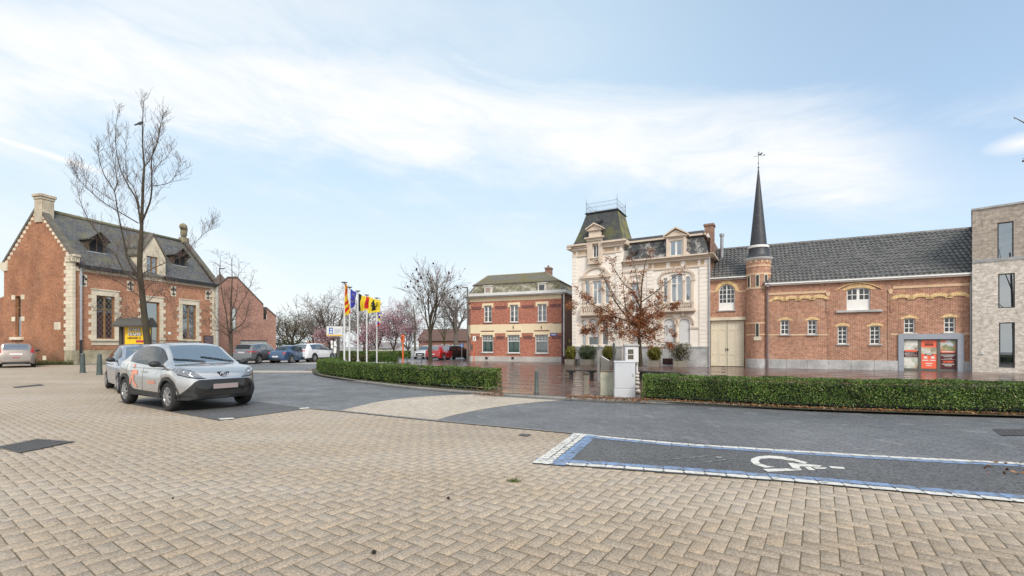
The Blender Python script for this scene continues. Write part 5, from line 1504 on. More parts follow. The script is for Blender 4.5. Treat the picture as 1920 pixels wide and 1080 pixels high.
# stone chimney and finial
ch = MB(); u, z = .35, 0
zc0, zc1 = zAp-1.2, gab.z(86, 372)
ch.bbox(-.1, .75, LW/2-.62, LW/2+.22, zc0, zc1, .04); ch.bbox(-.15, .8, LW/2-.67, LW/2+.27, zc1+.001, zc1+.2, .04); ch.bbox(-.22, .87, LW/2-.74, LW/2+.34, zc1+.2, zc1+.42, .05)
ch.build('chimney', M('chimney_stone', (.42,.36,.27), .9, .3, 1.2, var2=.25), sch)
fi = MB(); zf_ = zAp + .1
fi.bbox(Ll-.55, Ll+.15, LW/2-.35, LW/2+.35, zf_-.35, zf_+.25, .05); fi.ball((Ll-.2, LW/2, zf_+.75), .5, 10, sq=(.62,.6,1.15)); fi.ball((Ll-.30, LW/2-.06, zf_+1.36), .38, 10, sq=(.95,.9,1)); fi.ball((Ll-.1, LW/2+.1, zf_+1.15), .4, 9, sq=(.8,.9,1.1)); fi.ball((Ll-.45, LW/2-.12, zf_+.6), .25, 8, sq=(.7,.8,1.6)); fi.ball((Ll-.58, LW/2-.12, zf_+1.28), .18, 8)
fi.build('lion_finial', M('mossy_stone', (.20,.175,.11), .95, .4, 3, var2=.3), sch, smooth=True, angle=50)
# dormers
def roof_y(z): return -.25 + (z - (ze_-.1))/(zAp-.12-ze_+.1)*(LW/2+.25)
def small_dormer(x0, x1, yb, yt, yo=1.3):
    a, b = lef.u(x0, yo), lef.u(x1, yo); xm = (x0+x1)/2
    zb2, zt2 = lef.z(xm, yb, yo), lef.z(xm, yt, yo)
    yr0 = roof_y(zb2); yf = yr0 - .05; uc = (a+b)/2; hw = (b-a)/2*.66; hh = zt2-zb2
    d = MB(); w0 = zb2; we = zb2 + hh*.62
    d.box(uc-hw, uc-hw+.12, yf, roof_y(we), w0, we, 0); d.box(uc+hw-.12, uc+hw, yf, roof_y(we), w0, we, 0)
    d.box(uc-hw+.12, uc+hw-.12, yf+.06, yf+.1, w0, we+.05, 1); d.box(uc-.05, uc+.05, yf+.0, yf+.07, w0, we, 0); d.box(uc-hw-.05, uc+hw+.05, yf-.06, yf+.1, w0-.08, w0, 2)
    d.prism([(uc-hw, we), (uc+hw, we), (uc, zt2-.1)], yf+.05, yf+.12, 'y', 0)
    e = .16; oh = .45                                # overhanging pitched hood on struts
    for sg in (-1, 1):
        p0, p1 = (uc, zt2), (uc+sg*(hw+e), we-.12)
        yb2 = roof_y(zt2)
        d.add([(p0[0],yf-oh,p0[1]),(p1[0],yf-oh,p1[1]),(p1[0],roof_y(we-.12)+.1,p1[1]),(p0[0],yb2+.1,p0[1]),(p0[0],yf-oh,p0[1]+.12),(p1[0],yf-oh,p1[1]+.12),(p1[0],roof_y(we-.12)+.1,p1[1]+.12),(p0[0],yb2+.1,p0[1]+.12)], [(0,3,2,1),(4,5,6,7),(0,1,5,4),(1,2,6,5),(2,3,7,6),(3,0,4,7)], 3)
        d.obox((uc+sg*(hw-.06), yf-oh*.45, we-.28), (0,-.75,.66), (1,0,0), (0,.66,.75), .38, .05, .05, 0)
    return d.build('dormer', [wood_d, dark_in, zinc, sl], sch)
wood_d = M('dark_dormer_wood', (.075,.055,.04), .8, .25, 4)
small_dormer(153, 202, 473, 436); small_dormer(244, 279, 487, 453.5); small_dormer(317, 353.5, 498, 467)
dm = MB(); a, b = lef.u(263), lef.u(309.5); zd0, zd1 = zEv-.4, lef.z(285, 481); zap = lef.z(285.4, 441)
dh = lef.rect(274.5, 474, 295.5, 517) + (0,)
uc = (a+b)/2
wall(dm, a, b, zd0, zd1, [(dh[0],dh[1],max(dh[2],zd0+.02),min(dh[3],zd1-.01),0)], -.05, .25)
dm.poly([(a,-.05,zd1), (b,-.05,zd1), (uc,-.05,zap)]); dm.quad((a,-.05,zd0), (a,1.9,zd0), (a,1.9,zd1), (a,-.05,zd1)); dm.quad((b,-.05,zd0), (b,1.9,zd0), (b,1.9,zd1), (b,-.05,zd1))
dmo = dm.build('dormer', stone_w, sch)
ds = MB()
for sg in (-1, 1):
    x = a if sg < 0 else b; x -= -sg*.12
    ds.add([(x,-.14,zd1-.1),(uc,-.14,zap+.02),(uc,3.2,zap+.02),(x,2.2,zd1-.1),(x,-.14,zd1+.08),(uc,-.14,zap+.22),(uc,3.2,zap+.22),(x,2.2,zd1+.08)], [(0,3,2,1),(4,5,6,7),(0,1,5,4),(1,2,6,5),(2,3,7,6),(3,0,4,7)])
ds.build('dormer_roof', cpm, dmo)
window(sch, (dh[0],dh[1],max(dh[2],zd0+.02),min(dh[3],zd1-.01),0), .08, wood_b, (2,2), .09, .06, glass_b, mull=.12)
nb = MB(); a, b, c, d = lef.rect(381, 629, 398.5, 646); nb.bbox(a, b, -.14, -.02, c, d, .02, 0); nb.box(a+.08, b-.08, -.145, -.13, c+.08, d-.1, 1); nb.build('notice_case', [M('brown_case', (.05,.03,.025), .5, .2, 3), M('case_paper', (.12,.09,.10), .4, .4, 4)], sch)
hn = MB(); a, b, c, d = lef.rect(315, 622.5, 320, 627); hn.bbox(a, b, -.03, .01, c, d, .005); hn.build('house_number', white_p, sch)
rl = MB(); a, b = lef.u(283), lef.u(334); z = lef.z(308, 639); 
for zz in (z, z-.5): rl.tube([(a,-1.0,zz), (b,-1.0,zz)], .03, 5)
for i in range(14): rl.tube([(a+(b-a)*i/13,-1.0,0), (a+(b-a)*i/13,-1.0,z)], .014, 4)
rl.build('railing', black_m, sch)

# ============ brick hall with a saw-tooth gable behind it
hal = Fac((-36.0, 55.0), R(29), 0.0)
HB = brick('hall_brick', (.30,.13,.095), (.21,.085,.06), (.33,.26,.22), .21, .068, .012, .22, (.38,.27,.23))
ha = hal.empty('brick_hall', 'purplish brick hall with sloping saw-tooth gable and garage door behind parked cars', 'building')
q = lambda x, y: hal.uz(x, y)
hb = MB()
def hp(*pts): hb.poly([(p[0], 0, p[1]) for p in pts])
zl = q(440, 621)[1]; um = hal.u
g_ = hal.rect(451, 638, 501.5, 657); gz = g_[3]
wall(hb, um(403), um(517.5), 0, zl, [(g_[0], g_[1], 0, gz, 0)], 0, .4)
hp((um(403), zl), (um(433), zl), q(433, 521), q(427, 521), q(403, 540))
hp((um(433), q(438, 577)[1]), (um(443), q(438, 577)[1]), q(443, 521), q(433, 521))
hp((um(443), zl), (um(494), zl), q(494, 572), q(444.5, 521), q(443, 521))
hp((um(494), zl), (um(500), zl), (um(500), q(500, 599)[1]), (um(494), q(494, 599)[1]))
hp((um(500), zl), (um(517.5), zl), q(517.5, 593.5), q(500, 578))
uR = um(517.5); zR_ = q(517.5, 593.5)[1]
hb.quad((uR,0,0), (uR,12,0), (uR,12,zR_), (uR,0,zR_)); hb.quad((um(494),0,q(494,599)[1]), (um(494),12,q(494,599)[1]), (um(494),12,q(494,572)[1]), (um(494),0,q(494,572)[1]))
hb.build('wall', HB, ha)
hr = MB(); hrm = M('hall_coping', (.07,.06,.055), .7, .2, 3)
pts = [q(403,540), q(427,521), q(444.5,521), q(494,572)]
for a, b in zip(pts, pts[1:]): hr.add([(a[0],-.1,a[1]),(b[0],-.1,b[1]),(b[0],12,b[1]),(a[0],12,a[1]),(a[0],-.1,a[1]+.16),(b[0],-.1,b[1]+.16),(b[0],12,b[1]+.16),(a[0],12,a[1]+.16)], [(0,3,2,1),(4,5,6,7),(0,1,5,4),(1,2,6,5),(2,3,7,6),(3,0,4,7)])
a, b = q(500,578), q(517.5,593.5); hr.add([(a[0],-.1,a[1]),(b[0],-.1,b[1]),(b[0],12,b[1]),(a[0],12,a[1]),(a[0],-.1,a[1]+.16),(b[0],-.1,b[1]+.16),(b[0],12,b[1]+.16),(a[0],12,a[1]+.16)], [(0,3,2,1),(4,5,6,7),(0,1,5,4),(1,2,6,5),(2,3,7,6),(3,0,4,7)])
hr.quad((um(494),3,q(494,599)[1]), (um(500),3,q(494,599)[1]), (um(500),3,q(494,572)[1]), (um(494),3,q(494,572)[1]))
hr.build('roof', hrm, ha)
gd = MB(); gd.box(g_[0], g_[1], .2, .25, 0, gz, 0)
for i in range(1, 16): gd.box(g_[0]+(g_[1]-g_[0])*i/16-.03, g_[0]+(g_[1]-g_[0])*i/16+.03, .17, .2, 0, gz, 1 if i % 4 == 0 else 0)
gd.build('garage_door', [M('grey_garage_door', (.30,.32,.32), .5, .1, 3), M('door_post_grey', (.40,.42,.42), .5, .1, 3)], ha)
window(ha, (um(433), um(443), zl, q(438, 577)[1], 0), .15, frd, (1,2), .08, .05, glass_b)
gb2 = MB(); a, b = hal.uz(399, 527, 9), hal.uz(427, 527, 9); zt2 = hal.z(412.5, 511.5, 9)
gb2.prism([(a[0], 5), (b[0], 5), (b[0], a[1]), ((a[0]+b[0])/2, zt2), (a[0], a[1])], 9, 13, 'y'); gb2.build('rear_gable', M('rear_gable_brown', (.13,.10,.085), .85, .2, 2), ha)

# ============ far low houses
def low_house(name, label, px0, px1, yb, yt, yr, d, wm, rm_, ang=0., wins=(), group='low houses beyond the square'):
    x0, x1 = AT(px0, d), AT(px1, d)
    f = Fac((x0, d), ang, 0.0); L = (x1-x0)/max(.2, math.cos(ang))
    t = f.empty(name, label, 'house', group)
    z1 = ZH(yt, d); zr2 = ZH(yr, d+4)
    w = MB(); hs = []
    for (a, b, c, e) in wins: hs.append((L*a, L*b, z1*c, z1*e, 0))
    wall(w, 0, L, 0, z1, hs, 0, .15); w.poly([(0,0,0),(0,8,0),(0,8,z1),(0,4,zr2),(0,0,z1)]); w.poly([(L,0,0),(L,8,0),(L,8,z1),(L,4,zr2),(L,0,z1)])
    w.build('wall', wm, t)
    r = MB(); r.quad((-.3,-.4,z1-.1), (L+.3,-.4,z1-.1), (L+.3,4,zr2), (-.3,4,zr2)); r.quad((-.3,8.4,z1-.1), (L+.3,8.4,z1-.1), (L+.3,4,zr2), (-.3,4,zr2)); r.build('roof', rm_, t)
    for h in hs: window(t, h, .08, white_p, (2,1), .09, .06, glass_b)
    return t
brown_roof = M('brown_tile_roof', (.105,.060,.045), .8, .25, 2, var2=.2); orange_roof = M('orange_tile_roof', (.36,.17,.09), .85, .2, 2, var2=.2)
FB = brick('far_red_brick', (.27,.10,.07), (.20,.075,.05), (.3,.22,.18), .21, .068, .012, .2)
pale_w = M('pale_render', (.55,.52,.47), .85, .12, 1)
low_house('low_brick_house', 'long low red brick house with brown roof behind the red car', 785, 878, 668, 638, 617, 78, FB, brown_roof, R(-6), ((.30,.42,.12,.62), (.46,.62,.0,.72), (.68,.8,.3,.7)))
low_house('rendered_house', 'low pale rendered house half hidden by the pink blossom trees', 690, 742, 666, 652, 642, 95, pale_w, M('grey_roof', (.20,.19,.18), .8, .2, 2), R(-4), ((.1,.25,.35,.8), (.5,.7,.35,.8)))
low_house('orange_roofed_house', 'low house with orange tiled roof behind the white car and bare trees', 566, 606, 662, 652, 640, 92, pale_w, orange_roof, R(5), ((.2,.4,.3,.8), (.6,.8,.3,.8)))
# ------------------------------------------------------------------ VEGETATION
BZ = .06
def leafcloud(name, cen, size, mat, parent=None, asp=.6, normals=None, flatten=0., nper=4):
    cen = np.asarray(cen, float); n = len(cen)
    d = nprng.normal(size=(n, 3))
    if normals is not None: d = d*.75 + normals*1.1
    d /= np.linalg.norm(d, axis=1, keepdims=True)
    a = nprng.normal(size=(n, 3)); a -= d*(a*d).sum(1, keepdims=True); a /= np.linalg.norm(a, axis=1, keepdims=True)
    b = np.cross(d, a)
    s = size*(.6 + .8*nprng.random((n, 1)))
    if nper == 4:
        V = np.stack([cen - a*s, cen + b*s*asp*.7 + d*s*.12, cen + a*s, cen - b*s*asp*.7 + d*s*.12], 1)
    else:
        V = np.stack([cen - a*s, cen + b*s*asp, cen + a*s], 1)
    return fastmesh(name, V.reshape(-1, 3), nper, mat, parent)
hedge_leaf = leafmat('box_hedge_leaf', [(0, (.03,.06,.012)), (.35, (.06,.115,.018)), (.65, (.10,.175,.026)), (.85, (.15,.235,.037)), (.95, (.20,.21,.05)), (1, (.26,.21,.085))], .4, .12)
hedge_leaf2 = leafmat('light_hedge_leaf', [(0, (.035,.08,.012)), (.4, (.06,.125,.016)), (.75, (.09,.17,.024)), (.93, (.13,.20,.035)), (1, (.16,.15,.05))], .4)
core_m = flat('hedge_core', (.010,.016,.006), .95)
def hedge(name, label, line, w, h, z0=0.1, dens=1500, size=.026, mat=None, group=None, wob=.055):
    """line: front edge (towards the viewer); the hedge lies on its far side"""
    pts = resample(smooth_line(line, 6), .1)
    c = len(pts)//2
    o = thing(name, label, 'hedge', (pts[c][0], pts[c][1], z0), 0, group)
    ox, oy = pts[c]
    loc = [(p[0]-ox, p[1]-oy) for p in pts]
    back = offset_line(loc, HS*w); A = np.array(loc); B = np.array(back)
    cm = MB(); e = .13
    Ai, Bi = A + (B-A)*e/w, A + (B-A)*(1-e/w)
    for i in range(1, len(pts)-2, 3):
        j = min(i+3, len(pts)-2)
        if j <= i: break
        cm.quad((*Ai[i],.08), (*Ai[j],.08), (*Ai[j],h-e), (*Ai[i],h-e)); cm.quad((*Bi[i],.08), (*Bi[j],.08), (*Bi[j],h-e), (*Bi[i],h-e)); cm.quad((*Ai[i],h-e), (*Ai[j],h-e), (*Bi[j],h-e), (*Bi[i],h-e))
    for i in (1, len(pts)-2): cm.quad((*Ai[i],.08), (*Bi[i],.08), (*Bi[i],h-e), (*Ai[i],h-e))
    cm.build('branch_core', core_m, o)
    L = .1*(len(pts)-1); per = 2*h + w
    N = int(L*per*dens)
    t = nprng.random(N)*(len(pts)-1.001); i = t.astype(int); f = (t-i)[:, None]
    q = nprng.random(N)*per
    dep = nprng.exponential(.022, N); 
    a = A[i]*(1-f) + A[i+1]*f; b = B[i]*(1-f) + B[i+1]*f; u = (b-a)/w
    tt = t*.1
    lump = wob*(np.sin(tt*2.1+1)*.4 + np.sin(tt*5.3+q*3)*.35 + np.sin(tt*11.7+q*9)*.3)
    yy = np.where(q < h, 0, np.where(q < h+w, q-h, w)); zz = np.where(q < h, q, np.where(q < h+w, h, h-(q-h-w)))
    nx = np.where(q < h, -1, np.where(q < h+w, 0, 1)); nz = np.where((q >= h) & (q < h+w), 1., 0.)
    # rounded shoulders
    off_ = lump - dep + .0
    sh = np.clip((zz-(h-.07))/.07, 0, 1)*.03
    yy = yy + nx*(off_ - sh); zz = zz + nz*(off_*.7)
    edge = (nz > 0)*np.clip(.06-np.minimum(np.abs(yy), np.abs(w-yy)), 0, .06)*.5; zz = zz - edge
    low = (zz < .1) & (nprng.random(N) < .75)
    P3 = np.concatenate([a + u*yy[:, None], np.maximum(zz, .02)[:, None]], 1)
    nrm = np.concatenate([u*nx[:, None], nz[:, None]], 1)
    k = ~low
    # closed ends
    M_ = int(w*h*dens*1.1); ends = []; en = []
    for (idx, sg) in ((0, -1), (len(pts)-1, 1)):
        s1, s2 = nprng.random(M_)*w, nprng.random(M_)*h
        tx = A[min(idx+1, len(A)-1)] - A[max(idx-1, 0)]; tx = tx/np.linalg.norm(tx)
        uu = (B[idx]-A[idx])/w
        p2 = A[idx] + uu*s1[:, None] + tx*sg*(-nprng.exponential(.035, M_) + .03*np.sin(s1*9+s2*7))[:, None]
        ends.append(np.concatenate([p2, s2[:, None]], 1)); en.append(np.tile(np.array([*(tx*sg), 0]), (M_, 1)))
    Pn = np.concatenate([P3[k]] + ends); Nn = np.concatenate([nrm[k]] + en)
    leafcloud('foliage', Pn, size, mat or hedge_leaf, o, .7, Nn)
    return o
HS = 1
hl = [(592.5, 692), (595, 698), (604, 702), (625, 706), (666, 711.5), (720, 717), (800, 723.5), (860, 728.3), (914, 732.2)]
front = [P(*p, BZ)[:2] for p in hl]
lh_front = [(-11.0, 27.2)] + front[1:]
hedge('clipped_hedge', 'long low curved clipped box hedge in front of the flagpoles', lh_front, .85, .66, BZ, 2000, .023, group='clipped hedges along the kerb')
rh_line = [P(1204, 748.5, BZ)[:2], P(1320, 754.3, BZ)[:2], P(1500, 763.5, BZ)[:2], P(1700, 770.5, BZ)[:2], P(1920, 776.5, BZ)[:2], P(2150, 781.5, BZ)[:2]]
hedge('clipped_hedge', 'straight clipped box hedge along the kerb right of the grey cabinet', rh_line, .85, .62, BZ, 3200, .018, group='clipped hedges along the kerb')
bk_line = [(-11.55, 27.6), (-11.75, 29.5), (-11.6, 32.0), (-11.2, 33.8), (-10.4, 35.3), (-9.9, 35.9)]
hedge('clipped_hedge', 'low light green hedge behind the flagpoles closing the planting bed', bk_line[::-1], .8, .58, BZ, 700, .04, hedge_leaf2, group='clipped hedges along the kerb') if False else None
hedge('clipped_hedge', 'low light green hedge behind the flagpoles closing the planting bed', [(-11.9, 36.4), (-9.4, 36.2)], .9, .58, BZ, 900, .04, hedge_leaf2, group='clipped hedges along the kerb')
hedge('clipped_hedge', 'tall straight dark green hedge far behind the flags, ending near the orange post', [(AT(592, 49.6), 49.2), (AT(680, 49.6), 49.4), (AT(768, 49.6), 49.6)], 1.2, .84, 0, 500, .055, group='hedges beyond the square')
hedge('clipped_hedge', 'short dark hedge far off between the orange post and the white car', [(AT(777, 60), 60), (AT(800, 60), 60)], 1.2, .75, 0, 400, .06, group='hedges beyond the square')
# bed with bare soil, moss and low clumps
soil = groundmat('bed_soil', (.07,.05,.03), (.05,.055,.02), .8, .95, .8, 30, .4)
bed_front = offset_line(smooth_line(lh_front, 3), .1)
sheet('planting_bed', [p for p in bed_front[:22]] + [(-4.5, 19.5), (-8.8, 29), (-9.2, 36), (-11.8, 36.4), (-12, 31)], BZ, soil)
sheet('hedge_bed', offset_line(smooth_line(front, 3), -.22) + offset_line(smooth_line(front, 3), .6)[::-1], BZ-.002, soil)
sheet('hedge_bed', offset_line(smooth_line(rh_line, 3), -.28) + offset_line(smooth_line(rh_line, 3), 1.0)[::-1], BZ-.002, soil)
shrub_leaf = leafmat('round_shrub_leaf', [(0, (.05,.06,.02)), (.5, (.12,.12,.04)), (1, (.22,.19,.08))], .6)
def ballcloud(c, r, n, sq=(1,1,1), hollow=.55):
    d = nprng.normal(size=(n, 3)); d /= np.linalg.norm(d, axis=1, keepdims=True)
    rad = r*(hollow + (1-hollow)*nprng.random(n)**.6)*(1 + .12*np.sin(d[:,0]*7+d[:,2]*5+c[0]) + .08*np.sin(d[:,1]*13+d[:,2]*9))
    return np.array(c) + d*rad[:, None]*np.array(sq), d
for (px, d, r) in ((683, 35.0, .42), (661, 34.0, .4)):
    t = thing('round_shrub', 'small rounded yellowish shrub between the flagpoles', 'shrub', (AT(px, d), d, BZ), 0, 'rounded shrubs among the flagpoles')
    p, nn = ballcloud((0,0,.42), r, 900, (1.2,1.2,.9)); leafcloud('foliage', p, .045, shrub_leaf, t, .6, nn)
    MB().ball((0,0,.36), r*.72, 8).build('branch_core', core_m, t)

# ---- bare trees
bark_d = M('dark_bark', (.075,.055,.04), .95, .35, 4, var2=.3, bump=.5, bscale=18)
bark_m = M('mossy_bark', (.05,.040,.024), .95, .4, 3, var2=.35, bump=.5, bscale=18)
bark_g = M('grey_bark', (.13,.11,.09), .95, .3, 4, var2=.3, bump=.4, bscale=18)
twig_m = M('red_brown_twig', (.088,.062,.052), .9, .2, 6)
twig_g = M('grey_twig', (.165,.142,.125), .9, .2, 6)
def vrand(r, s=1.): return Vector((r.gauss(0,1), r.gauss(0,1), r.gauss(0,1)))*s
def grow(tr, cr, p, d, L, r, lvl, mx, rg, tips, spread=.75, up=.12, nseg=4, kids=(3,5), rmin=.006, tw=.62):
    pts, rads = [Vector(p)], [r]
    cur, dd = Vector(p), Vector(d).normalized()
    last = lvl == mx
    for i in range(nseg):
        dd = (dd + vrand(rg, .10 + .03*lvl) + Vector((0,0,up))).normalized()
        cur = cur + dd*(L/nseg)
        pts.append(cur.copy()); rads.append(max(rmin, r*(1 - (.55 if not last else .8)*(i+1)/nseg)))
    (tr if lvl <= 1 else cr).tube(pts, rads, 7 if lvl == 0 else (5 if lvl == 1 else 3), cap=False)
    tips.append((pts[-1], dd.copy(), lvl)); tips.append((pts[len(pts)//2], dd.copy(), lvl))
    if last: return
    n = rg.randint(*kids)
    for k in range(n):
        f = .30 + .68*(k + rg.random()*.8)/n if lvl else .38 + .6*(k + rg.random()*.5)/n
        f = min(f, .98)
        i = min(int(f*nseg), nseg-1); q = pts[i].lerp(pts[i+1], f*nseg-i)
        t = (pts[i+1]-pts[i]).normalized()
        side = t.cross(vrand(rg)).normalized()
        nd_ = (t*(1-spread*.55) + side*spread).normalized()
        grow(tr, cr, q, nd_, L*tw*(.75+.5*rg.random())*(1.15-.35*f), max(rmin, rads[i]*.62), lvl+1, mx, rg, tips, spread, up, nseg if lvl < 1 else 3, kids, rmin, tw)
def bare_tree(name, label, px, d, htop, seed, trunk_h, r, spread=.75, up=.12, mx=4, kids=(3,5), lean=0., bark=None, twig=None, group=None, nst=4, rmin=.012, cat='tree', z0=0., tw=.62, crown_w=1.):
    rg = random.Random(seed)
    t = thing(name, label, cat, (AT(px, d), d, z0), 0, group)
    tr, cr, tips = MB(), MB(), []
    tp = [Vector((0,0,-.1))]; k = 5
    for i in range(1, k+1): tp.append(Vector((lean*i/k*trunk_h + rg.gauss(0,.02), rg.gauss(0,.02), trunk_h*i/k)))
    tr.tube(tp, [r*1.25] + [r*(1-.25*i/k) for i in range(1, k+1)], 9, cap=False)
    H = htop - trunk_h
    for j in range(nst):
        w = 2*math.pi*(j+rg.random()*.6)/nst
        s = (0.12 if j == 0 else spread*.62)*crown_w
        dirv = Vector((math.cos(w)*s, math.sin(w)*s, 1)).normalized()
        grow(tr, cr, tp[-1] - Vector((0,0,trunk_h*.12*rg.random() if j else 0)), dirv, H*(.78 if j == 0 else .62+.12*rg.random()), r*(.62 if j == 0 else .45), 1, mx, rg, tips, spread, up, 5, kids, rmin, tw)
    tro = tr.build('trunk', bark or bark_g, t, smooth=True)
    cro = cr.build('crown', twig or twig_g, t)
    return t, tips
# the tall plane-like tree behind the silver cars: limbs laid out as they grow, each with its own depth
def limb_tree(t, limbs, d0, Bp, trk, crn, rg, twigs=(7, 1.0), tmin=.004, tlen=1., leafpts=None, base=None, zoff=0):
    """limbs: (list of (px,py), r0, r1, depth drift); returns sample points along limbs"""
    samples = []
    x0 = base[0]
    for (pl, r0, r1, drift, dstart) in limbs:
        pts = []
        n = len(pl)
        acc = [0]
        for a, b in zip(pl, pl[1:]): acc.append(acc[-1] + math.dist(a, b))
        for i, (px, py) in enumerate(pl):
            dd = d0 + dstart + drift*acc[i]/acc[-1]
            pts.append(Vector((AT(px, dd) - base[0], dd - base[1], ZH(py, dd) - base[2])))
        sm = smooth_line([tuple(p) for p in pts], 5)
        m = len(sm)
        rads = [r0 + (r1-r0)*(i/(m-1))**.62 for i in range(m)]
        (trk if r0 > .03 else crn).tube(sm, rads, 8 if r0 > .08 else 6, cap=False)
        for i in range(m): samples.append((Vector(sm[i]), Vector(sm[min(i+1, m-1)]) - Vector(sm[max(i-1, 0)]), rads[i], i/(m-1)))
    return samples
def side_twigs(samples, crn, rg, per=1.0, L=1.0, r=.008, rmin=.004, lvl=2, up=.25, fmin=0.1, tips=None, curve=.2, jit=.16):
    for (p, t, rad, f) in samples:
        if f < fmin: continue
        k = int(per + rg.random())
        for _ in range(k):
            tt = t.normalized(); side = tt.cross(vrand(rg)).normalized()
            dv = (tt*.45 + side*.8 + Vector((0,0,up))).normalized()
            l = L*(.4+.9*rg.random())*(1.1-.5*f)*(1 if f < .7 else max(.3, 1-(f-.7)*2.2))
            pts, rads = [p.copy()], [min(r, rad*.8)]
            cur = p.copy()
            for i in range(3):
                dv = (dv + vrand(rg, jit) + Vector((0,0,up*curve))).normalized(); cur = cur + dv*l/3
                pts.append(cur.copy()); rads.append(max(rmin, r*(1-.3*(i+1))))
            crn.tube(pts, rads, 3, cap=False)
            if tips is not None: tips.append((pts[-1], dv.copy(), 3)); tips.append((pts[1], dv.copy(), 3)); tips.append((pts[2], dv.copy(), 3))
            if lvl > 1:
                sub = [(pts[i].lerp(pts[i+1], rg.random()), pts[i+1]-pts[i], rads[i], .3) for i in range(3)]
                side_twigs(sub, crn, rg, per*.8, L*.5, r*.7, rmin, lvl-1, up, 0, tips, curve, jit)
def zt1(x, y): return (100 + x*.27778, 170 + y*.27778)
D1 = 23.0
base1 = (AT(278, D1), D1, 0.0)
t1 = thing('tall_bare_tree', 'tall bare multi-stemmed tree with a bird in it, behind the two silver cars', 'tree', base1)
trk, crn = MB(), MB(); rg = random.Random(5)
A_ = [zt1(590,1080), zt1(598,850), zt1(608,600), zt1(613,500), zt1(602,350), zt1(605,150), zt1(615,40)]
lim = [
 ([(279,705), (278,660), (274,620), (270,585), (266,545), (262,505), (263,470), (264.5,450)], .185, .10, .0, 0),
 ([(264.5,455)] + A_[1:], .10, .008, .3, 0),
 ([(267,560), (259,525), zt1(500,1130), zt1(490,1080), zt1(462,950), zt1(432,800), zt1(411,680), zt1(350,580), zt1(312,470), zt1(300,370)], 0.066, .008, -1.6, 0),
 ([zt1(411,680), zt1(432,620), zt1(420,540), zt1(395,420), zt1(368,280)], 0.030, .007, .4, -1.1),
 ([zt1(590,900), zt1(562,740), zt1(500,630), zt1(450,520), zt1(425,400), zt1(420,280), zt1(437,130)], 0.056, .007, 1.4, 0),
 ([zt1(585,790), zt1(540,650), zt1(497,590), zt1(490,450), zt1(492,270)], 0.026, .006, 1.6, .2),
 ([zt1(600,880), zt1(655,740), zt1(665,600), zt1(665,450), zt1(702,350), zt1(720,250), zt1(742,150)], 0.056, .007, -1.2, 0),
 ([zt1(613,520), zt1(655,460), zt1(690,390), zt1(718,280), zt1(735,170)], 0.026, .006, .9, .2),
 ([zt1(665,645), zt1(780,622), zt1(835,550), zt1(850,480)], 0.023, .006, -.8, -.7),
 ([zt1(660,560), zt1(720,490), zt1(775,440), zt1(800,380)], 0.020, .006, 1.0, -.7),
 ([(259,527), (232,508), zt1(420,1110), zt1(360,1055), zt1(300,960), zt1(230,860), zt1(180,740), zt1(160,620), zt1(150,480)], 0.046, .006, 1.9, .1),
 ([zt1(575,895), zt1(430,810), zt1(320,740), zt1(230,660), zt1(170,590), zt1(135,530)], 0.030, .006, -2.0, 0),
 ([zt1(410,745), zt1(290,665), zt1(225,600), zt1(170,505)], 0.020, .006, .8, -.8),
 ([(267,513), (300,497), (336,483), (354,467), (381,440), (394,430), (400,412)], .024, .005, -1.2, 0),
 ([(266,560), (240,540), (205,520), (165,505), (135,497)], 0.026, .006, -2.0, 0),
 ([(268,575), (300,545), (318,548), (322,575), (330,600)], 0.020, .006, 1.4, 0),
 ([(270,600), (235,592), (205,585), (178,582)], 0.020, .006, 1.5, 0),
 ([(266,550), (285,532), (300,536), (312,560)], 0.017, .006, -1.3, 0),
 ([(268,585), (250,597), (225,600)], 0.013, .006, -1.0, 0),
]
sm = limb_tree(t1, lim, D1, None, trk, crn, rg, base=base1)
side_twigs([s for s in sm if s[2] < .13], crn, rg, 1.1, .95, .008, .0046, 3, .55, .05, None, .35, .07)
trk.build('trunk', bark_m, t1, smooth=True); crn.build('crown', twig_m, t1)
bd = MB(); bz = (AT(262, D1-.2), D1-.2, ZH(231.5, D1-.2))
bd.ball((0,0,0), .085, 8, sq=(1.25,.8,.85)); bd.ball((.09,0,.065), .05, 7); bd.prism([(-.08,.01), (-.27,-.07), (-.25,-.10), (-.06,-.04)], -.03, .03); bd.prism([(.13,.07), (.18,.06), (.13,.05)], -.01, .01); bd.tube([(0,0,-.06), (0,0,-.13)], .01, 4)
b_ = bd.build('bird', flat('grey_feather', (.05,.055,.06), .8), None, smooth=True, angle=50); b_.location = bz; tag(b_, 'small grey bird perched high in the tall bare tree', 'bird')

# second smaller bare tree by the brick hall
D2 = 33.0; base2 = (AT(433, D2), D2, 0.0)
t2 = thing('slender_bare_tree', 'slender bare tree in front of the brick hall with upright twigs', 'tree', base2)
trk, crn = MB(), MB(); rg = random.Random(9)
z3 = lambda x, y: (380 + x*.2604, 460 + y*.2604)
lim = [
 ([z3(203,860), z3(203,700), z3(205,560), z3(205,400), z3(212,250), z3(208,100)], .19, .01, .4, 0),
 ([z3(195,700), z3(170,500), z3(140,350), z3(125,200), z3(128,80)], .07, .008, -.8, 0),
 ([z3(205,560), z3(270,430), z3(330,330), z3(370,200)], .05, .008, .9, 0),
 ([z3(200,620), z3(290,560), z3(320,480), z3(345,380)], .05, .008, -1, 0),
 ([z3(200,660), z3(130,620), z3(60,600), z3(5,560)], .04, .008, 1, 0),
 ([z3(200,620), z3(120,560), z3(70,480), z3(10,470)], .04, .008, -.6, 0),
 ([z3(205,480), z3(240,380), z3(255,260), z3(265,130)], .05, .008, .4, 0),
 ([z3(205,640), z3(270,610), z3(330,580), z3(350,560)], .03, .008, .9, 0)]
sm = limb_tree(t2, lim, D2, None, trk, crn, rg, base=base2)
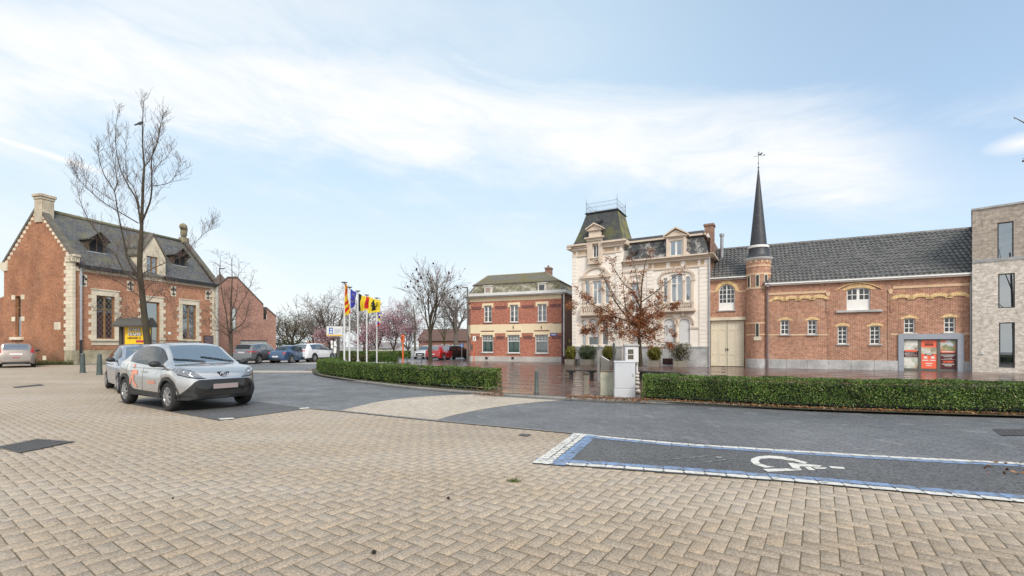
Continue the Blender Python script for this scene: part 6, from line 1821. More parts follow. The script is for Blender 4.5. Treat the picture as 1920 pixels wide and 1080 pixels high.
side_twigs([s for s in sm if s[2] < .09], crn, rg, .85, 1.3, .014, .007, 3, .25, .05)
trk.build('trunk', bark_d, t2, smooth=True); crn.build('crown', twig_m, t2)

# plane tree with dark seed balls
tP, tips = bare_tree('plane_tree', 'bare plane tree dotted with dark seed balls, right of the flags', 806.5, 40.5, 8.3, 21, 2.5, .19, .5, .17, 4, (4,5), bark=bark_m, twig=twig_g, nst=6, rmin=.011, z0=PZ, tw=.60)
sb = MB(); rg = random.Random(3)
sb.ball((0,0,0), .085, 6, sq=(1,1,1.2)); sb.ball((.05,.03,-.06), .05, 5)
s0 = sb.build('seed_ball', flat('dried_leaf_ball', (.035,.022,.017), .95), tP)
for i, (p, d_, l) in enumerate(rg.sample([t for t in tips if t[2] >= 2 and t[0].z > 3.2], 70)):
    o = s0 if i == 0 else s0.copy()
    if i: C.objects.link(o); o.parent = tP
    k = .4+.7*rg.random()**2; o.location = p + vrand(rg, .06); o.scale = (k, k, k*(.8+.5*rg.random()))
tB, tips = bare_tree('bare_tree', 'large bare spreading tree beside the red brick corner house', 855, 56, 8.3, 41, 3.0, .34, .8, .10, 4, (4,5), bark=bark_g, twig=twig_g, nst=6, rmin=.014)
tC, tips = bare_tree('bare_tree', 'wide bare tree rising behind the flagpoles and white sign', 620, 62, 9.4, 33, 1.4, .3, .85, .09, 4, (4,5), bark=bark_d, twig=twig_g, nst=8, rmin=.016, crown_w=1.25)
tC2, tips = bare_tree('bare_tree', 'broad rounded bare tree beside the brick hall wall', 548, 64, 6.6, 37, .8, .25, .9, .05, 4, (4,6), bark=bark_d, twig=M('olive_twig', (.13,.11,.075), .9, .2, 5), nst=9, rmin=.018, crown_w=1.4)
tC3, tips = bare_tree('bare_tree', 'bare tree behind the middle flagpoles, partly behind pink blossom', 683, 66, 8.0, 51, 1.6, .22, .8, .10, 4, (4,5), bark=bark_d, twig=twig_g, nst=7, rmin=.016)
tC4, tips = bare_tree('bare_tree', 'thin bare tree with forked trunk behind the orange post', 778, 55, 7.4, 55, 2.2, .16, .8, .10, 4, (3,5), bark=bark_g, twig=twig_g, nst=4, rmin=.013)
tC5, tips = bare_tree('bare_tree', 'slim bare tree between the plane tree and the red brick corner house', 833, 60, 6.2, 57, 2.0, .12, .8, .08, 4, (3,5), bark=M('yellow_green_bark', (.13,.12,.04), .95, .3, 4), twig=twig_g, nst=5, rmin=.013)
tC6, tips = bare_tree('bare_tree', 'low bare tree left of the pink blossom, behind the white car', 590, 70, 6.0, 61, 1.0, .2, .9, .06, 4, (4,5), bark=bark_d, twig=twig_g, nst=7, rmin=.018)
ev = leafmat('dark_evergreen_leaf', [(0, (.018,.03,.010)), (.6, (.045,.06,.018)), (1, (.10,.095,.035))], .6)
for (px, d, r, lab) in ((534, 60, 1.1, 'dark evergreen bush at the corner of the brick hall'), (553, 62, 1.0, 'low green bush behind the blue car')):
    t = thing('evergreen_bush', lab, 'bush', (AT(px, d), d, 0), 0, 'bushes behind the parked cars')
    p, nn = ballcloud((0,0,1.1), r*1.2, 1500, (1.2,1,.95), .4); leafcloud('foliage', p, .10, ev, t, .6, nn)
# pink blossom trees
pink = leafmat('pink_blossom', [(0, (.36,.16,.19)), (.4, (.52,.29,.33)), (.8, (.68,.45,.48)), (1, (.78,.62,.62))], .7, .35)
for (px, d, h, sd, wdt, nb, lab) in ((621, 48, 3.4, 71, 1.0, 16, 'pink blossom tree under the white parking sign'), (707, 54, 4.6, 73, 1.1, 26, 'pink blossom tree behind the last flagpole'), (738, 54, 6.2, 75, 1.15, 30, 'tallest pink blossom tree, just left of the orange post'), (765, 58, 5.0, 77, .9, 20, 'pink blossom tree right of the orange post'), (690, 60, 3.6, 79, .9, 16, 'small pink blossom tree between the flagpoles')):
    t, tips = bare_tree('blossom_tree', lab, px, d, h, sd, .9, .13, .85, .06, 4, (4,5), bark=bark_d, twig=M('dark_twig', (.06,.035,.035), .9, .2, 5), nst=6, rmin=.010, crown_w=wdt)
    cen = []; rg = random.Random(sd)
    for (p, d_, l) in tips:
        if l >= 3 and rg.random() < .75:
            for _ in range(int(nb*.2)): cen.append(p + vrand(rg, .16))
    leafcloud('blossom', [tuple(c) for c in cen], .055, pink, t, .8)

# brown-leaved oak in front of the mansion
DO = 27.6; baseO = (AT(1201, DO), DO, PZ)
tO = thing('oak_tree', 'oak tree still holding rust brown leaves in front of the mansion', 'tree', baseO)
z6 = lambda x, y: (1080 + x*.24072, 440 + y*.24072)
trk, crn = MB(), MB(); rg = random.Random(15)
lim = [
 ([(1201.5,688), z6(501,960), z6(497,880), z6(491,780), z6(492,680), z6(505,560), z6(511,420), z6(525,300), z6(545,200), z6(585,130)], .165, .008, .3, 0),
 ([z6(492,720), z6(400,640), z6(320,540), z6(262,430), z6(212,330), z6(168,225)], .07, .006, -1.4, 0),
 ([z6(485,700), z6(425,620), z6(370,560), z6(300,480), z6(262,400), z6(195,310)], .06, .006, 1.5, 0),
 ([z6(400,640), z6(380,520), z6(370,400), z6(358,240)], .05, .006, 1.0, -.9),
 ([z6(502,570), z6(440,440), z6(380,390), z6(300,270), z6(248,175)], .055, .006, -1.2, 0),
 ([z6(506,530), z6(480,400), z6(462,270), z6(428,160)], .05, .006, .9, 0),
 ([z6(508,525), z6(600,460), z6(700,380), z6(775,325), z6(835,285)], .05, .006, -1.0, 0),
 ([z6(495,690), z6(600,620), z6(700,560), z6(795,535)], .05, .006, -1.1, 0),
 ([z6(490,700), z6(330,650), z6(200,575), z6(100,530), z6(50,470), z6(-5,405)], .055, .006, 1.4, 0),
 ([z6(490,660), z6(560,560), z6(640,540), z6(690,470)], .04, .006, 1.6, 0),
 ([z6(487,760), z6(380,775), z6(300,765), z6(220,755)], .04, .006, -1.6, 0),
 ([z6(330,650), z6(235,655), z6(150,710), z6(85,755)], .025, .005, -.8, .8),
 ([z6(495,800), z6(560,790), z6(640,830), z6(735,850)], .04, .006, -1.3, 0),
 ([z6(495,790), z6(600,740), z6(690,730), z6(770,790)], .04, .006, .9, 0),
 ([z6(100,530), z6(40,540), z6(-40,545)], .02, .005, -.5, 1.2),
 ([z6(490,740), z6(440,690), z6(360,720), z6(260,650)], .04, .006, 1.8, 0),
 ([z6(495,740), z6(530,680), z6(580,660), z6(650,640)], .04, .006, 1.9, 0)]
sm = limb_tree(tO, lim, DO, None, trk, crn, rg, base=baseO)
tips = []
side_twigs([s for s in sm if s[2] < .09], crn, rg, .8, .85, .010, .005, 2, .12, .08, tips, .3)
trk.build('trunk', bark_m, tO, smooth=True); crn.build('crown', twig_m, tO)
oakl = leafmat('rust_oak_leaf', [(0, (.12,.036,.014)), (.4, (.25,.085,.030)), (.75, (.38,.155,.06)), (1, (.52,.29,.16))], .65, .3)
cen = []
for (p, d_, l) in tips + [(s[0], s[1], 1) for s in sm if s[2] < .05 and s[3] > .2]:
    pz = p.z
    pr = 1. if 1.7 < pz < 3.7 else (.66 if 3.7 <= pz < 4.7 else (.17 if pz >= 4.7 else .7))
    pr *= (.55 + .45*math.sin(p.x*3.1+p.z*2.3))
    if rg.random() < pr:
        for _ in range(17): cen.append(tuple(p + vrand(rg, .09)))
for (s) in sm:                                      # the dense skirt round the trunk
    if s[2] < .07 and s[3] < .45 and 1.7 < s[0].z < 3.4 and abs(s[0].x) < 1.6:
        for _ in range(36): cen.append(tuple(s[0] + vrand(rg, .2)))
leafcloud('leaf_cluster', cen, .054, oakl, tO, .65)
# a bare branch reaching in from a tree that stands right of the view
DR = 9.0; baseR = (AT(2130, DR), DR, BZ)
tR = thing('roadside_tree', 'bare branch tip of a tree standing outside the view at upper right', 'tree', baseR)
trk, crn = MB(), MB()
sm = limb_tree(tR, [([(2130,790), (2128,600), (2120,400), (2110,150), (2100,-50)], .13, .05, 0, 0), ([(2118,420), (2040,330), (1975,262), (1920,230), (1900,219.5)], .04, .004, -.6, 0), ([(2112,420), (2010,360), (1945,310), (1917,297)], .03, .004, .5, 0)], DR, None, trk, crn, rg, base=baseR)
sm += limb_tree(tR, [([(2115,350), (2200,200), (2290,80), (2340,-40)], .06, .008, .8, 0), ([(2110,220), (2040,90), (1990,-60)], .05, .008, .9, 0), ([(2108,120), (2150,-60), (2160,-200)], .05, .008, -.8, 0)], DR, None, trk, crn, rg, base=baseR)
side_twigs([s for s in sm if s[2] < .05 and s[0].x > -1.3 + .0*s[0].z], crn, rg, .5, .5, .008, .003, 2, .3)
crn.ball((AT(1918.5, DR+.5)-baseR[0], .5, ZH(302, DR+.5)-baseR[2]), .022, 6); crn.ball((AT(1903, DR-.58)-baseR[0], -.58, ZH(222, DR-.58)-baseR[2]), .010, 5)
trk.build('trunk', bark_g, tR, smooth=True); crn.build('crown', twig_m, tR)

# planters with shrubs in front of the mansion
yel = leafmat('golden_shrub_leaf', [(0, (.07,.075,.010)), (.4, (.15,.15,.016)), (.8, (.25,.23,.03)), (1, (.33,.29,.06))], .45)
gre = leafmat('green_shrub_leaf', [(0, (.022,.04,.012)), (.5, (.05,.085,.026)), (.85, (.095,.135,.045)), (1, (.18,.19,.10))], .4)
var = leafmat('variegated_leaf', [(0, (.03,.035,.018)), (.5, (.085,.08,.042)), (.8, (.16,.13,.075)), (1, (.30,.26,.17))], .5)
box_m = M('planter_concrete', (.27,.245,.20), .85, .2, 2.5, var2=.12)
for (x0, x1, yt, yb, bx0, bx1, by0, kind, lab) in (
    (1061.5,1082,671.5,681.6, 1060,1079.5,647.5, 'y', 'leftmost planter with clipped golden shrub, at the corner of the brick house'),
    (1091,1115,672,682.6, 1085,1120,645.5, 'g', 'planter with wide dark green bush under the tower windows'),
    (1135.5,1151,674,684.5, 1133,1157.5,648, 'o', 'planter with golden green shrub behind the slim dark post'),
    (1219,1241,675.2,686.7, 1217,1243,650, 'y', 'planter with clipped golden shrub right of the oak trunk'),
    (1267.5,1292,676,688, 1258.5,1301,638, 'v', 'planter with loose variegated bush near the mansion corner')):
    pu = man.u((x0+x1)/2, -.95); d = man.o[1] + pu*man.U[1] - .95*man.V[1] - .3; w = (x1-x0)/F*d*.92; h = (yb-yt)/F*d
    t = thing('planter', lab, 'planter', (AT((x0+x1)/2, d), d+w/2, PZ), man.a, 'planters along the mansion front')
    m = MB(); s = w/2
    m.add([(-s*.9,-s*.9,0),(s*.9,-s*.9,0),(s*.9,s*.9,0),(-s*.9,s*.9,0),(-s,-s,h),(s,-s,h),(s,s,h),(-s,s,h),(-s+.06,-s+.06,h),(s-.06,-s+.06,h),(s-.06,s-.06,h),(-s+.06,s-.06,h),(-s+.06,-s+.06,h-.05),(s-.06,-s+.06,h-.05),(s-.06,s-.06,h-.05),(-s+.06,s-.06,h-.05)],
          [(0,3,2,1)] + [(i, (i+1)%4, 4+(i+1)%4, 4+i) for i in range(4)] + [(4+i, 4+(i+1)%4, 8+(i+1)%4, 8+i) for i in range(4)] + [(8+i, 8+(i+1)%4, 12+(i+1)%4, 12+i) for i in range(4)] + [(12,13,14,15)])
    m.build('pot', box_m, t)
    bw, bh = (bx1-bx0)/F*d/2, (yt-by0)/F*d
    n = 3200 if kind != 'v' else 2200
    if kind == 'v':
        p, nn = ballcloud((0,0,h+bh*.42), bw, n, (.95,.95,bh/bw*.52), .15); p += nprng.normal(size=p.shape)*.05
    else:
        p, nn = ballcloud((0,0,h+bh*.48), bw, n, (1.05,1.05,bh/bw*.58), .5)
    leafcloud('foliage', p, .045 if kind != 'v' else .05, {'y': yel, 'g': gre, 'o': yel, 'v': var}[kind], t, .6, nn)
    st = MB(); rg2 = random.Random(int(x0))
    for k in range(9):
        a = rg2.random()*6.28; st.tube([(0,0,h-.05), (math.cos(a)*bw*.3, math.sin(a)*bw*.3, h+bh*.4), (math.cos(a)*bw*.75, math.sin(a)*bw*.75, h+bh*(.7+.25*rg2.random()))], [.02,.012,.004], 4, cap=False)
    st.build('stem', bark_d, t)
# fallen leaves along the bed and kerb, weeds by the old house
lit = leafmat('fallen_leaf', [(0, (.10,.042,.018)), (.5, (.22,.095,.04)), (.85, (.34,.17,.075)), (1, (.45,.30,.18))], .8, .1)
pts = []
for _ in range(850):
    px = rng.uniform(1062, 1215); q = P(px, 744.5 + (px-1075)*.055 + rng.gauss(0, 2.1), BZ); pts.append((q[0], q[1], BZ+.006 + rng.random()*.02))
rl2 = smooth_line(rh_line, 8)
for _ in range(2600):
    i = rng.randrange(len(rl2)-1); f_ = rng.random(); b0 = (rl2[i][0]+(rl2[i+1][0]-rl2[i][0])*f_, rl2[i][1]+(rl2[i+1][1]-rl2[i][1])*f_)
    o = rng.gauss(-.06, .07); pts.append((b0[0]+.3*o, b0[1]+o, BZ+.008 + rng.random()*.02))
for _ in range(260):
    px = rng.uniform(890, 945); q = P(px, 738.5 + (px-890)*.02 + rng.gauss(0, 1.5), BZ); pts.append((q[0], q[1], BZ+.01))
for _ in range(420):
    px = rng.uniform(980, 1330); q = P(px, rng.uniform(690, 738), PZ); pts.append((q[0], q[1], PZ+.006)) if rng.random() < .25 else None
for _ in range(26):
    q = P(rng.uniform(1840, 1930), rng.uniform(868, 892)); pts.append((q[0], q[1], .02))
nn = np.tile(np.array([0, 0, 1.6]), (len(pts), 1))
lo = leafcloud('leaf_litter', pts, .026, lit, None, .7, nn); tag(lo, kind='stuff')
gp = []
for _ in range(1600):
    px = rng.uniform(64, 137); d = 33.6 + (px-64)/73*1.3 - abs(rng.gauss(0, .25)); gp.append((AT(px, d), d, abs(rng.gauss(0, .14))))
tag(leafcloud('weeds', gp, .07, leafmat('weed_leaf', [(0, (.04,.05,.015)), (.6, (.08,.12,.03)), (1, (.16,.15,.06))], .7), None, .3), kind='stuff')
gt = []
q = P(963, 902.5)
for _ in range(130): gt.append((q[0]+rng.gauss(0, .03), q[1]+rng.gauss(0, .02), abs(rng.gauss(0, .012))))
g_o = leafcloud('grass_tuft', [(a-q[0], b-q[1], c) for a, b, c in gt], .016, leafmat('tuft_leaf', [(0, (.06,.10,.02)), (1, (.16,.20,.05))], .7), None, .25); g_o.location = (q[0], q[1], .0); tag(g_o, 'small tuft of grass growing between the beige pavers', 'grass')
for (px, py, r, lab) in ((840.5, 935.5, .013, 'dark seed ball on the beige pavers, nearer the disabled bay'), (701, 1038, .015, 'dark seed ball on the pavers close to the bottom edge'), (324, 935.5, .008, 'tiny dark seed ball on the pavers at left')):
    q = P(px, py); m = MB(); m.ball((0,0,r*.8), r, 9); m.ball((r*.7,r*.2,r*.6), r*.5, 6); m.tube([(0,0,r), (-r*1.6,0,r*.5)], r*.12, 4)
    o = m.build('seed_ball', flat('seed_brown', (.02,.013,.011), .95), None); o.location = q; tag(o, lab, 'seed ball', 'seed balls fallen on the paving')
# ------------------------------------------------------------------ CARS
tyre_m = M('tyre_rubber', (.018,.018,.019), .85, .2, 6)
rim_m = M('silver_wheel', (.36,.365,.37), .35, .08, 5, metal=.6)
rimd_m = flat('spoke_gap_shade', (.02,.02,.022), .6)  # near-black disc stands in for the shade behind the spokes
plastic = M('black_plastic', (.022,.023,.025), .55, .15, 8)
gloss_b = flat('gloss_black', (.010,.011,.012), .08)
carglass = glassmat('car_glass', (.74,.82,.81), .46)
sideglass = glassmat('side_car_glass', (.42,.48,.47), .84)
cardark = glassmat('dark_car_glass', (.10,.12,.12), .62)
lamp_r = M('tail_lamp_red', (.42,.02,.02), .15, .1, 4); lamp_w = M('head_lamp', (.20,.21,.23), .12, .5, 16, metal=.4)
plate_b = M('mauve_plate', (.27,.215,.215), .5, .05, 3); plate_w = M('number_plate', (.58,.52,.51), .5, .05, 3)
seat_m = M('seat_cloth', (.10,.105,.105), .9, .2, 5)
chrome = flat('chrome', (.75,.76,.78), .12, 1.)

def pch(pts):
    """monotone cubic through control points"""
    X = np.array([p[0] for p in pts], float); Y = np.array([p[1] for p in pts], float)
    o = np.argsort(X); X, Y = X[o], Y[o]
    h = np.diff(X); dl = np.diff(Y)/h
    m = np.zeros(len(X)); m[0], m[-1] = dl[0], dl[-1]
    for i in range(1, len(X)-1):
        if dl[i-1]*dl[i] > 0:
            w1, w2 = 2*h[i]+h[i-1], h[i]+2*h[i-1]; m[i] = (w1+w2)/(w1/dl[i-1]+w2/dl[i])
    def f(x):
        x = min(max(x, X[0]), X[-1]); i = min(max(int(np.searchsorted(X, x))-1, 0), len(X)-2)
        t = (x-X[i])/h[i]
        return float((2*t**3-3*t**2+1)*Y[i] + (t**3-2*t**2+t)*h[i]*m[i] + (-2*t**3+3*t**2)*Y[i+1] + (t**3-t**2)*h[i]*m[i+1])
    return f
def patch(bvh, pts, axis, offset, name, mat, parent, cuts=3, smooth=True):
    bm = bmesh.new()
    vs = [bm.verts.new((p[0], p[1], 0)) for p in pts]
    bm.faces.new(vs); bmesh.ops.triangulate(bm, faces=bm.faces[:])
    for _ in range(cuts):
        bmesh.ops.subdivide_edges(bm, edges=bm.edges[:], cuts=1, use_grid_fill=True)
        if _ == 0: bmesh.ops.triangulate(bm, faces=bm.faces[:])
    V = []
    for v in bm.verts:
        a, b = v.co.x, v.co.y
        o, d = {'front': (Vector((6,a,b)), Vector((-1,0,0))), 'rear': (Vector((-6,a,b)), Vector((1,0,0))), 'right': (Vector((a,-4,b)), Vector((0,1,0))), 'left': (Vector((a,4,b)), Vector((0,-1,0))), 'top': (Vector((a,b,5)), Vector((0,0,-1)))}[axis]
        h = bvh.ray_cast(o, d)
        nn = None if h[0] is None else (h[1] if h[1].dot(d) < 0 else -h[1])
        if h[0] is None:
            q = o + d*((6 if axis in ('front','rear') else 4) - .6); n_ = bvh.find_nearest(q); co = n_[0] if n_[0] is not None else q
        else: co = h[0]
        V.append(co + ((nn*.8 - d*.2)*offset if nn is not None else -d*offset))
    fs = [tuple(v.index for v in f.verts) for f in bm.faces] if not bm.verts.index_update() else []
    bm.free()
    mb = MB(); mb.add(V, fs)
    return mb.build(name, mat, parent, smooth=smooth)
def mirror(pts): return [(-p[0], p[1]) for p in reversed(pts)]

def wheel(par, x, y, r, w, side, spokes=9, rimmat=None):
    m = MB(Matrix.Translation((x, y, r)))
    m.lathe([(r*.60,-w/2+.02),(r*.66,-w/2),(r*.9,-w/2),(r*.97,-w/2+.015),(r,-w/2+.045),(r,w/2-.045),(r*.97,w/2-.015),(r*.9,w/2),(r*.66,w/2),(r*.60,w/2-.02)], 28, axis='y', cap=False)
    t = m.build('wheel', tyre_m, par, smooth=True, angle=50)
    m = MB(Matrix.Translation((x, y, r))); s = side
    yo = s*(w/2)
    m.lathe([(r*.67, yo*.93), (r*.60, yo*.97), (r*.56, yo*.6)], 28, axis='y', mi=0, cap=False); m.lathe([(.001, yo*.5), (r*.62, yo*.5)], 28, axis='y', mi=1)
    for k in range(spokes):
        a = 2*math.pi*k/spokes
        for e in (-.075, .075):
            c0, c1 = Vector((math.cos(a+e*1.8)*r*.14, yo*.86, math.sin(a+e*1.8)*r*.14)), Vector((math.cos(a+e)*r*.60, yo*.93, math.sin(a+e)*r*.60))
            d = (c1-c0); l = d.length; d.normalize(); sd = d.cross(Vector((0,1,0)))
            m.obox((c0+c1)/2, d, Vector((0,1,0)), sd, l/2, .012, r*.03, 0)
    m.lathe([(r*.18, yo*.6), (r*.17, yo*.95), (r*.1, yo*1.0), (.001, yo*1.0)], 14, axis='y', mi=0)
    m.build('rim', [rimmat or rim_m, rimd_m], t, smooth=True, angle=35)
    return t

def car(name, label, cat, spec, loc, heading, pm, group=None, scale=1.0):
    s = spec; L, W, H = s['L'], s['W'], s['H']; xf = s['wb']/2; xr = -xf; x0 = xf + s['fo']
    X = lambda f: x0 - f*L
    absn = s.get('abs', False)
    top = pch([(X(a) if not absn else a, b*(H if not absn else 1)) for a, b in s['top']]); belt = pch([(X(a) if not absn else a, b*(H if not absn else 1)) for a, b in s['belt']])
    hwf = pch([(X(a) if not absn else a, b*(W/2 if not absn else 1)) for a, b in s['hw']]); rhf = pch([(X(a) if not absn else a, b*(W/2 if not absn else 1)) for a, b in s['rh']])
    sill = s['sill']; zf = sill + .0; r = s['r']; ra = s.get('ra', r + .045)
    XX = lambda v: v if absn else X(v)
    ws = sorted((XX(s['ws'][0]), XX(s['ws'][1]))); rw = sorted((XX(s['rw'][0]), XX(s['rw'][1])))
    sw = [sorted((XX(a), XX(b))) for a, b in s['sw']]
    xend = x0 - L
    xs = set(np.linspace(xend, x0, 46).tolist())
    for e in (.004, .012, .025, .045, .07, .1, .14): xs.add(x0 - e); xs.add(xend + e)
    for xw in (xf, xr):
        for k in range(17): xs.add(xw - ra*math.cos(math.pi*k/16))
        xs.add(xw - ra - .004); xs.add(xw + ra + .004)
    for q in [*ws, *rw, *[v for a in sw for v in a]]: xs.add(q)
    xs = sorted(x for x in xs if xend - 1e-6 <= x <= x0 + 1e-6)
    xs = [x for i, x in enumerate(xs) if i == 0 or x - xs[i-1] > .0015]
    prof = [(0, .968), (.2, .988), (.45, 1.), (.7, .992), (.9, .968), (1, .945)]
    rings = []
    for x in xs:
        zt = top(x); w = hwf(x); wr = min(rhf(x), w*.96)
        e = min((x0-x), (x-xend)); zs = sill + max(0, .10 - e)*.7 + s.get('lip', 0)*max(0, .5-(x0-x))
        zlo = zs; za = 0
        for xw in (xf, xr):
            if abs(x-xw) < ra - 1e-6: zlo = max(zlo, r + math.sqrt(ra*ra-(x-xw)**2))
        zb = max(min(belt(x), zt-.006), zlo+.05)
        zt = max(zt, zb+.006)
        wi = max(w-.27, w*.3)
        R_ = [(0, zf), (wi, zf), (wi, max(zlo, zf)), (w*.968, zlo)]
        for (t, k) in prof[1:]: R_.append((w*k, zlo + (zb-zlo)*t))
        ze = zt - min(.055, (zt-zb)*.3)
        wb_ = w*.945
        for t in (.07, .5, .93, 1.0): R_.append((wb_ + (wr-wb_)*t + .05*math.sin(math.pi*t)*min(1, (zt-zb)/.5), zb + (ze-zb)*t))
        R_ += [(wr*.88, ze+(zt-ze)*.5), (wr*.45, ze+(zt-ze)*.93), (0, zt)]
        rings.append(R_)
    n = len(rings[0]); N = len(xs)                   # ring: 0-3 underside, 3-8 lower side, 8-12 greenhouse side, 12-15 top
    V = []
    for x, R_ in zip(xs, rings):
        V += [(x, -p[0], p[1]) for p in R_] + [(x, p[0], p[1]) for p in R_]
    body, bm_, panes = [], [], {}
    lo_w, hi_w = min(a[0] for a in sw), max(a[1] for a in sw)
    for i in range(N-1):
        xm = (xs[i]+xs[i+1])/2
        for k in range(n-1):
            for sd in (0, 1):
                a, b, c, d = i*2*n+sd*n+k, (i+1)*2*n+sd*n+k, (i+1)*2*n+sd*n+k+1, i*2*n+sd*n+k+1
                f = (a, b, c, d) if sd == 0 else (d, c, b, a)
                key = None
                if k >= 13 and ws[0] < xm < ws[1]: key = 'windscreen'
                elif k >= 13 and rw[0] < xm < rw[1]: key = 'rear_window'
                elif k in (9, 10):
                    for j, (p, q) in enumerate(sw):
                        if p < xm < q: key = ('side_window', j, sd)
                if key: panes.setdefault(key, []).append(f)
                else:
                    body.append(f)
                    bm_.append(1 if k < 3 or (k == 3 and s.get('clad')) else (2 if (k in (9, 10) and lo_w < xm < hi_w) else 0))
    for i in (0, N-1):
        for k in range(1, n-1):
            a, b, c, d = i*2*n+k, i*2*n+k+1, i*2*n+n+k+1, i*2*n+n+k
            body.append((a, b, c, d) if i == 0 else (d, c, b, a)); bm_.append(1 if k < 2 else 0)
    t = thing(name, label, cat, loc, heading, group); t.scale = (scale,)*3
    mb = MB(); mb.v = V; mb.f = body; mb.m = bm_
    bo = mb.build('body', [pm, plastic, gloss_b], t, smooth=True, angle=38)
    bvh = BVHTree.FromPolygons([Vector(v) for v in V], body + [f for v in panes.values() for f in v])
    gm = s.get('glass', sideglass)
    def pane(nm, faces, mat):
        used = sorted({i for f in faces for i in f}); mp = {u: j for j, u in enumerate(used)}
        m = MB(); m.v = [V[u] for u in used]; m.f = [tuple(mp[i] for i in f) for f in faces]; m.m = [0]*len(faces)
        return m.build(nm, mat, t, smooth=True, angle=60)
    for k, f in panes.items():
        if isinstance(k, tuple): pane('side_window', f, gm)
        else: pane(k, f, s.get('rglass', gm) if k == 'rear_window' else s.get('glass', carglass))
    yw = s['track']/2
    for xw in (xf, xr):
        for sd in (-1, 1): wheel(t, xw, sd*yw, r, s.get('tw', .19), sd, s.get('spokes', 9), s.get('rim'))
    # wheel arch lips, sills
    if s.get('clad'):
        for sd in ('right', 'left'):
            for xw in (xf, xr):
                m = MB(); prev = None; wd = s['clad']
                for k in range(25):
                    a = R(-12 + 204*k/24); row = []
                    for rr in (ra-.005, ra+wd):
                        px, pz = xw + math.cos(a)*rr, r + math.sin(a)*rr
                        pz = max(pz, sill+.01)
                        o = Vector((px, -4 if sd == 'right' else 4, pz)); d = Vector((0, 1 if sd == 'right' else -1, 0))
                        h = bvh.ray_cast(o, d)
                        row.append(None if h[0] is None or abs(h[0].y) < W*.36 else h[0] - d*.016)
                    if row[0] is None and row[1] is not None: row[0] = row[1] + Vector((xw-row[1].x, 0, r-row[1].z)).normalized()*wd
                    if prev and None not in row and None not in prev: m.quad(prev[0], row[0], row[1], prev[1])
                    prev = row
                if m.f: m.build('wheel_arch', plastic, t, smooth=True)
            a, b = xr+ra+.01, xf-ra-.01; zz = sill + s.get('sillh', .10)
            patch(bvh, [(a, sill+.012), (b, sill+.012), (b, zz), (b-.3, zz-.02), (a+.3, zz), (a, zz+.12)] if s.get('sillh') else [(a, sill+.012), (b, sill+.012), (b, zz), (a, zz)], sd, .012, 'sill_trim', plastic, t)
    for (nm, ax, pts, of, mt) in s.get('patches', []):
        for A in ((ax,) if not ax.endswith('2') else (ax[:-1],)):
            patch(bvh, pts, A, of, nm, mt, t)
            if ax.endswith('2') and A in ('front', 'rear'): patch(bvh, mirror(pts), A, of, nm, mt, t)
            if ax.endswith('2') and A == 'right': patch(bvh, pts, 'left', of, nm, mt, t)
    # mirrors
    mx = ws[1] - .32 if ws[1] > 0 else ws[0]
    xm_ = ws[1] - s.get('mirx', .25)
    for sd in (-1, 1):
        m = MB(); y = hwf(xm_)*.94; z = belt(xm_) + .10
        m.ball((xm_, sd*(y+.14), z), .1, 10, sq=(.75, 1.15, .72)); m.obox((xm_+.01, sd*(y+.02), z-.05), (1,0,0), (0,1,0), (0,0,1), .035, .07, .02)
        m.build('wing_mirror', s.get('mirm', plastic), t, smooth=True, angle=50)
    # door handles and shut lines
    for sd, sg in (('right', -1), ('left', 1)):
        for xh in s.get('handles', []):
            o = Vector((xh, 4*sg, s['hz'])); h = bvh.ray_cast(o, Vector((0, -sg, 0)))
            if h[0] is not None:
                m = MB(); m.obox(h[0] + Vector((0, sg*.022, 0)), (1,0,0), (0,1,0), (0,0,1), .095, .018, .017); m.build('door_handle', s.get('handm', pm), t)
        for ln in s.get('seams', []):
            m = MB(); pr = None
            P_ = smooth_line(ln, 6)
            for i, q in enumerate(P_):
                a_ = P_[max(i-1, 0)]; b_ = P_[min(i+1, len(P_)-1)]; dx, dz = b_[0]-a_[0], b_[1]-a_[1]; l = math.hypot(dx, dz) or 1
                nx, nz = -dz/l*.006, dx/l*.006; row = []
                for e in (-1, 1):
                    h = bvh.ray_cast(Vector((q[0]+nx*e, 4*sg, q[1]+nz*e)), Vector((0, -sg, 0))); row.append(None if h[0] is None else h[0] + Vector((0, sg*.004, 0)))
                if pr and None not in row and None not in pr: m.quad(pr[0], row[0], row[1], pr[1])
                pr = row
            if m.f: m.build('door_seam', gloss_b, t)
    # cabin
    m = MB(); fx = XX(s['ws'][0])
    for x_ in (fx-.95, fx-1.75):
        for y_ in (-.36, .36):
            if x_ < xend + .5: continue
            m.bbox(x_-.25, x_+.28, y_-.24, y_+.24, .32, .56, .04); m.obox((x_-.28, y_, .82), (.97,0,-.22), (0,1,0), (.22,0,.97), .06, .23, .30); m.obox((x_-.36, y_, 1.18), (.97,0,-.22), (0,1,0), (.22,0,.97), .045, .13, .10)
    pieces(m, 'seat', seat_m, t)
    m = MB(); zd = belt(fx-.2)
    m.bbox(fx-.62, fx-.05, -W*.40, W*.40, .5, zd-.02, .04); m.build('dashboard', seat_m, t)
    m = MB(); m.M = Matrix.Translation((fx-.72, .36, zd-.02)) @ Matrix.Rotation(R(65), 4, 'Y'); 
    for k in range(14):
        a, b = 2*math.pi*k/14, 2*math.pi*(k+1)/14; m.tube([(math.cos(a)*.18, math.sin(a)*.18, 0), (math.cos(b)*.18, math.sin(b)*.18, 0)], .015, 4, cap=False)
    m.build('steering_wheel', seat_m, t)
    return t, bvh, bo

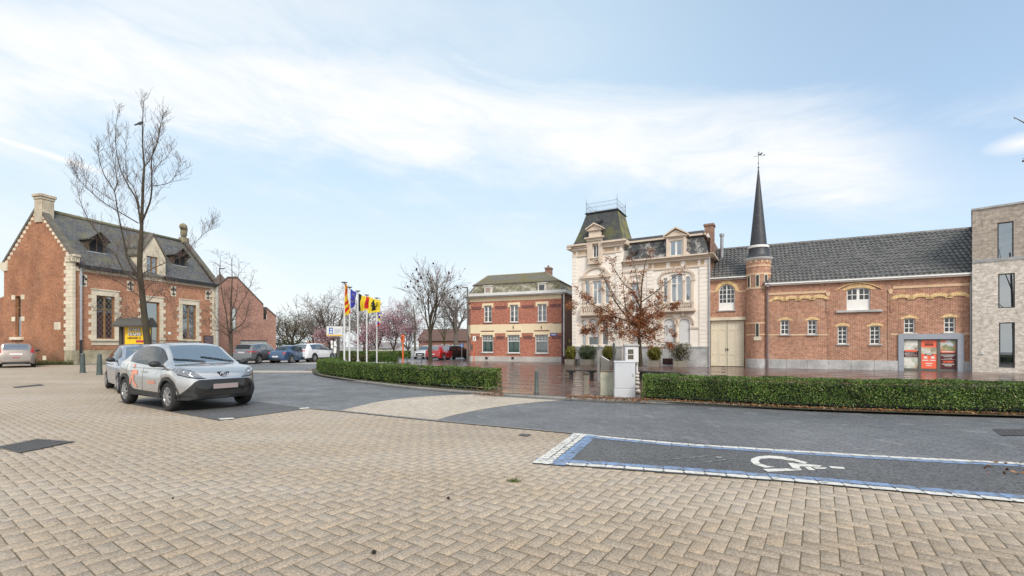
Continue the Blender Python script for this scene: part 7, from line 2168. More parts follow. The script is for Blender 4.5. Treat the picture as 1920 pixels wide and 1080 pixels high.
# --- the silver crossover in the foreground
silver = paint('silver_paint', (.48,.485,.49), .75, .25)
orange_d = M('orange_film', (.66,.27,.185), .45, .08, 4)
AY = dict(abs=True, L=3.70, W=1.74, H=1.53, wb=2.43, fo=.715, sill=.255, r=.318, ra=.362, track=1.50, tw=.20, clad=.075, sillh=.10, lip=0,
  top=[(-1.77,.55),(-1.765,.80),(-1.75,.93),(-1.70,1.02),(-1.60,1.13),(-1.15,1.385),(-.75,1.475),(-.25,1.525),(.10,1.515),(.42,1.462),(.75,1.27),(1.05,1.065),(1.12,1.03),(1.4,.995),(1.62,.955),(1.76,.905),(1.85,.845),(1.905,.745),(1.925,.62),(1.93,.50)],
  belt=[(-1.77,.52),(-1.755,.85),(-1.70,.96),(-1.5,1.06),(-1.1,1.045),(-.5,.985),(.2,.945),(.8,.93),(1.1,.945),(1.4,.945),(1.62,.905),(1.78,.82),(1.87,.71),(1.93,.48)],
  hw=[(-1.77,.64),(-1.74,.74),(-1.66,.80),(-1.5,.845),(-1.2,.87),(-.6,.862),(0,.855),(.6,.858),(1.2,.87),(1.42,.862),(1.6,.815),(1.74,.735),(1.84,.635),(1.90,.52),(1.93,.40)],
  rh=[(-1.77,.5),(-1.6,.57),(-1.15,.60),(-.4,.61),(.42,.605),(.75,.65),(1.05,.73),(1.3,.71),(1.6,.62),(1.8,.5),(1.93,.34)],
  ws=(1.06,.43), rw=(-1.17,-1.62), sw=[(.86,-.08),(-.14,-.95)], mirx=.20, spokes=8,
  handles=[-.02,-.80], hz=.83,
  seams=[[(.92,.40),(.97,.62),(.93,.90)], [(-.10,.34),(-.12,.60),(-.11,.93)], [(-.72,.40),(-.92,.62),(-1.02,.80),(-1.0,1.0)], [(.92,.40),(.4,.37),(-.1,.36),(-.7,.40)]],
  patches=[
   ('grille_surround','front',[(-.50,.69),(.50,.69),(.58,.65),(.72,.46),(.83,.32),(.86,.235),(-.86,.235),(-.83,.32),(-.72,.46),(-.58,.65)],.03,plastic),
   ('grille','front',[(-.47,.665),(.47,.665),(.57,.55),(.585,.43),(.52,.345),(-.52,.345),(-.585,.43),(-.57,.55)],.045,gloss_b),
   ('number_plate','front',[(-.26,.485),(.26,.485),(.26,.59),(-.26,.59)],.06,plate_b),
   ('headlight','front2',[(.42,.735),(.54,.735),(.67,.765),(.80,.82),(.85,.92),(.80,.945),(.66,.93),(.55,.88),(.52,.83)],.008,lamp_w),
   ('headlight_rim','front2',[(.355,.715),(.52,.712),(.67,.742),(.80,.80),(.80,.82),(.67,.765),(.54,.735),(.42,.735)],.010,gloss_b),
   ('badge_panel','front',[(-.135,.85),(.135,.85),(.085,.77),(.04,.742),(-.04,.742),(-.085,.77)],.006,gloss_b),
   ('hood_mark','top',[(1.30,-.28),(1.38,-.18),(1.46,-.10),(1.43,-.05),(1.34,-.12),(1.27,-.22)],.004,M('faint_orange_film',(.62,.37,.31),.4,.1,4)),
   ('hood_mark','top',[(1.40,.02),(1.47,.10),(1.50,.20),(1.46,.20),(1.42,.12),(1.37,.05)],.004,M('faint_orange_film',(.60,.40,.35),.4,.1,4)),
   ('running_figure','right',[(-.70,.99),(-.60,1.0),(-.585,.95),(-.62,.895),(-.655,.895)],.006,orange_d),
   ('running_figure','right',[(-.92,.50),(-.80,.50),(-.72,.64),(-.60,.66),(-.58,.76),(-.42,.74),(-.38,.80),(-.44,.86),(-.62,.87),(-.70,.85),(-.76,.72),(-.84,.60)],.006,orange_d),
   ('running_figure','right',[(-.70,.67),(-.60,.67),(-.57,.58),(-.46,.52),(-.40,.46),(-.48,.43),(-.58,.47),(-.67,.56)],.006,orange_d)])
hdg = R(-32.5)
ay, abvh, abody = car('parked_car', 'silver crossover hatchback with orange running figure and black wheel arches, nearest the camera', 'car', AY, (-8.15, 11.33, .008), hdg, silver, 'cars parked around the square')
vs, fs = text_mesh('simotni', .135, .006)
w_ = max(v[0] for v in vs); V2 = []
for v in vs:
    h = abvh.ray_cast(Vector((.40 + v[0], -4, .57 + v[1])), Vector((0, 1, 0)))
    V2.append(h[0] + Vector((0, -.006, 0)) if h[0] is not None else Vector((.4+v[0], -.86, .57+v[1])))
m = MB(); m.add(V2, fs); m.build('door_lettering', orange_d, ay)
m = MB()                                            # three-oval badge
hb = abvh.ray_cast(Vector((6, 0, .80)), Vector((-1, 0, 0)))[0]
def oval(cy, cz, ry, rz, t=.009):
    for k in range(18):
        a, b = 2*math.pi*k/18, 2*math.pi*(k+1)/18
        m.tube([(hb.x+.022, cy+math.cos(a)*ry, cz+math.sin(a)*rz), (hb.x+.022, cy+math.cos(b)*ry, cz+math.sin(b)*rz)], t, 4, cap=False)
oval(0, .80, .078, .05); oval(0, .81, .045, .022, .006); oval(0, .797, .022, .043, .006)
m.build('badge', chrome, ay)
m = MB()                                            # honeycomb studs in the lower grille
for r_ in range(3):
    for k in range(17):
        y, z = (k-8)*.062 + (.031 if r_ % 2 else 0), .38 + r_*.034
        h = abvh.ray_cast(Vector((6, y, z)), Vector((-1, 0, 0)))[0]
        if h is not None and abs(y) < .52: m.lathe([(.016, h.x+.016), (.011, h.x+.022), (.001, h.x+.022)], 6, (0, y, z), 'x')
m.build('grille_mesh', plastic, ay)
m = MB()
for sg in (-1, 1):
    for (y, z, r_) in ((.61, .83, .045), (.71, .86, .04)):
        h = abvh.ray_cast(Vector((6, sg*y, z)), Vector((-1, 0, 0)))[0]
        m.ball((h.x-.005, sg*y, z), r_, 8, sq=(.5, 1, .8))
pieces(m, 'lamp_lens', flat('lamp_bulb', (.42,.44,.46), .12, .6), ay, smooth=True)
m = MB()
for (p, q) in (((1.06,.62,1.065), (.90,-.05,1.175)), ((1.07,-.02,1.075), (.92,-.62,1.135))):
    a, b = Vector(p), Vector(q)
    ha = [abvh.ray_cast(Vector((a.x+(b.x-a.x)*k/6, a.y+(b.y-a.y)*k/6, 4)), Vector((0,0,-1)))[0] for k in range(7)]
    m.tube([x + Vector((0,0,.018)) for x in ha if x is not None], .011, 5)
pieces(m, 'wiper', gloss_b, ay)
m = MB(); m.tube([(-.9,0,1.46), (-1.2,0,1.72)], [.006,.003], 4); m.build('aerial', gloss_b, ay)
m = MB(); h = abvh.ray_cast(Vector((.5, 0, 4)), Vector((0,0,-1)))[0]; m.ball((.44,0,1.40), .07, 8, sq=(.5,1.3,.6)); m.build('interior_mirror', gloss_b, ay)

def gen(kind, L, W, H, wb, fo, r, **k):
    T = dict(
     hatch=dict(top=[(0,.33),(.008,.44),(.04,.53),(.12,.59),(.21,.64),(.26,.675),(.43,.95),(.52,.993),(.62,1),(.78,.975),(.88,.93),(.965,.66),(.985,.58),(.996,.45),(1,.33)], ws=(.26,.425), rw=(.885,.962), sw=[(.325,.575),(.595,.80)]),
     suv=dict(top=[(0,.34),(.006,.48),(.03,.57),(.10,.615),(.22,.655),(.265,.68),(.415,.95),(.50,.992),(.60,1),(.80,.975),(.90,.94),(.965,.68),(.985,.58),(.996,.45),(1,.34)], ws=(.265,.41), rw=(.905,.962), sw=[(.325,.55),(.565,.745),(.76,.86)]),
     beetle=dict(top=[(0,.30),(.012,.42),(.06,.52),(.15,.60),(.24,.645),(.29,.68),(.42,.93),(.52,.995),(.58,1),(.68,.955),(.78,.845),(.88,.68),(.95,.56),(.985,.46),(1,.32)], ws=(.29,.415), rw=(.68,.86), sw=[(.335,.575),(.59,.73)]),
     mpv=dict(top=[(0,.33),(.008,.46),(.05,.56),(.14,.62),(.20,.66),(.24,.69),(.42,.955),(.55,1),(.70,.998),(.86,.975),(.945,.945),(.975,.68),(.987,.56),(.996,.45),(1,.32)], ws=(.24,.415), rw=(.948,.972), sw=[(.30,.52),(.54,.75),(.77,.88)]))[kind]
    d = dict(L=L, W=W, H=H, wb=wb, fo=fo, r=r, sill=.23, track=W-.22, tw=.21,
      belt=[(0,.32),(.01,.42),(.06,.51),(.16,.565),(.28,.60),(.6,.62),(.88,.645),(.96,.60),(.988,.5),(1,.32)],
      hw=[(0,.50),(.012,.66),(.04,.80),(.09,.90),(.16,.97),(.26,1),(.8,1),(.91,.965),(.96,.91),(.985,.84),(1,.72)],
      rh=[(0,.35),(.1,.6),(.27,.80),(.43,.69),(.7,.68),(.9,.66),(.965,.70),(1,.55)], **T)
    d.update(k); return d
def tail(W, H, z0=.52, z1=.64, y0=.62, y1=.98): return ('tail_light', 'rear2', [(W/2*y0, H*z0), (W/2*y1, H*z0), (W/2*y1, H*z1), (W/2*y0, H*(z1-.03))], .012, lamp_r)
grp = 'cars parked around the square'
sil2 = paint('silver_blue_paint', (.25,.275,.33), .5, .34)
sp2 = gen('hatch', 3.72, 1.66, 1.50, 2.42, .70, .295, handles=[-.15,-.95], hz=.85, seams=[[(-.16,.3),(-.18,.6),(-.16,.92)], [(.85,.35),(.9,.6),(.86,.9)]], spokes=7,
   patches=[('headlight','front2',[(.45,.62),(.78,.66),(.80,.78),(.62,.80),(.48,.72)],.01,lamp_w), ('grille','front',[(-.4,.42),(.4,.42),(.44,.52),(-.44,.52)],.01,gloss_b)])
car('parked_car', 'silver blue small hatchback half hidden behind the silver crossover', 'car', sp2, (-12.3, 15.15, .008), R(-42), sil2, grp)
beige_p = paint('champagne_paint', (.27,.225,.19), .45, .36)
spn = gen('mpv', 4.08, 1.69, 1.55, 2.60, .80, .30, rglass=cardark, glass=cardark,
   patches=[('tail_light','rear2',[(.60,.92),(.80,.90),(.76,1.36),(.68,1.36)],.014,lamp_r), ('number_plate','rear',[(-.27,.78),(.27,.78),(.27,.89),(-.27,.89)],.012,plate_w), ('bumper_trim','rear',[(-.74,.26),(.74,.26),(.74,.36),(-.74,.36)],.012,plastic), ('reflector','rear',[(-.16,.60),(.16,.60),(.16,.64),(-.16,.64)],.014,lamp_r)])
car('parked_car', 'champagne beige people carrier seen from behind at the left edge', 'car', spn, (AT(31, 31.0), 31.0, 0), R(137), beige_p, grp, 1.07)
greyp = paint('graphite_paint', (.17,.175,.18), .5, .34)
sps = gen('suv', 4.5, 1.85, 1.64, 2.69, .87, .345, clad=.05, glass=cardark, rglass=cardark, rim=rim_m, spokes=6, handles=[-.1,-1.0], hz=.98,
   patches=[tail(1.85,1.64,.56,.62,.45,.98), ('number_plate','rear',[(-.26,.84),(.26,.84),(.26,.95),(-.26,.95)],.012,plate_w), ('bumper_trim','rear',[(-.78,.30),(.78,.30),(.82,.50),(.5,.46),(-.5,.46),(-.82,.50)],.012,plastic), ('skid_plate','rear',[(-.5,.36),(.5,.36),(.45,.43),(-.45,.43)],.018,zinc), ('spoiler','top',[(-2.08,-.55),(-2.08,.55),(-1.9,.58),(-1.9,-.58)],.03,gloss_b)])
car('parked_car', 'graphite grey sport utility car seen from behind beside the brick hall', 'car', sps, (AT(482, 37.3), 37.6, .008), R(86), greyp, grp)
bluep = paint('deep_blue_paint', (.022,.062,.135), .35, .3)
spb = gen('beetle', 4.28, 1.81, 1.49, 2.54, .85, .325, handles=[-.35], hz=.86, spokes=8, hw=[(0,.45),(.015,.58),(.05,.72),(.10,.86),(.16,.97),(.24,1),(.36,.95),(.55,.93),(.68,.97),(.78,1),(.88,.95),(.94,.86),(.98,.72),(1,.58)], rh=[(0,.3),(.1,.5),(.29,.74),(.43,.66),(.6,.63),(.8,.55),(.95,.45),(1,.35)],
   patches=[('tail_light','rear2',[(.56,.76),(.74,.76),(.72,.90),(.60,.90)],.014,lamp_r), ('number_plate','rear',[(-.26,.50),(.26,.50),(.26,.61),(-.26,.61)],.012,plate_w), ('bumper_trim','rear',[(-.5,.27),(.5,.27),(.5,.36),(-.5,.36)],.012,plastic)])
car('parked_car', 'dark blue rounded coupe parked between the grey car and the white car', 'car', spb, (AT(546, 38.6), 38.6, .008), R(83), bluep, grp)
whitep = paint('white_car_paint', (.66,.67,.68), .0, .3)
spw = gen('suv', 4.6, 1.86, 1.66, 2.7, .9, .35, glass=cardark, rglass=cardark, clad=.05, handles=[-.1,-1.0], hz=1.0,
   patches=[('tail_light','rear',[(-.9,.96),(.9,.96),(.9,1.04),(-.9,1.04)],.014,lamp_r), ('number_plate','rear',[(-.26,.72),(.26,.72),(.26,.83),(-.26,.83)],.012,plate_w), ('bumper_trim','rear',[(-.8,.3),(.8,.3),(.8,.48),(-.8,.48)],.012,plastic)])
car('parked_car', 'white sport utility car with full width red tail lights, left of the flagpoles', 'car', spw, (AT(590, 41.2), 41.2, .008), R(80), whitep, grp)
# cars in the side road
spa = gen('hatch', 4.3, 1.79, 1.45, 2.6, .85, .315, glass=cardark, patches=[('headlight','front2',[(.48,.60),(.82,.64),(.84,.75),(.60,.74)],.012,lamp_w), ('grille','front',[(-.5,.36),(.5,.36),(.44,.66),(-.44,.66)],.012,gloss_b), ('number_plate','front',[(-.26,.42),(.26,.42),(.26,.53),(-.26,.53)],.02,plate_w)])
car('parked_car', 'white hatchback facing the square, left of the plane tree trunk', 'car', spa, (AT(796, 49), 50.0, .008), R(-97), whitep, grp, 1.0)
redp = paint('bright_red_paint', (.36,.012,.014), .2, .28)
spr = gen('hatch', 4.2, 1.79, 1.47, 2.58, .82, .315, glass=cardark, rglass=cardark, handles=[-.2], hz=.9, patches=[tail(1.79,1.47,.56,.66,.55,.98), ('number_plate','rear',[(-.26,.55),(.26,.55),(.26,.66),(-.26,.66)],.012,plate_w), ('bumper_trim','rear',[(-.7,.24),(.7,.24),(.7,.38),(-.7,.38)],.012,plastic)])
car('parked_car', 'bright red hatchback seen from behind, right of the plane tree trunk', 'car', spr, (AT(826, 45.0), 45.6, .008), R(74), redp, grp)
blackp = paint('black_car_paint', (.012,.014,.017), .2, .25)
spk = gen('hatch', 4.4, 1.80, 1.46, 2.64, .86, .32, glass=cardark, rglass=cardark, patches=[tail(1.8,1.46,.54,.64,.6,.98)])
car('parked_car', 'black car parked between the red hatchback and the red brick house', 'car', spk, (AT(857, 47.0), 47.2, .008), R(28), blackp, grp)
car('parked_car', 'pale car roof just visible beyond the black car', 'car', gen('hatch', 4.2, 1.76, 1.5, 2.55, .8, .31, glass=cardark), (AT(858, 55), 55, 0), R(20), paint('pale_grey_paint', (.5,.52,.53), .3, .3), grp)
# ------------------------------------------------------------------ STREET FURNITURE
bol_m = M('green_grey_bollard', (.060,.080,.075), .5, .2, 3)
def bollard(px, yb, h, w, lab, z=0.0, grp_='tapered bollards', proto=[None]):
    q = P(px, yb, z)
    t = thing('bollard', lab, 'bollard', q, 0, grp_)
    m = MB(); r0 = w/2
    m.lathe([(r0*1.12, 0), (r0*1.1, .04), (r0, .05), (r0*.78, h*.86)], 14); pieces(m, 'post', bol_m, t, smooth=True, angle=40)
    m = MB(); m.lathe([(r0*.62, h*.86), (r0*.62, h*.89), (r0*.80, h*.895), (r0*.74, h*.95), (r0*.45, h*.985), (.001, h)], 14); m.build('cap', bol_m, t, smooth=True, angle=40)
bollard(155, 699, 1.06, .24, 'green grey tapered bollard left of its twin, before the old house')
bollard(186.5, 703, 1.06, .24, 'green grey tapered bollard beside the silver blue hatchback')
bollard(1006, 737, .67, .13, 'single green grey bollard on the wet square beside the left hedge end', PZ)
for i, (px, yt, yb) in enumerate(((727,668.5,680.3), (737.6,668.5,680.5), (747.4,668.5,680.7), (763,668.5,681), (790.5,667,679.2), (847,667,676.8))):
    d = (CAMH-PZ)*F/(yb-HY); labs = ['slim grey bollard furthest left of its row, before the far hedge', 'slim grey bollard second from the left before the far hedge', 'slim grey bollard just left of the orange post', 'slim grey bollard just right of the orange post', 'slim grey bollard in front of the white hatchback', 'slim grey bollard in front of the black car']
    bollard(px, yb, (yb-yt)/F*d, .10, labs[i], PZ, 'slim bollards along the far edge of the square')
# stone post with red mark
conc_d = M('weathered_concrete', (.22,.195,.155), .9, .3, 3, var2=.25, bump=.3)
q = P(1099.5, 738.5, PZ); t = thing('stone_post', 'short weathered concrete post with a red patch beside the concrete block', 'post', q, R(-20), None)
m = MB(); m.bbox(-.075,.075,-.075,.075,0,.6,.02); pieces(m, 'post', conc_d, t); m = MB(); m.bbox(-.085,.085,-.085,.085,.55,.63,.025); m.build('cap', M('post_cap_dark', (.06,.05,.04), .8, .3, 4), t)
m = MB(); m.box(.0755,.079,-.05,.06,.28,.45); m.build('reflector', M('faded_red', (.33,.06,.05), .6, .3, 10), t)
# concrete block with mossy face
q = P(1138.5, 741, PZ); t = thing('concrete_block', 'pale mossy concrete block with brown top, left of the grey cabinet', 'block', q, R(-14))
m = MB(); m.bbox(-.195,.195,0,.3,0,.655,.015); m.build('block', M('mossy_pale_concrete', (.43,.42,.33), .9, .28, 3, var2=.3, bump=.3), t); m = MB(); m.bbox(-.2,.2,-.01,.31,.656,.68,.008); m.build('cap', M('rusty_cap', (.17,.115,.075), .8, .3, 4), t)
# electricity cabinet
cab_m = M('light_grey_cabinet', (.50,.51,.53), .55, .05, 1.5, var2=.03, bump=.05, bscale=120)
q = P(1171.5, 744.8, PZ-.0); t = thing('utility_cabinet', 'light grey electricity cabinet with stepped base beside the right hedge', 'cabinet', q, R(-9))
m = MB(); m.bbox(-.275,.275,.0,.30,.235,.94,.012); co = m.build('cabinet', cab_m, t)
m = MB(); m.bbox(-.285,.285,-.01,.31,.941,.975,.014); m.build('lid', cab_m, t)
m = MB(); m.bbox(-.28,.28,-.005,.305,-.05,.225,.01); m.box(-.27,.27,.005,.29,.225,.236); m.build('base', cab_m, t)
m = MB(); m.box(-.255,.255,-.006,.0,.25,.925); m.build('door', cab_m, t)
m = MB(); m.box(.19,.23,-.012,-.004,.55,.64); m.build('lock', zinc, t)
# stack of pale stones beside it
q = P(1194.5, 738, PZ); m = MB(); rg = random.Random(2); z = .0
for k in range(6):
    r_ = .085 - .006*k; m.ball((rg.uniform(-.02,.02), rg.uniform(-.02,.02), z+r_*.8), r_, 8, sq=(1+.2*rg.random(),1,.85)); z += r_*1.5
o = m.build('stone_stack', M('pale_cobble', (.45,.42,.37), .9, .25, 5, var2=.2), None, smooth=True, angle=60); o.location = q; tag(o, 'stack of pale rounded stones between the cabinet and the hedge', 'stones')
# litter bin on a pillar
gcol = M('bin_grey', (.15,.145,.13), .6, .15, 2)
q = P(1123, 715, PZ); t = thing('litter_bin', 'grey pillar litter bin with slanted pale rimmed opening', 'bin', q, R(-12))
m = MB(); m.bbox(-.06,.06,-.06,.06,0,1.20,.01); pieces(m, 'post', M('bin_post_grey', (.23,.225,.205), .6, .15, 2), t)
m = MB(); m.prism([(.09,.32),(.40,.32),(.40,.80),(.09,.98)], -.16,.16,'y'); m.build('bin_body', gcol, t)
m = MB()
for (a, b) in (((.11,-.14),(.11,.14)), ((.11,.14),(.38,.14)), ((.38,.14),(.38,-.14)), ((.38,-.14),(.11,-.14))):
    m.tube([(a[0],a[1],.985-(a[0]-.09)*.58), (b[0],b[1],.985-(b[0]-.09)*.58)], .014, 6)
m.build('rim', zinc_w, t)
# slim dark post
q = P(1150.8, 716, PZ); m = MB(); m.lathe([(.035,0),(.035,1.36),(.045,1.37),(.045,1.47),(.001,1.5)], 10); o = m.build('slim_post', M('dark_post', (.055,.06,.07), .5, .2, 3), None, smooth=True, angle=40); o.location = q; tag(o, 'slim dark post standing behind the concrete block', 'post')
# book exchange box
bxm = M('white_book_box', (.62,.62,.62), .5, .06, 3, var2=.05)
q = P(1184.5, 721, PZ); d = q[1]; t = thing('book_box', 'white book exchange box with glazed door on legs, in front of the oak', 'box', q, R(-6))
m = MB(); m.bbox(-.24,.24,.0,.30,.80,1.38,.008); m.build('box', bxm, t)
m = MB(); m.prism([(-.05,1.381),(.33,1.381),(.33,1.44),(-.05,1.42)], -.265,.265,'x'); m.build('roof', M('box_roof', (.36,.36,.35), .6, .15, 4), t)
m = MB(); 
for (a,b,c,e) in ((-.225,-.14,.83,1.33),(.06,.145,.83,1.33),(-.14,.06,.83,.90),(-.14,.06,1.26,1.33),(-.14,.06,1.06,1.085)): m.box(a,b,-.022,-.002,c,e)
dr_ = m.build('door', bxm, t); m = MB(); m.box(-.14,.06,-.008,-.004,.90,1.26); m.build('pane', M('books_behind_glass', (.09,.085,.07), .15, .6, 14), dr_)
m = MB(); m.ball((-.19,-.03,1.10), .014, 6); m.build('knob', black_m, dr_)
for x in (-.2, .2): m = MB(); m.box(x-.025,x+.025,.05,.10,0,.80); m.build('leg', bxm, t)
m = MB(); m.box(-.2,.2,.02,.28,.70,.74); m.build('shelf', M('box_shelf_dark', (.08,.08,.06), .7, .2, 4), t)
# backless benches
bw_ = M('dark_bench', (.028,.024,.022), .45, .3, 3, var2=.2)
def bench(px0, y0, px1, y1, lab, n=3, leg_h=.40):
    a, b = P(px0, y0, PZ), P(px1, y1, PZ)
    L = math.dist(a[:2], b[:2]); t = thing('bench', lab, 'bench', ((a[0]+b[0])/2, (a[1]+b[1])/2, PZ), math.atan2(b[1]-a[1], b[0]-a[0]), 'dark backless benches on the square')
    m = MB()
    for k in range(4): m.bbox(-L/2, L/2, -.22+.112*k, -.22+.112*k+.10, leg_h-.05, leg_h, .01)
    pieces(m, 'seat', bw_, t)
    for k in range(n):
        x = -L/2 + .18 + (L-.36)*k/(n-1); m = MB(); m.bbox(x-.07,x+.07,-.10,.10,0,leg_h-.051,.01); m.box(x-.17,x+.17,-.2,.2,leg_h-.09,leg_h-.0505) if 0 else None; m.bbox(x-.16,x+.16,-.19,.19,leg_h-.10,leg_h-.0515,.01); m.build('leg', bw_, t)
bench(1063, 711, 1158, 713, 'dark backless bench behind the litter bin on the wet square', 3)
bench(1196, 713.5, 1272, 718, 'dark backless bench behind the right hedge on the wet square', 3)
# yellow poster board with a little roof
DB = 26.5
t = thing('poster_board', 'dark roofed notice board with yellow poster behind the tall bare tree', 'notice board', (AT(254, DB), DB, 0), R(4))
w = (281.5-223)/F*DB/2; zt_ = ZH(596, DB); zr_2 = ZH(610, DB)
bdm = M('board_brown', (.055,.05,.04), .8, .25, 3)
m = MB()
for x in (-w*.86, w*.80): m.bbox(x-.08,x+.08,-.08,.08,0,zr_2+.05,.01)
pieces(m, 'post', bdm, t)
m = MB(); m.prism([(-.5,zr_2-.1),(.5,zr_2-.1),(.5,zr_2+.02),(.12,zt_),(-.12,zt_),(-.5,zr_2+.02)], -w, w, 'x'); m.build('roof', M('board_roof', (.075,.07,.06), .85, .3, 3), t)
pz0, pz1 = ZH(645, DB), ZH(611, DB); px0, px1 = (236-254)/F*DB, (281.5-254)/F*DB
m = MB(); m.box(px0-.03, px1+.03, -.03, .03, pz0-.5, pz1+.03, 0); m.quad((px0,-.035,pz0-.4),(px1,-.035,pz0-.4),(px1,-.035,pz1),(px0,-.035,pz1),1)
pw_, ph = px1-px0, pz1-pz0
for (w_, f_, sz, wf, dk) in (("D'AKR", .285, .27, .46, 0), ('FRAMB', .535, .25, .50, 0), ('LEKKER LI', .72, .15, .52, 1)):
    if not dk: put_text(m, w_, px0+pw_*.40, pz1-ph*(f_+.015), ph*sz, -.04, 3, .012, pw_*wf)
    put_text(m, w_, px0+pw_*.37, pz1-ph*f_, ph*sz, -.045, 3 if dk else 2, .006, pw_*wf)
m.quad((px0+pw_*.44,-.04,pz1-ph*.92),(px0+pw_*.80,-.04,pz1-ph*.92),(px0+pw_*.80,-.04,pz1-ph*.79),(px0+pw_*.44,-.04,pz1-ph*.79),4)
m.build('poster', [bdm, flat('poster_yellow', (.78,.50,.01), .45), pw, pdk, flat('poster_pink_red', (.45,.03,.06), .45)], t)
# street lamp at the corner house
DL = 38.8
lamp_m = M('lamp_grey_brown', (.10,.085,.075), .5, .2, 3)
t = thing('street_lamp', 'slim grey street lamp with flat head in front of the corner house', 'street lamp', (AT(876.7, DL), DL, PZ), 0)
hl_ = ZH(539.5, DL)-PZ
m = MB(); m.lathe([(.11,0),(.11,.9),(.075,1.0),(.055,hl_)], 10); m.tube([(0,0,hl_-.03),(-.18,0,hl_+.02)], .03, 6); m.build('pole', lamp_m, t, smooth=True, angle=40)
m = MB(); m.bbox(-.50,.02,-.1,.1,hl_,hl_+.07,.02); m.build('lamp_head', lamp_m, t)
DL2 = 74.0
t = thing('street_lamp', 'street lamp with flat head seen above the roof of the brick hall', 'street lamp', (AT(411.5, DL2), DL2, 0), 0)
hl_ = ZH(504, DL2)
m = MB(); m.lathe([(.09,0),(.05,hl_)], 8); m.build('pole', black_m, t, smooth=True, angle=40); m = MB(); m.bbox(-.06,.78,-.12,.12,hl_-.02,hl_+.10,.03); m.build('lamp_head', black_m, t)
# orange post
DO2 = 38.0
orm = M('signal_orange', (.62,.12,.025), .6, .15, 3)
t = thing('marker_post', 'tall orange marker post with a box near its top', 'post', (AT(755.5, DO2), DO2, PZ), 0)
h_ = ZH(628, DO2)-PZ
m = MB(); m.bbox(-.055,.055,-.055,.055,0,h_-.5,.01); m.build('pole', orm, t); m = MB(); m.bbox(-.15,.12,-.13,.13,h_-.56,h_,.03); m.build('head_box', orm, t); m = MB(); m.box(-.10,.02,-.14,-.131,h_-.42,h_-.12); m.build('screen', M('dark_orange', (.16,.035,.02), .4, .2, 4), t)
# no parking sign on an orange pole
DS = 37.2
t = thing('parking_sign', 'small white sign struck through by a black bar on a thin orange pole', 'sign', (AT(888.5, DS), DS, PZ), 0)
h_ = ZH(630, DS)-PZ
m = MB(); m.lathe([(.035,0),(.03,h_)], 8); m.build('pole', orm, t)
a, b = AT(886.5, DS)-AT(888.5, DS), AT(892.5, DS)-AT(888.5, DS); z0_, z1_ = ZH(639.5, DS)-PZ, h_
m = MB(); m.box(a, b, -.06, -.04, z0_, z1_, 0); m.add([(a+.05,-.062,z0_+.04),(a+.11,-.062,z0_+.04),(b-.05,-.062,z1_-.04),(b-.11,-.062,z1_-.04)], [(0,1,2,3)], 1); m.build('sign_plate', [pw, pdk], t)
m = MB(); m.bbox(-.24,-.1,-.05,.05,1.0,1.5,.02); m.build('post_box', M('mail_grey', (.06,.065,.06), .6, .2, 3), t)
# parking billboard
DB2 = 36.8
t = thing('parking_billboard', 'white parking billboard with blue emblem and yellow stripe on a dark post', 'sign', (AT(628, DB2), DB2, BZ), R(6))
x0_, x1_ = AT(613, DB2)-AT(628, DB2), AT(642, DB2)-AT(628, DB2); z0_, z1_ = ZH(630.5, DB2)-BZ, ZH(612, DB2)-BZ
m = MB(); m.bbox(x0_, x1_, -.06, .06, z0_, z1_, .01, 0); m.quad((x0_+.01,-.064,z0_+.02),(x1_-.01,-.064,z0_+.02),(x1_-.01,-.064,z0_+.13),(x0_+.01,-.064,z0_+.13),1)
wq, hq = x1_-x0_, z1_-z0_
def em(*pts): m.poly([(x0_+wq*a, -.066, z0_+hq*b) for a, b in pts], 2)
em((.16,.45),(.23,.45),(.23,.86),(.16,.86)); em((.16,.78),(.40,.78),(.40,.86),(.16,.86)); em((.34,.55),(.40,.55),(.40,.86),(.34,.86)); em((.16,.52),(.40,.52),(.40,.60),(.16,.60)); em((.18,.26),(.23,.26),(.23,.46),(.18,.46)); em((.34,.26),(.39,.26),(.39,.52),(.34,.52)); em((.12,.24),(.44,.24),(.44,.30),(.12,.30))
for (a0,a1,b) in ((.50,.86,.70),(.50,.92,.58),(.48,.90,.44),(.50,.78,.32)): m.quad((x0_+wq*a0,-.066,z0_+hq*b),(x0_+wq*a1,-.066,z0_+hq*b),(x0_+wq*a1,-.066,z0_+hq*(b+.05)),(x0_+wq*a0,-.066,z0_+hq*(b+.05)),3)
m.build('sign_panel', [M('billboard_white', (.60,.61,.60), .5, .05, 3), flat('stripe_yellow', (.60,.38,.06), .5), flat('emblem_blue', (.04,.14,.42), .5), flat('text_grey', (.33,.36,.42), .5)], t)
m = MB(); m.bbox(.16,.36,-.05,.05,0,z0_,.01); pieces(m, 'post', M('post_dark_grey', (.06,.055,.05), .7, .2, 3), t)
for (px, yt, ya, yb, lab) in ((622.5, 637, 638.5, 653, 'small white signs stacked on the left grey pole near the billboard'), (628.5, 639, 640, 662, 'small white signs on the right grey pole near the billboard')):
    d = 33.5; t = thing('sign_pole', lab, 'sign', (AT(px, d), d, BZ), 0, 'sign poles below the billboard')
    m = MB(); m.lathe([(.04,0),(.035,ZH(yt, d)-BZ)], 8); m.build('pole', M('pole_slate', (.10,.12,.14), .5, .2, 3), t)
    zA_, zB_ = ZH(yb, d)-BZ, ZH(ya, d)-BZ; m = MB()
    m.box(-.075,.075,-.06,-.042,zB_-(zB_-zA_)*.42,zB_); m.box(-.06,.09,-.06,-.042,zA_,zB_-(zB_-zA_)*.5); m.build('sign_plate', pw, t)
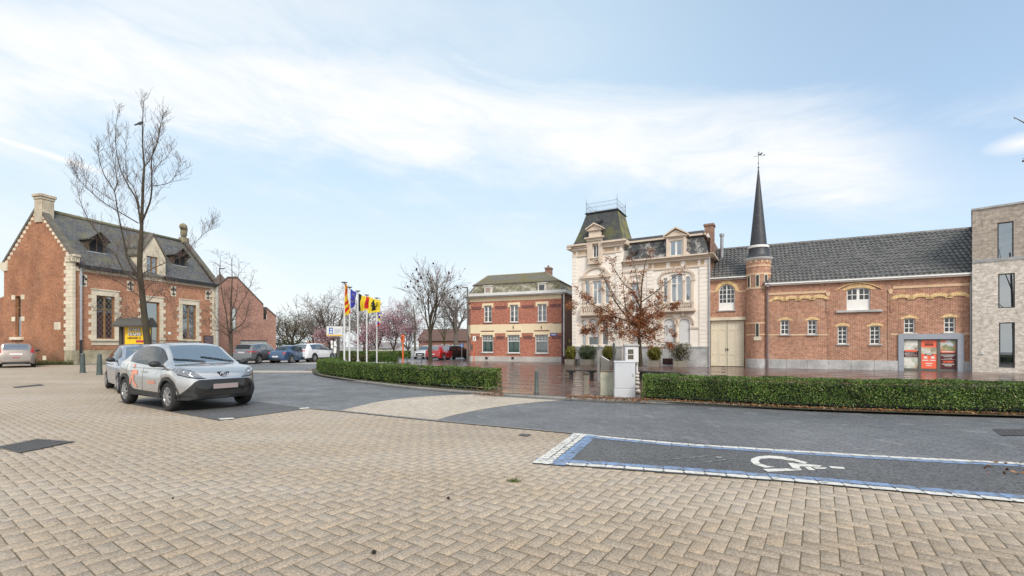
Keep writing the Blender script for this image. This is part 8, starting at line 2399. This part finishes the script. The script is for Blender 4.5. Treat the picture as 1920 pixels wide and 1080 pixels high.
# blue round traffic sign by the black car
DT = 44.0; t = thing('cycle_sign', 'round blue traffic sign on a pole left of the corner house', 'sign', (AT(866, DT), DT, PZ), 0)
m = MB(); m.lathe([(.03,0),(.03,ZH(641, DT)-PZ)], 8); m.build('pole', zinc, t); m = MB(); m.lathe([(.001,-.06),(.21,-.06),(.21,-.04),(.001,-.04)], 20, (0,0,ZH(647.5, DT)-PZ), 'y', 0); m.poly([(-.06,-.063,ZH(650, DT)-PZ),(.06,-.063,ZH(650, DT)-PZ),(.03,-.063,ZH(645, DT)-PZ),(-.03,-.063,ZH(645, DT)-PZ)], 1); m.build('sign_plate', [flat('traffic_blue', (.03,.16,.45), .4), pw], t)

# ---- flagpoles and flags
pole_m = M('white_flagpole', (.60,.60,.60), .4, .08, 2)
poles = [(645.6, 26.6, 528.5), (655.3, 28.7, 537.5), (671.0, 30.7, 544.8), (687.6, 33.1, 552.2), (706.5, 35.2, 558)]
plab = ['first white flagpole from the left, under the red and yellow flag', 'white flagpole carrying the blue flag', 'white flagpole carrying the black yellow red flag', 'white flagpole carrying the yellow lion flag', 'white flagpole furthest right, with the small chequered flag']
for (px, d, yt), lb in zip(poles, plab):
    t = thing('flagpole', lb, 'flagpole', (AT(px, d), d, BZ), 0, 'white flagpoles in the hedged bed')
    h_ = ZH(yt, d)-BZ
    m = MB(); m.lathe([(.055,0),(.055,1.2),(.045,h_-.12)], 10); m.build('pole', pole_m, t, smooth=True, angle=40)
    m = MB(); m.lathe([(.03,h_-.12),(.03,h_-.08),(.16,h_-.06),(.17,h_-.01),(.05,h_)], 12); m.build('cap', M('pole_cap', (.12,.13,.12), .6, .2, 4), t)
def cloth(name, m_):
    m, nt, b = newmat(name); b.inputs['Base Color'].default_value = (*m_, 1); b.inputs['Roughness'].default_value = .75
    t = nd(nt, 'ShaderNodeBsdfTranslucent'); t.inputs['Color'].default_value = (*m_, 1); mx = nd(nt, 'ShaderNodeMixShader'); mx.inputs[0].default_value = .35
    nt.links.new(b.outputs[0], mx.inputs[1]); nt.links.new(t.outputs[0], mx.inputs[2]); nt.links.new(mx.outputs[0], nt.nodes['Material Output'].inputs['Surface'])
    return m
cy, cr_, cb, ck, cw_ = cloth('flag_yellow', (.86,.66,.04)), cloth('flag_red', (.66,.03,.035)), cloth('flag_blue', (.06,.07,.42)), cloth('flag_black', (.02,.02,.025)), cloth('flag_white', (.72,.72,.76))
def flag(name, label, k, quadpx, colf, mats, folds=.12, nu=28, nv=28, extra=None, wavy=2.0):
    """quadpx: four corners tl,tr,br,bl as seen; the cloth ripples in depth"""
    px, d, yt = poles[k]
    org = (AT(px, d), d, BZ)
    o2 = quadpx
    def at(u, v):
        x = (o2[0][0]*(1-u)+o2[1][0]*u)*(1-v) + (o2[3][0]*(1-u)+o2[2][0]*u)*v
        y = (o2[0][1]*(1-u)+o2[1][1]*u)*(1-v) + (o2[3][1]*(1-u)+o2[2][1]*u)*v
        dep = folds*math.sin(u*wavy*math.pi*2 + v*2.2)*min(1, u*4) + folds*.4*math.sin(v*7+u*3)*min(1, u*4)
        yy = math.sin(u*math.pi*1.6 + v)*.8*min(1, u*3)
        return Vector((AT(x, d)-org[0] + .045 + .012*math.sin(v*9)*min(1, u*4), dep, ZH(y+yy, d)-org[2]))
    m = MB()
    for i in range(nu):
        for j in range(nv):
            u0, u1, v0, v1 = i/nu, (i+1)/nu, j/nv, (j+1)/nv
            m.add([at(u0,v0), at(u1,v0), at(u1,v1), at(u0,v1)], [(3,2,1,0)], colf((u0+u1)/2, (v0+v1)/2))
    if extra: extra(m, at)
    bm = bmesh.new()
    o = m.build(name, mats, None, smooth=True)
    bm.from_mesh(o.data); bmesh.ops.remove_doubles(bm, verts=bm.verts[:], dist=.0008); bm.to_mesh(o.data); bm.free()
    o.location = org; tag(o, label, 'flag', 'flags flying in the hedged bed')
flag('flag', 'red and yellow striped flag hanging limp from the first flagpole', 0, ((645.6,531),(648.8,534),(656.5,588),(642.5,592.5)), lambda u, v: 1 if math.sin(v*22 + u*5.5 - 1.2 + 1.5*math.sin(v*9)) > .1 else 0, [cy, cr_], .10, 18, 44, wavy=1.6)
def stars(m, at):
    for k in range(12):
        a = 2*math.pi*k/12; u, v = .52+.26*math.cos(a), .45+.24*math.sin(a)
        pts = []
        for q_ in range(10):
            rr = .055 if q_ % 2 == 0 else .022; b = 2*math.pi*q_/10 + .3; p = at(u+rr*1.2*math.cos(b), v+rr*.8*math.sin(b)); pts.append(p + Vector((0,-.03,0)))
        m.poly(pts, 1)
flag('flag', 'blue flag with a ring of yellow stars', 1, ((655.8,541),(667,549),(664.5,574),(655.8,578)), lambda u, v: 0, [cb, cy], .08, 18, 24, stars, 1.4)
flag('flag', 'black, yellow and red vertical striped flag partly behind the lion flag', 2, ((671,550),(691,559),(688,581.5),(671,583.5)), lambda u, v: 0 if u < .26 else (1 if u < .62 + .1*math.sin(v*5) else (2 if v < .9 else 1)), [ck, cy, cr_], .10)
def lion(m, at):
    body = [(.40,.12),(.50,.10),(.55,.17),(.53,.24),(.60,.28),(.66,.40),(.64,.52),(.70,.60),(.68,.72),(.74,.80),(.66,.82),(.60,.74),(.56,.64),(.50,.66),(.44,.76),(.46,.86),(.38,.88),(.36,.80),(.40,.66),(.44,.56),(.42,.44),(.38,.34),(.34,.24)]
    arm1 = [(.42,.30),(.34,.34),(.24,.28),(.22,.34),(.33,.43),(.44,.42)]; arm2 = [(.44,.42),(.36,.50),(.26,.47),(.25,.53),(.36,.59),(.46,.52)]
    tail_ = [(.64,.52),(.74,.50),(.78,.38),(.74,.26),(.80,.18),(.84,.26),(.80,.30),(.84,.40),(.78,.56),(.68,.60)]
    for poly in (body, arm1, arm2, tail_):
        bm = bmesh.new(); f = bm.faces.new([bm.verts.new((p[0], p[1], 0)) for p in poly]); bmesh.ops.triangulate(bm, faces=[f]); bmesh.ops.subdivide_edges(bm, edges=bm.edges[:], cuts=2, use_grid_fill=True)
        bm.verts.index_update(); m.add([at(.04+v.co.x*.92, v.co.y) + Vector((0,-.02,0)) for v in bm.verts], [tuple(v.index for v in g.verts) for g in bm.faces], 1); bm.free()
flag('flag', 'yellow flag with a black rampant lion', 3, ((688,554.5),(712.5,565),(710,585.5),(688,587)), lambda u, v: 0, [cy, ck], .09, extra=lion, wavy=1.1)
flag('flag', 'small blue, white and yellow chequered flag hanging from the last flagpole', 4, ((705.6,583.5),(714.5,588),(712,609),(705,613)), lambda u, v: (3 if v > .84 else [0, 1, 2][(int(u*2.2 + .3*math.sin(v*6)) + int(v*4.4)*2) % 3 if v > .1 else 0]), [cb, cw_, cy, cr_], .08, 14, 30, wavy=1.3)

# ---- drain covers
iron = M('cast_iron_cover', (.085,.080,.078), .6, .3, 6, var2=.3, bump=.6, bscale=60)
def cover(name, label, pxs, z, ribs=0, grp_='drain covers in the paving'):
    q = [P(*p) for p in pxs]; c = (sum(p[0] for p in q)/4, sum(p[1] for p in q)/4)
    t = thing(name, label, 'drain cover', (c[0], c[1], z), 0, grp_)
    L_ = [Vector((p[0]-c[0], p[1]-c[1], 0)) for p in q]
    m = MB(); up = Vector((0,0,.006))
    inn = [v*.93 for v in L_]
    for i in range(4): j = (i+1) % 4; m.quad(L_[i]+up, L_[j]+up, inn[j]+up, inn[i]+up)
    m.build('frame', iron, t)
    m = MB(); m.poly([v*.93 + up*.5 for v in L_])
    if ribs:
        for k in range(ribs):
            for kk in range(ribs):
                f0, f1 = (k+.2)/ribs, (k+.8)/ribs; g0_, g1_ = (kk+.15)/ribs, (kk+.85)/ribs
                def B(a, b): return (inn[0]*(1-a)+inn[1]*a)*(1-b) + (inn[3]*(1-a)+inn[2]*a)*b
                m.quad(B(f0,g0_)+up*1.3, B(f1,g0_)+up*1.3, B(f1,g1_)+up*1.3, B(f0,g1_)+up*1.3)
    m.build('lid', iron, t)
cover('drain_cover', 'large square cast iron cover in the beige paving at lower left', ((-8,839),(70,823.5),(143,828.5),(38,850)), .004, 9)
cover('drain_cover', 'low iron cover in the beige paving before the two bollards', ((22,726),(75,720.5),(84,722.5),(30,727.5)), .004, 6)
cover('drain_cover', 'iron road gully grating at the right edge of the road', ((1878,818),(1861,805.5),(1935,805.5),(1950,818)), .010, 7)
cover('drain_cover', 'small grey cover plate in the beige paving near the pale wedge', ((972,816.5),(979,813),(997,815.5),(990,819)), .004, 0)

# ------------------------------------------------------------------ LIGHT, SKY, CAMERA
SUN_EL, SUN_AZ = 42.0, 158.0                       # azimuth clockwise from +Y: behind the camera, a little to the right
az, el = R(SUN_AZ), R(SUN_EL)
sun_dir = Vector((math.sin(az)*math.cos(el), math.cos(az)*math.cos(el), math.sin(el)))
ld = bpy.data.lights.new('sun', 'SUN'); ld.energy = 1.5; ld.angle = R(20); ld.color = (1, .93, .83)
lo_ = bpy.data.objects.new('sun', ld); C.objects.link(lo_); lo_.rotation_euler = sun_dir.to_track_quat('Z', 'Y').to_euler(); lo_.location = (0, -20, 40)
wd = bpy.data.worlds.new('World'); sc.world = wd; wd.use_nodes = True
nt = wd.node_tree; bg = nt.nodes['Background']
sky = nd(nt, 'ShaderNodeTexSky'); sky.sky_type = 'NISHITA'; sky.sun_disc = False; sky.sun_elevation = el; sky.sun_rotation = az
sky.air_density = 1.0; sky.dust_density = .6; sky.ozone_density = 2.0
tc_ = nt.nodes.new('ShaderNodeTexCoord'); vec = tc_.outputs['Generated']
sp = nd(nt, 'ShaderNodeSeparateXYZ'); nt.links.new(vec, sp.inputs[0])
azn = math_(nt, 'ARCTAN2', sp.outputs[0], sp.outputs[1])             # bearing, 0 straight ahead
eln = math_(nt, 'ARCSINE', sp.outputs[2])
cb_ = nd(nt, 'ShaderNodeCombineXYZ'); nt.links.new(math_(nt, 'MULTIPLY', azn, .62), cb_.inputs[0]); nt.links.new(math_(nt, 'ADD', math_(nt, 'MULTIPLY', eln, 2.1), math_(nt, 'MULTIPLY', azn, .25)), cb_.inputs[1])
warp = noise(nt, cb_.outputs[0], 2.4, 9, .62, .7)
fine = noise(nt, cb_.outputs[0], 6.5, 8, .66, .5)
wob = math_(nt, 'MULTIPLY', math_(nt, 'SUBTRACT', math_(nt, 'ADD', math_(nt, 'MULTIPLY', warp, .7), math_(nt, 'MULTIPLY', fine, .3)), .5), 1.0)
# one long bank of cirrus sinking to the right, a thinner sheet above it on the left
def sstep(v, a, b, c, d):
    o = maprange(nt, v, a, b, c, d); o.node.interpolation_type = 'SMOOTHSTEP'; return o
def bank(c0, slope, curve, half, soft):
    c = math_(nt, 'ADD', math_(nt, 'ADD', math_(nt, 'MULTIPLY', azn, slope), c0), math_(nt, 'MULTIPLY', math_(nt, 'MULTIPLY', azn, azn), curve))
    dlt = math_(nt, 'ABSOLUTE', math_(nt, 'ADD', math_(nt, 'SUBTRACT', eln, c), math_(nt, 'MULTIPLY', wob, .34)))
    return sstep(dlt, half, half+soft, 1, 0)
b1 = bank(.445, -.10, -.20, .025, .11); b2 = bank(.60, -.02, -.15, .02, .09)
b2 = math_(nt, 'MULTIPLY', b2, sstep(azn, -.7, .5, .62, 0))
cl = math_(nt, 'MAXIMUM', math_(nt, 'MULTIPLY', b1, sstep(azn, .60, .82, 1, .1)), b2)
cl = math_(nt, 'MULTIPLY', cl, maprange(nt, fine, .3, .62, .5, 1.04), True)
low = math_(nt, 'MULTIPLY', sstep(wob, -.02, .15, 0, .4), sstep(eln, .42, .3, 0, 1)); cl = math_(nt, 'MAXIMUM', cl, low)
# vapour trail low on the left
dtr = math_(nt, 'ADD', math_(nt, 'SUBTRACT', eln, math_(nt, 'ADD', math_(nt, 'MULTIPLY', azn, -.146), .169)), math_(nt, 'MULTIPLY', math_(nt, 'SUBTRACT', fine, .5), .022))
tra = math_(nt, 'SUBTRACT', 1, math_(nt, 'DIVIDE', math_(nt, 'ABSOLUTE', dtr), .010), True)
tra = math_(nt, 'MULTIPLY', tra, maprange(nt, azn, -.76, -.70, 1, 0))
cl = math_(nt, 'MAXIMUM', cl, tra)
# small cloud at the far right
dx = math_(nt, 'DIVIDE', math_(nt, 'SUBTRACT', azn, .845), .05); dy = math_(nt, 'DIVIDE', math_(nt, 'ADD', math_(nt, 'SUBTRACT', eln, .289), math_(nt, 'MULTIPLY', wob, .06)), .018)
sm_ = math_(nt, 'SUBTRACT', 1, math_(nt, 'SQRT', math_(nt, 'ADD', math_(nt, 'MULTIPLY', dx, dx), math_(nt, 'MULTIPLY', dy, dy))), True)
cl = math_(nt, 'MAXIMUM', cl, math_(nt, 'MULTIPLY', sm_, 1.0))
other = maprange(nt, noise(nt, cb_.outputs[0], 1.3, 6, .6), .4, .7, 0, .8)      # bright broken cloud added out of view to lift the light
behind = maprange(nt, math_(nt, 'ABSOLUTE', azn), 1.0, 1.5, 0, 1)
cl = math_(nt, 'MAXIMUM', cl, math_(nt, 'MULTIPLY', other, behind))
haze = math_(nt, 'MULTIPLY', maprange(nt, eln, .0, .62, .95, .74), sstep(azn, .05, .85, 1.0, .52))
hz = mixc(nt, haze, sky.outputs[0], mixc(nt, sstep(eln, .02, .42, 0, 1), (4.25, 4.58, 4.7), (3.2, 4.12, 4.8)))
out = mixc(nt, math_(nt, 'MINIMUM', cl, 1.0), hz, mixc(nt, behind, (4.85, 4.88, 4.9), (9.6, 9.0, 8.2)))  # the added unseen cloud is brighter and warmer than the visible bank
nt.links.new(out, bg.inputs['Color']); bg.inputs['Strength'].default_value = .1
cam = bpy.data.cameras.new('camera'); co_ = bpy.data.objects.new('camera', cam); C.objects.link(co_)
cam.sensor_width = 36; cam.lens = F/1920*36; cam.shift_y = (HY-540)/1920; cam.clip_end = 2000; cam.clip_start = .05
co_.location = (0, 0, CAMH); co_.rotation_euler = (R(90), 0, 0); sc.camera = co_
sc.view_settings.view_transform = 'Standard'; sc.view_settings.look = 'None'; sc.view_settings.exposure = 1.08; sc.view_settings.gamma = 1
sc.render.film_transparent = False
sc.cycles.max_bounces = 8; sc.cycles.transparent_max_bounces = 12; sc.cycles.diffuse_bounces = 3; sc.cycles.caustics_reflective = False; sc.cycles.caustics_refractive = False
sc.cycles.use_denoising = True
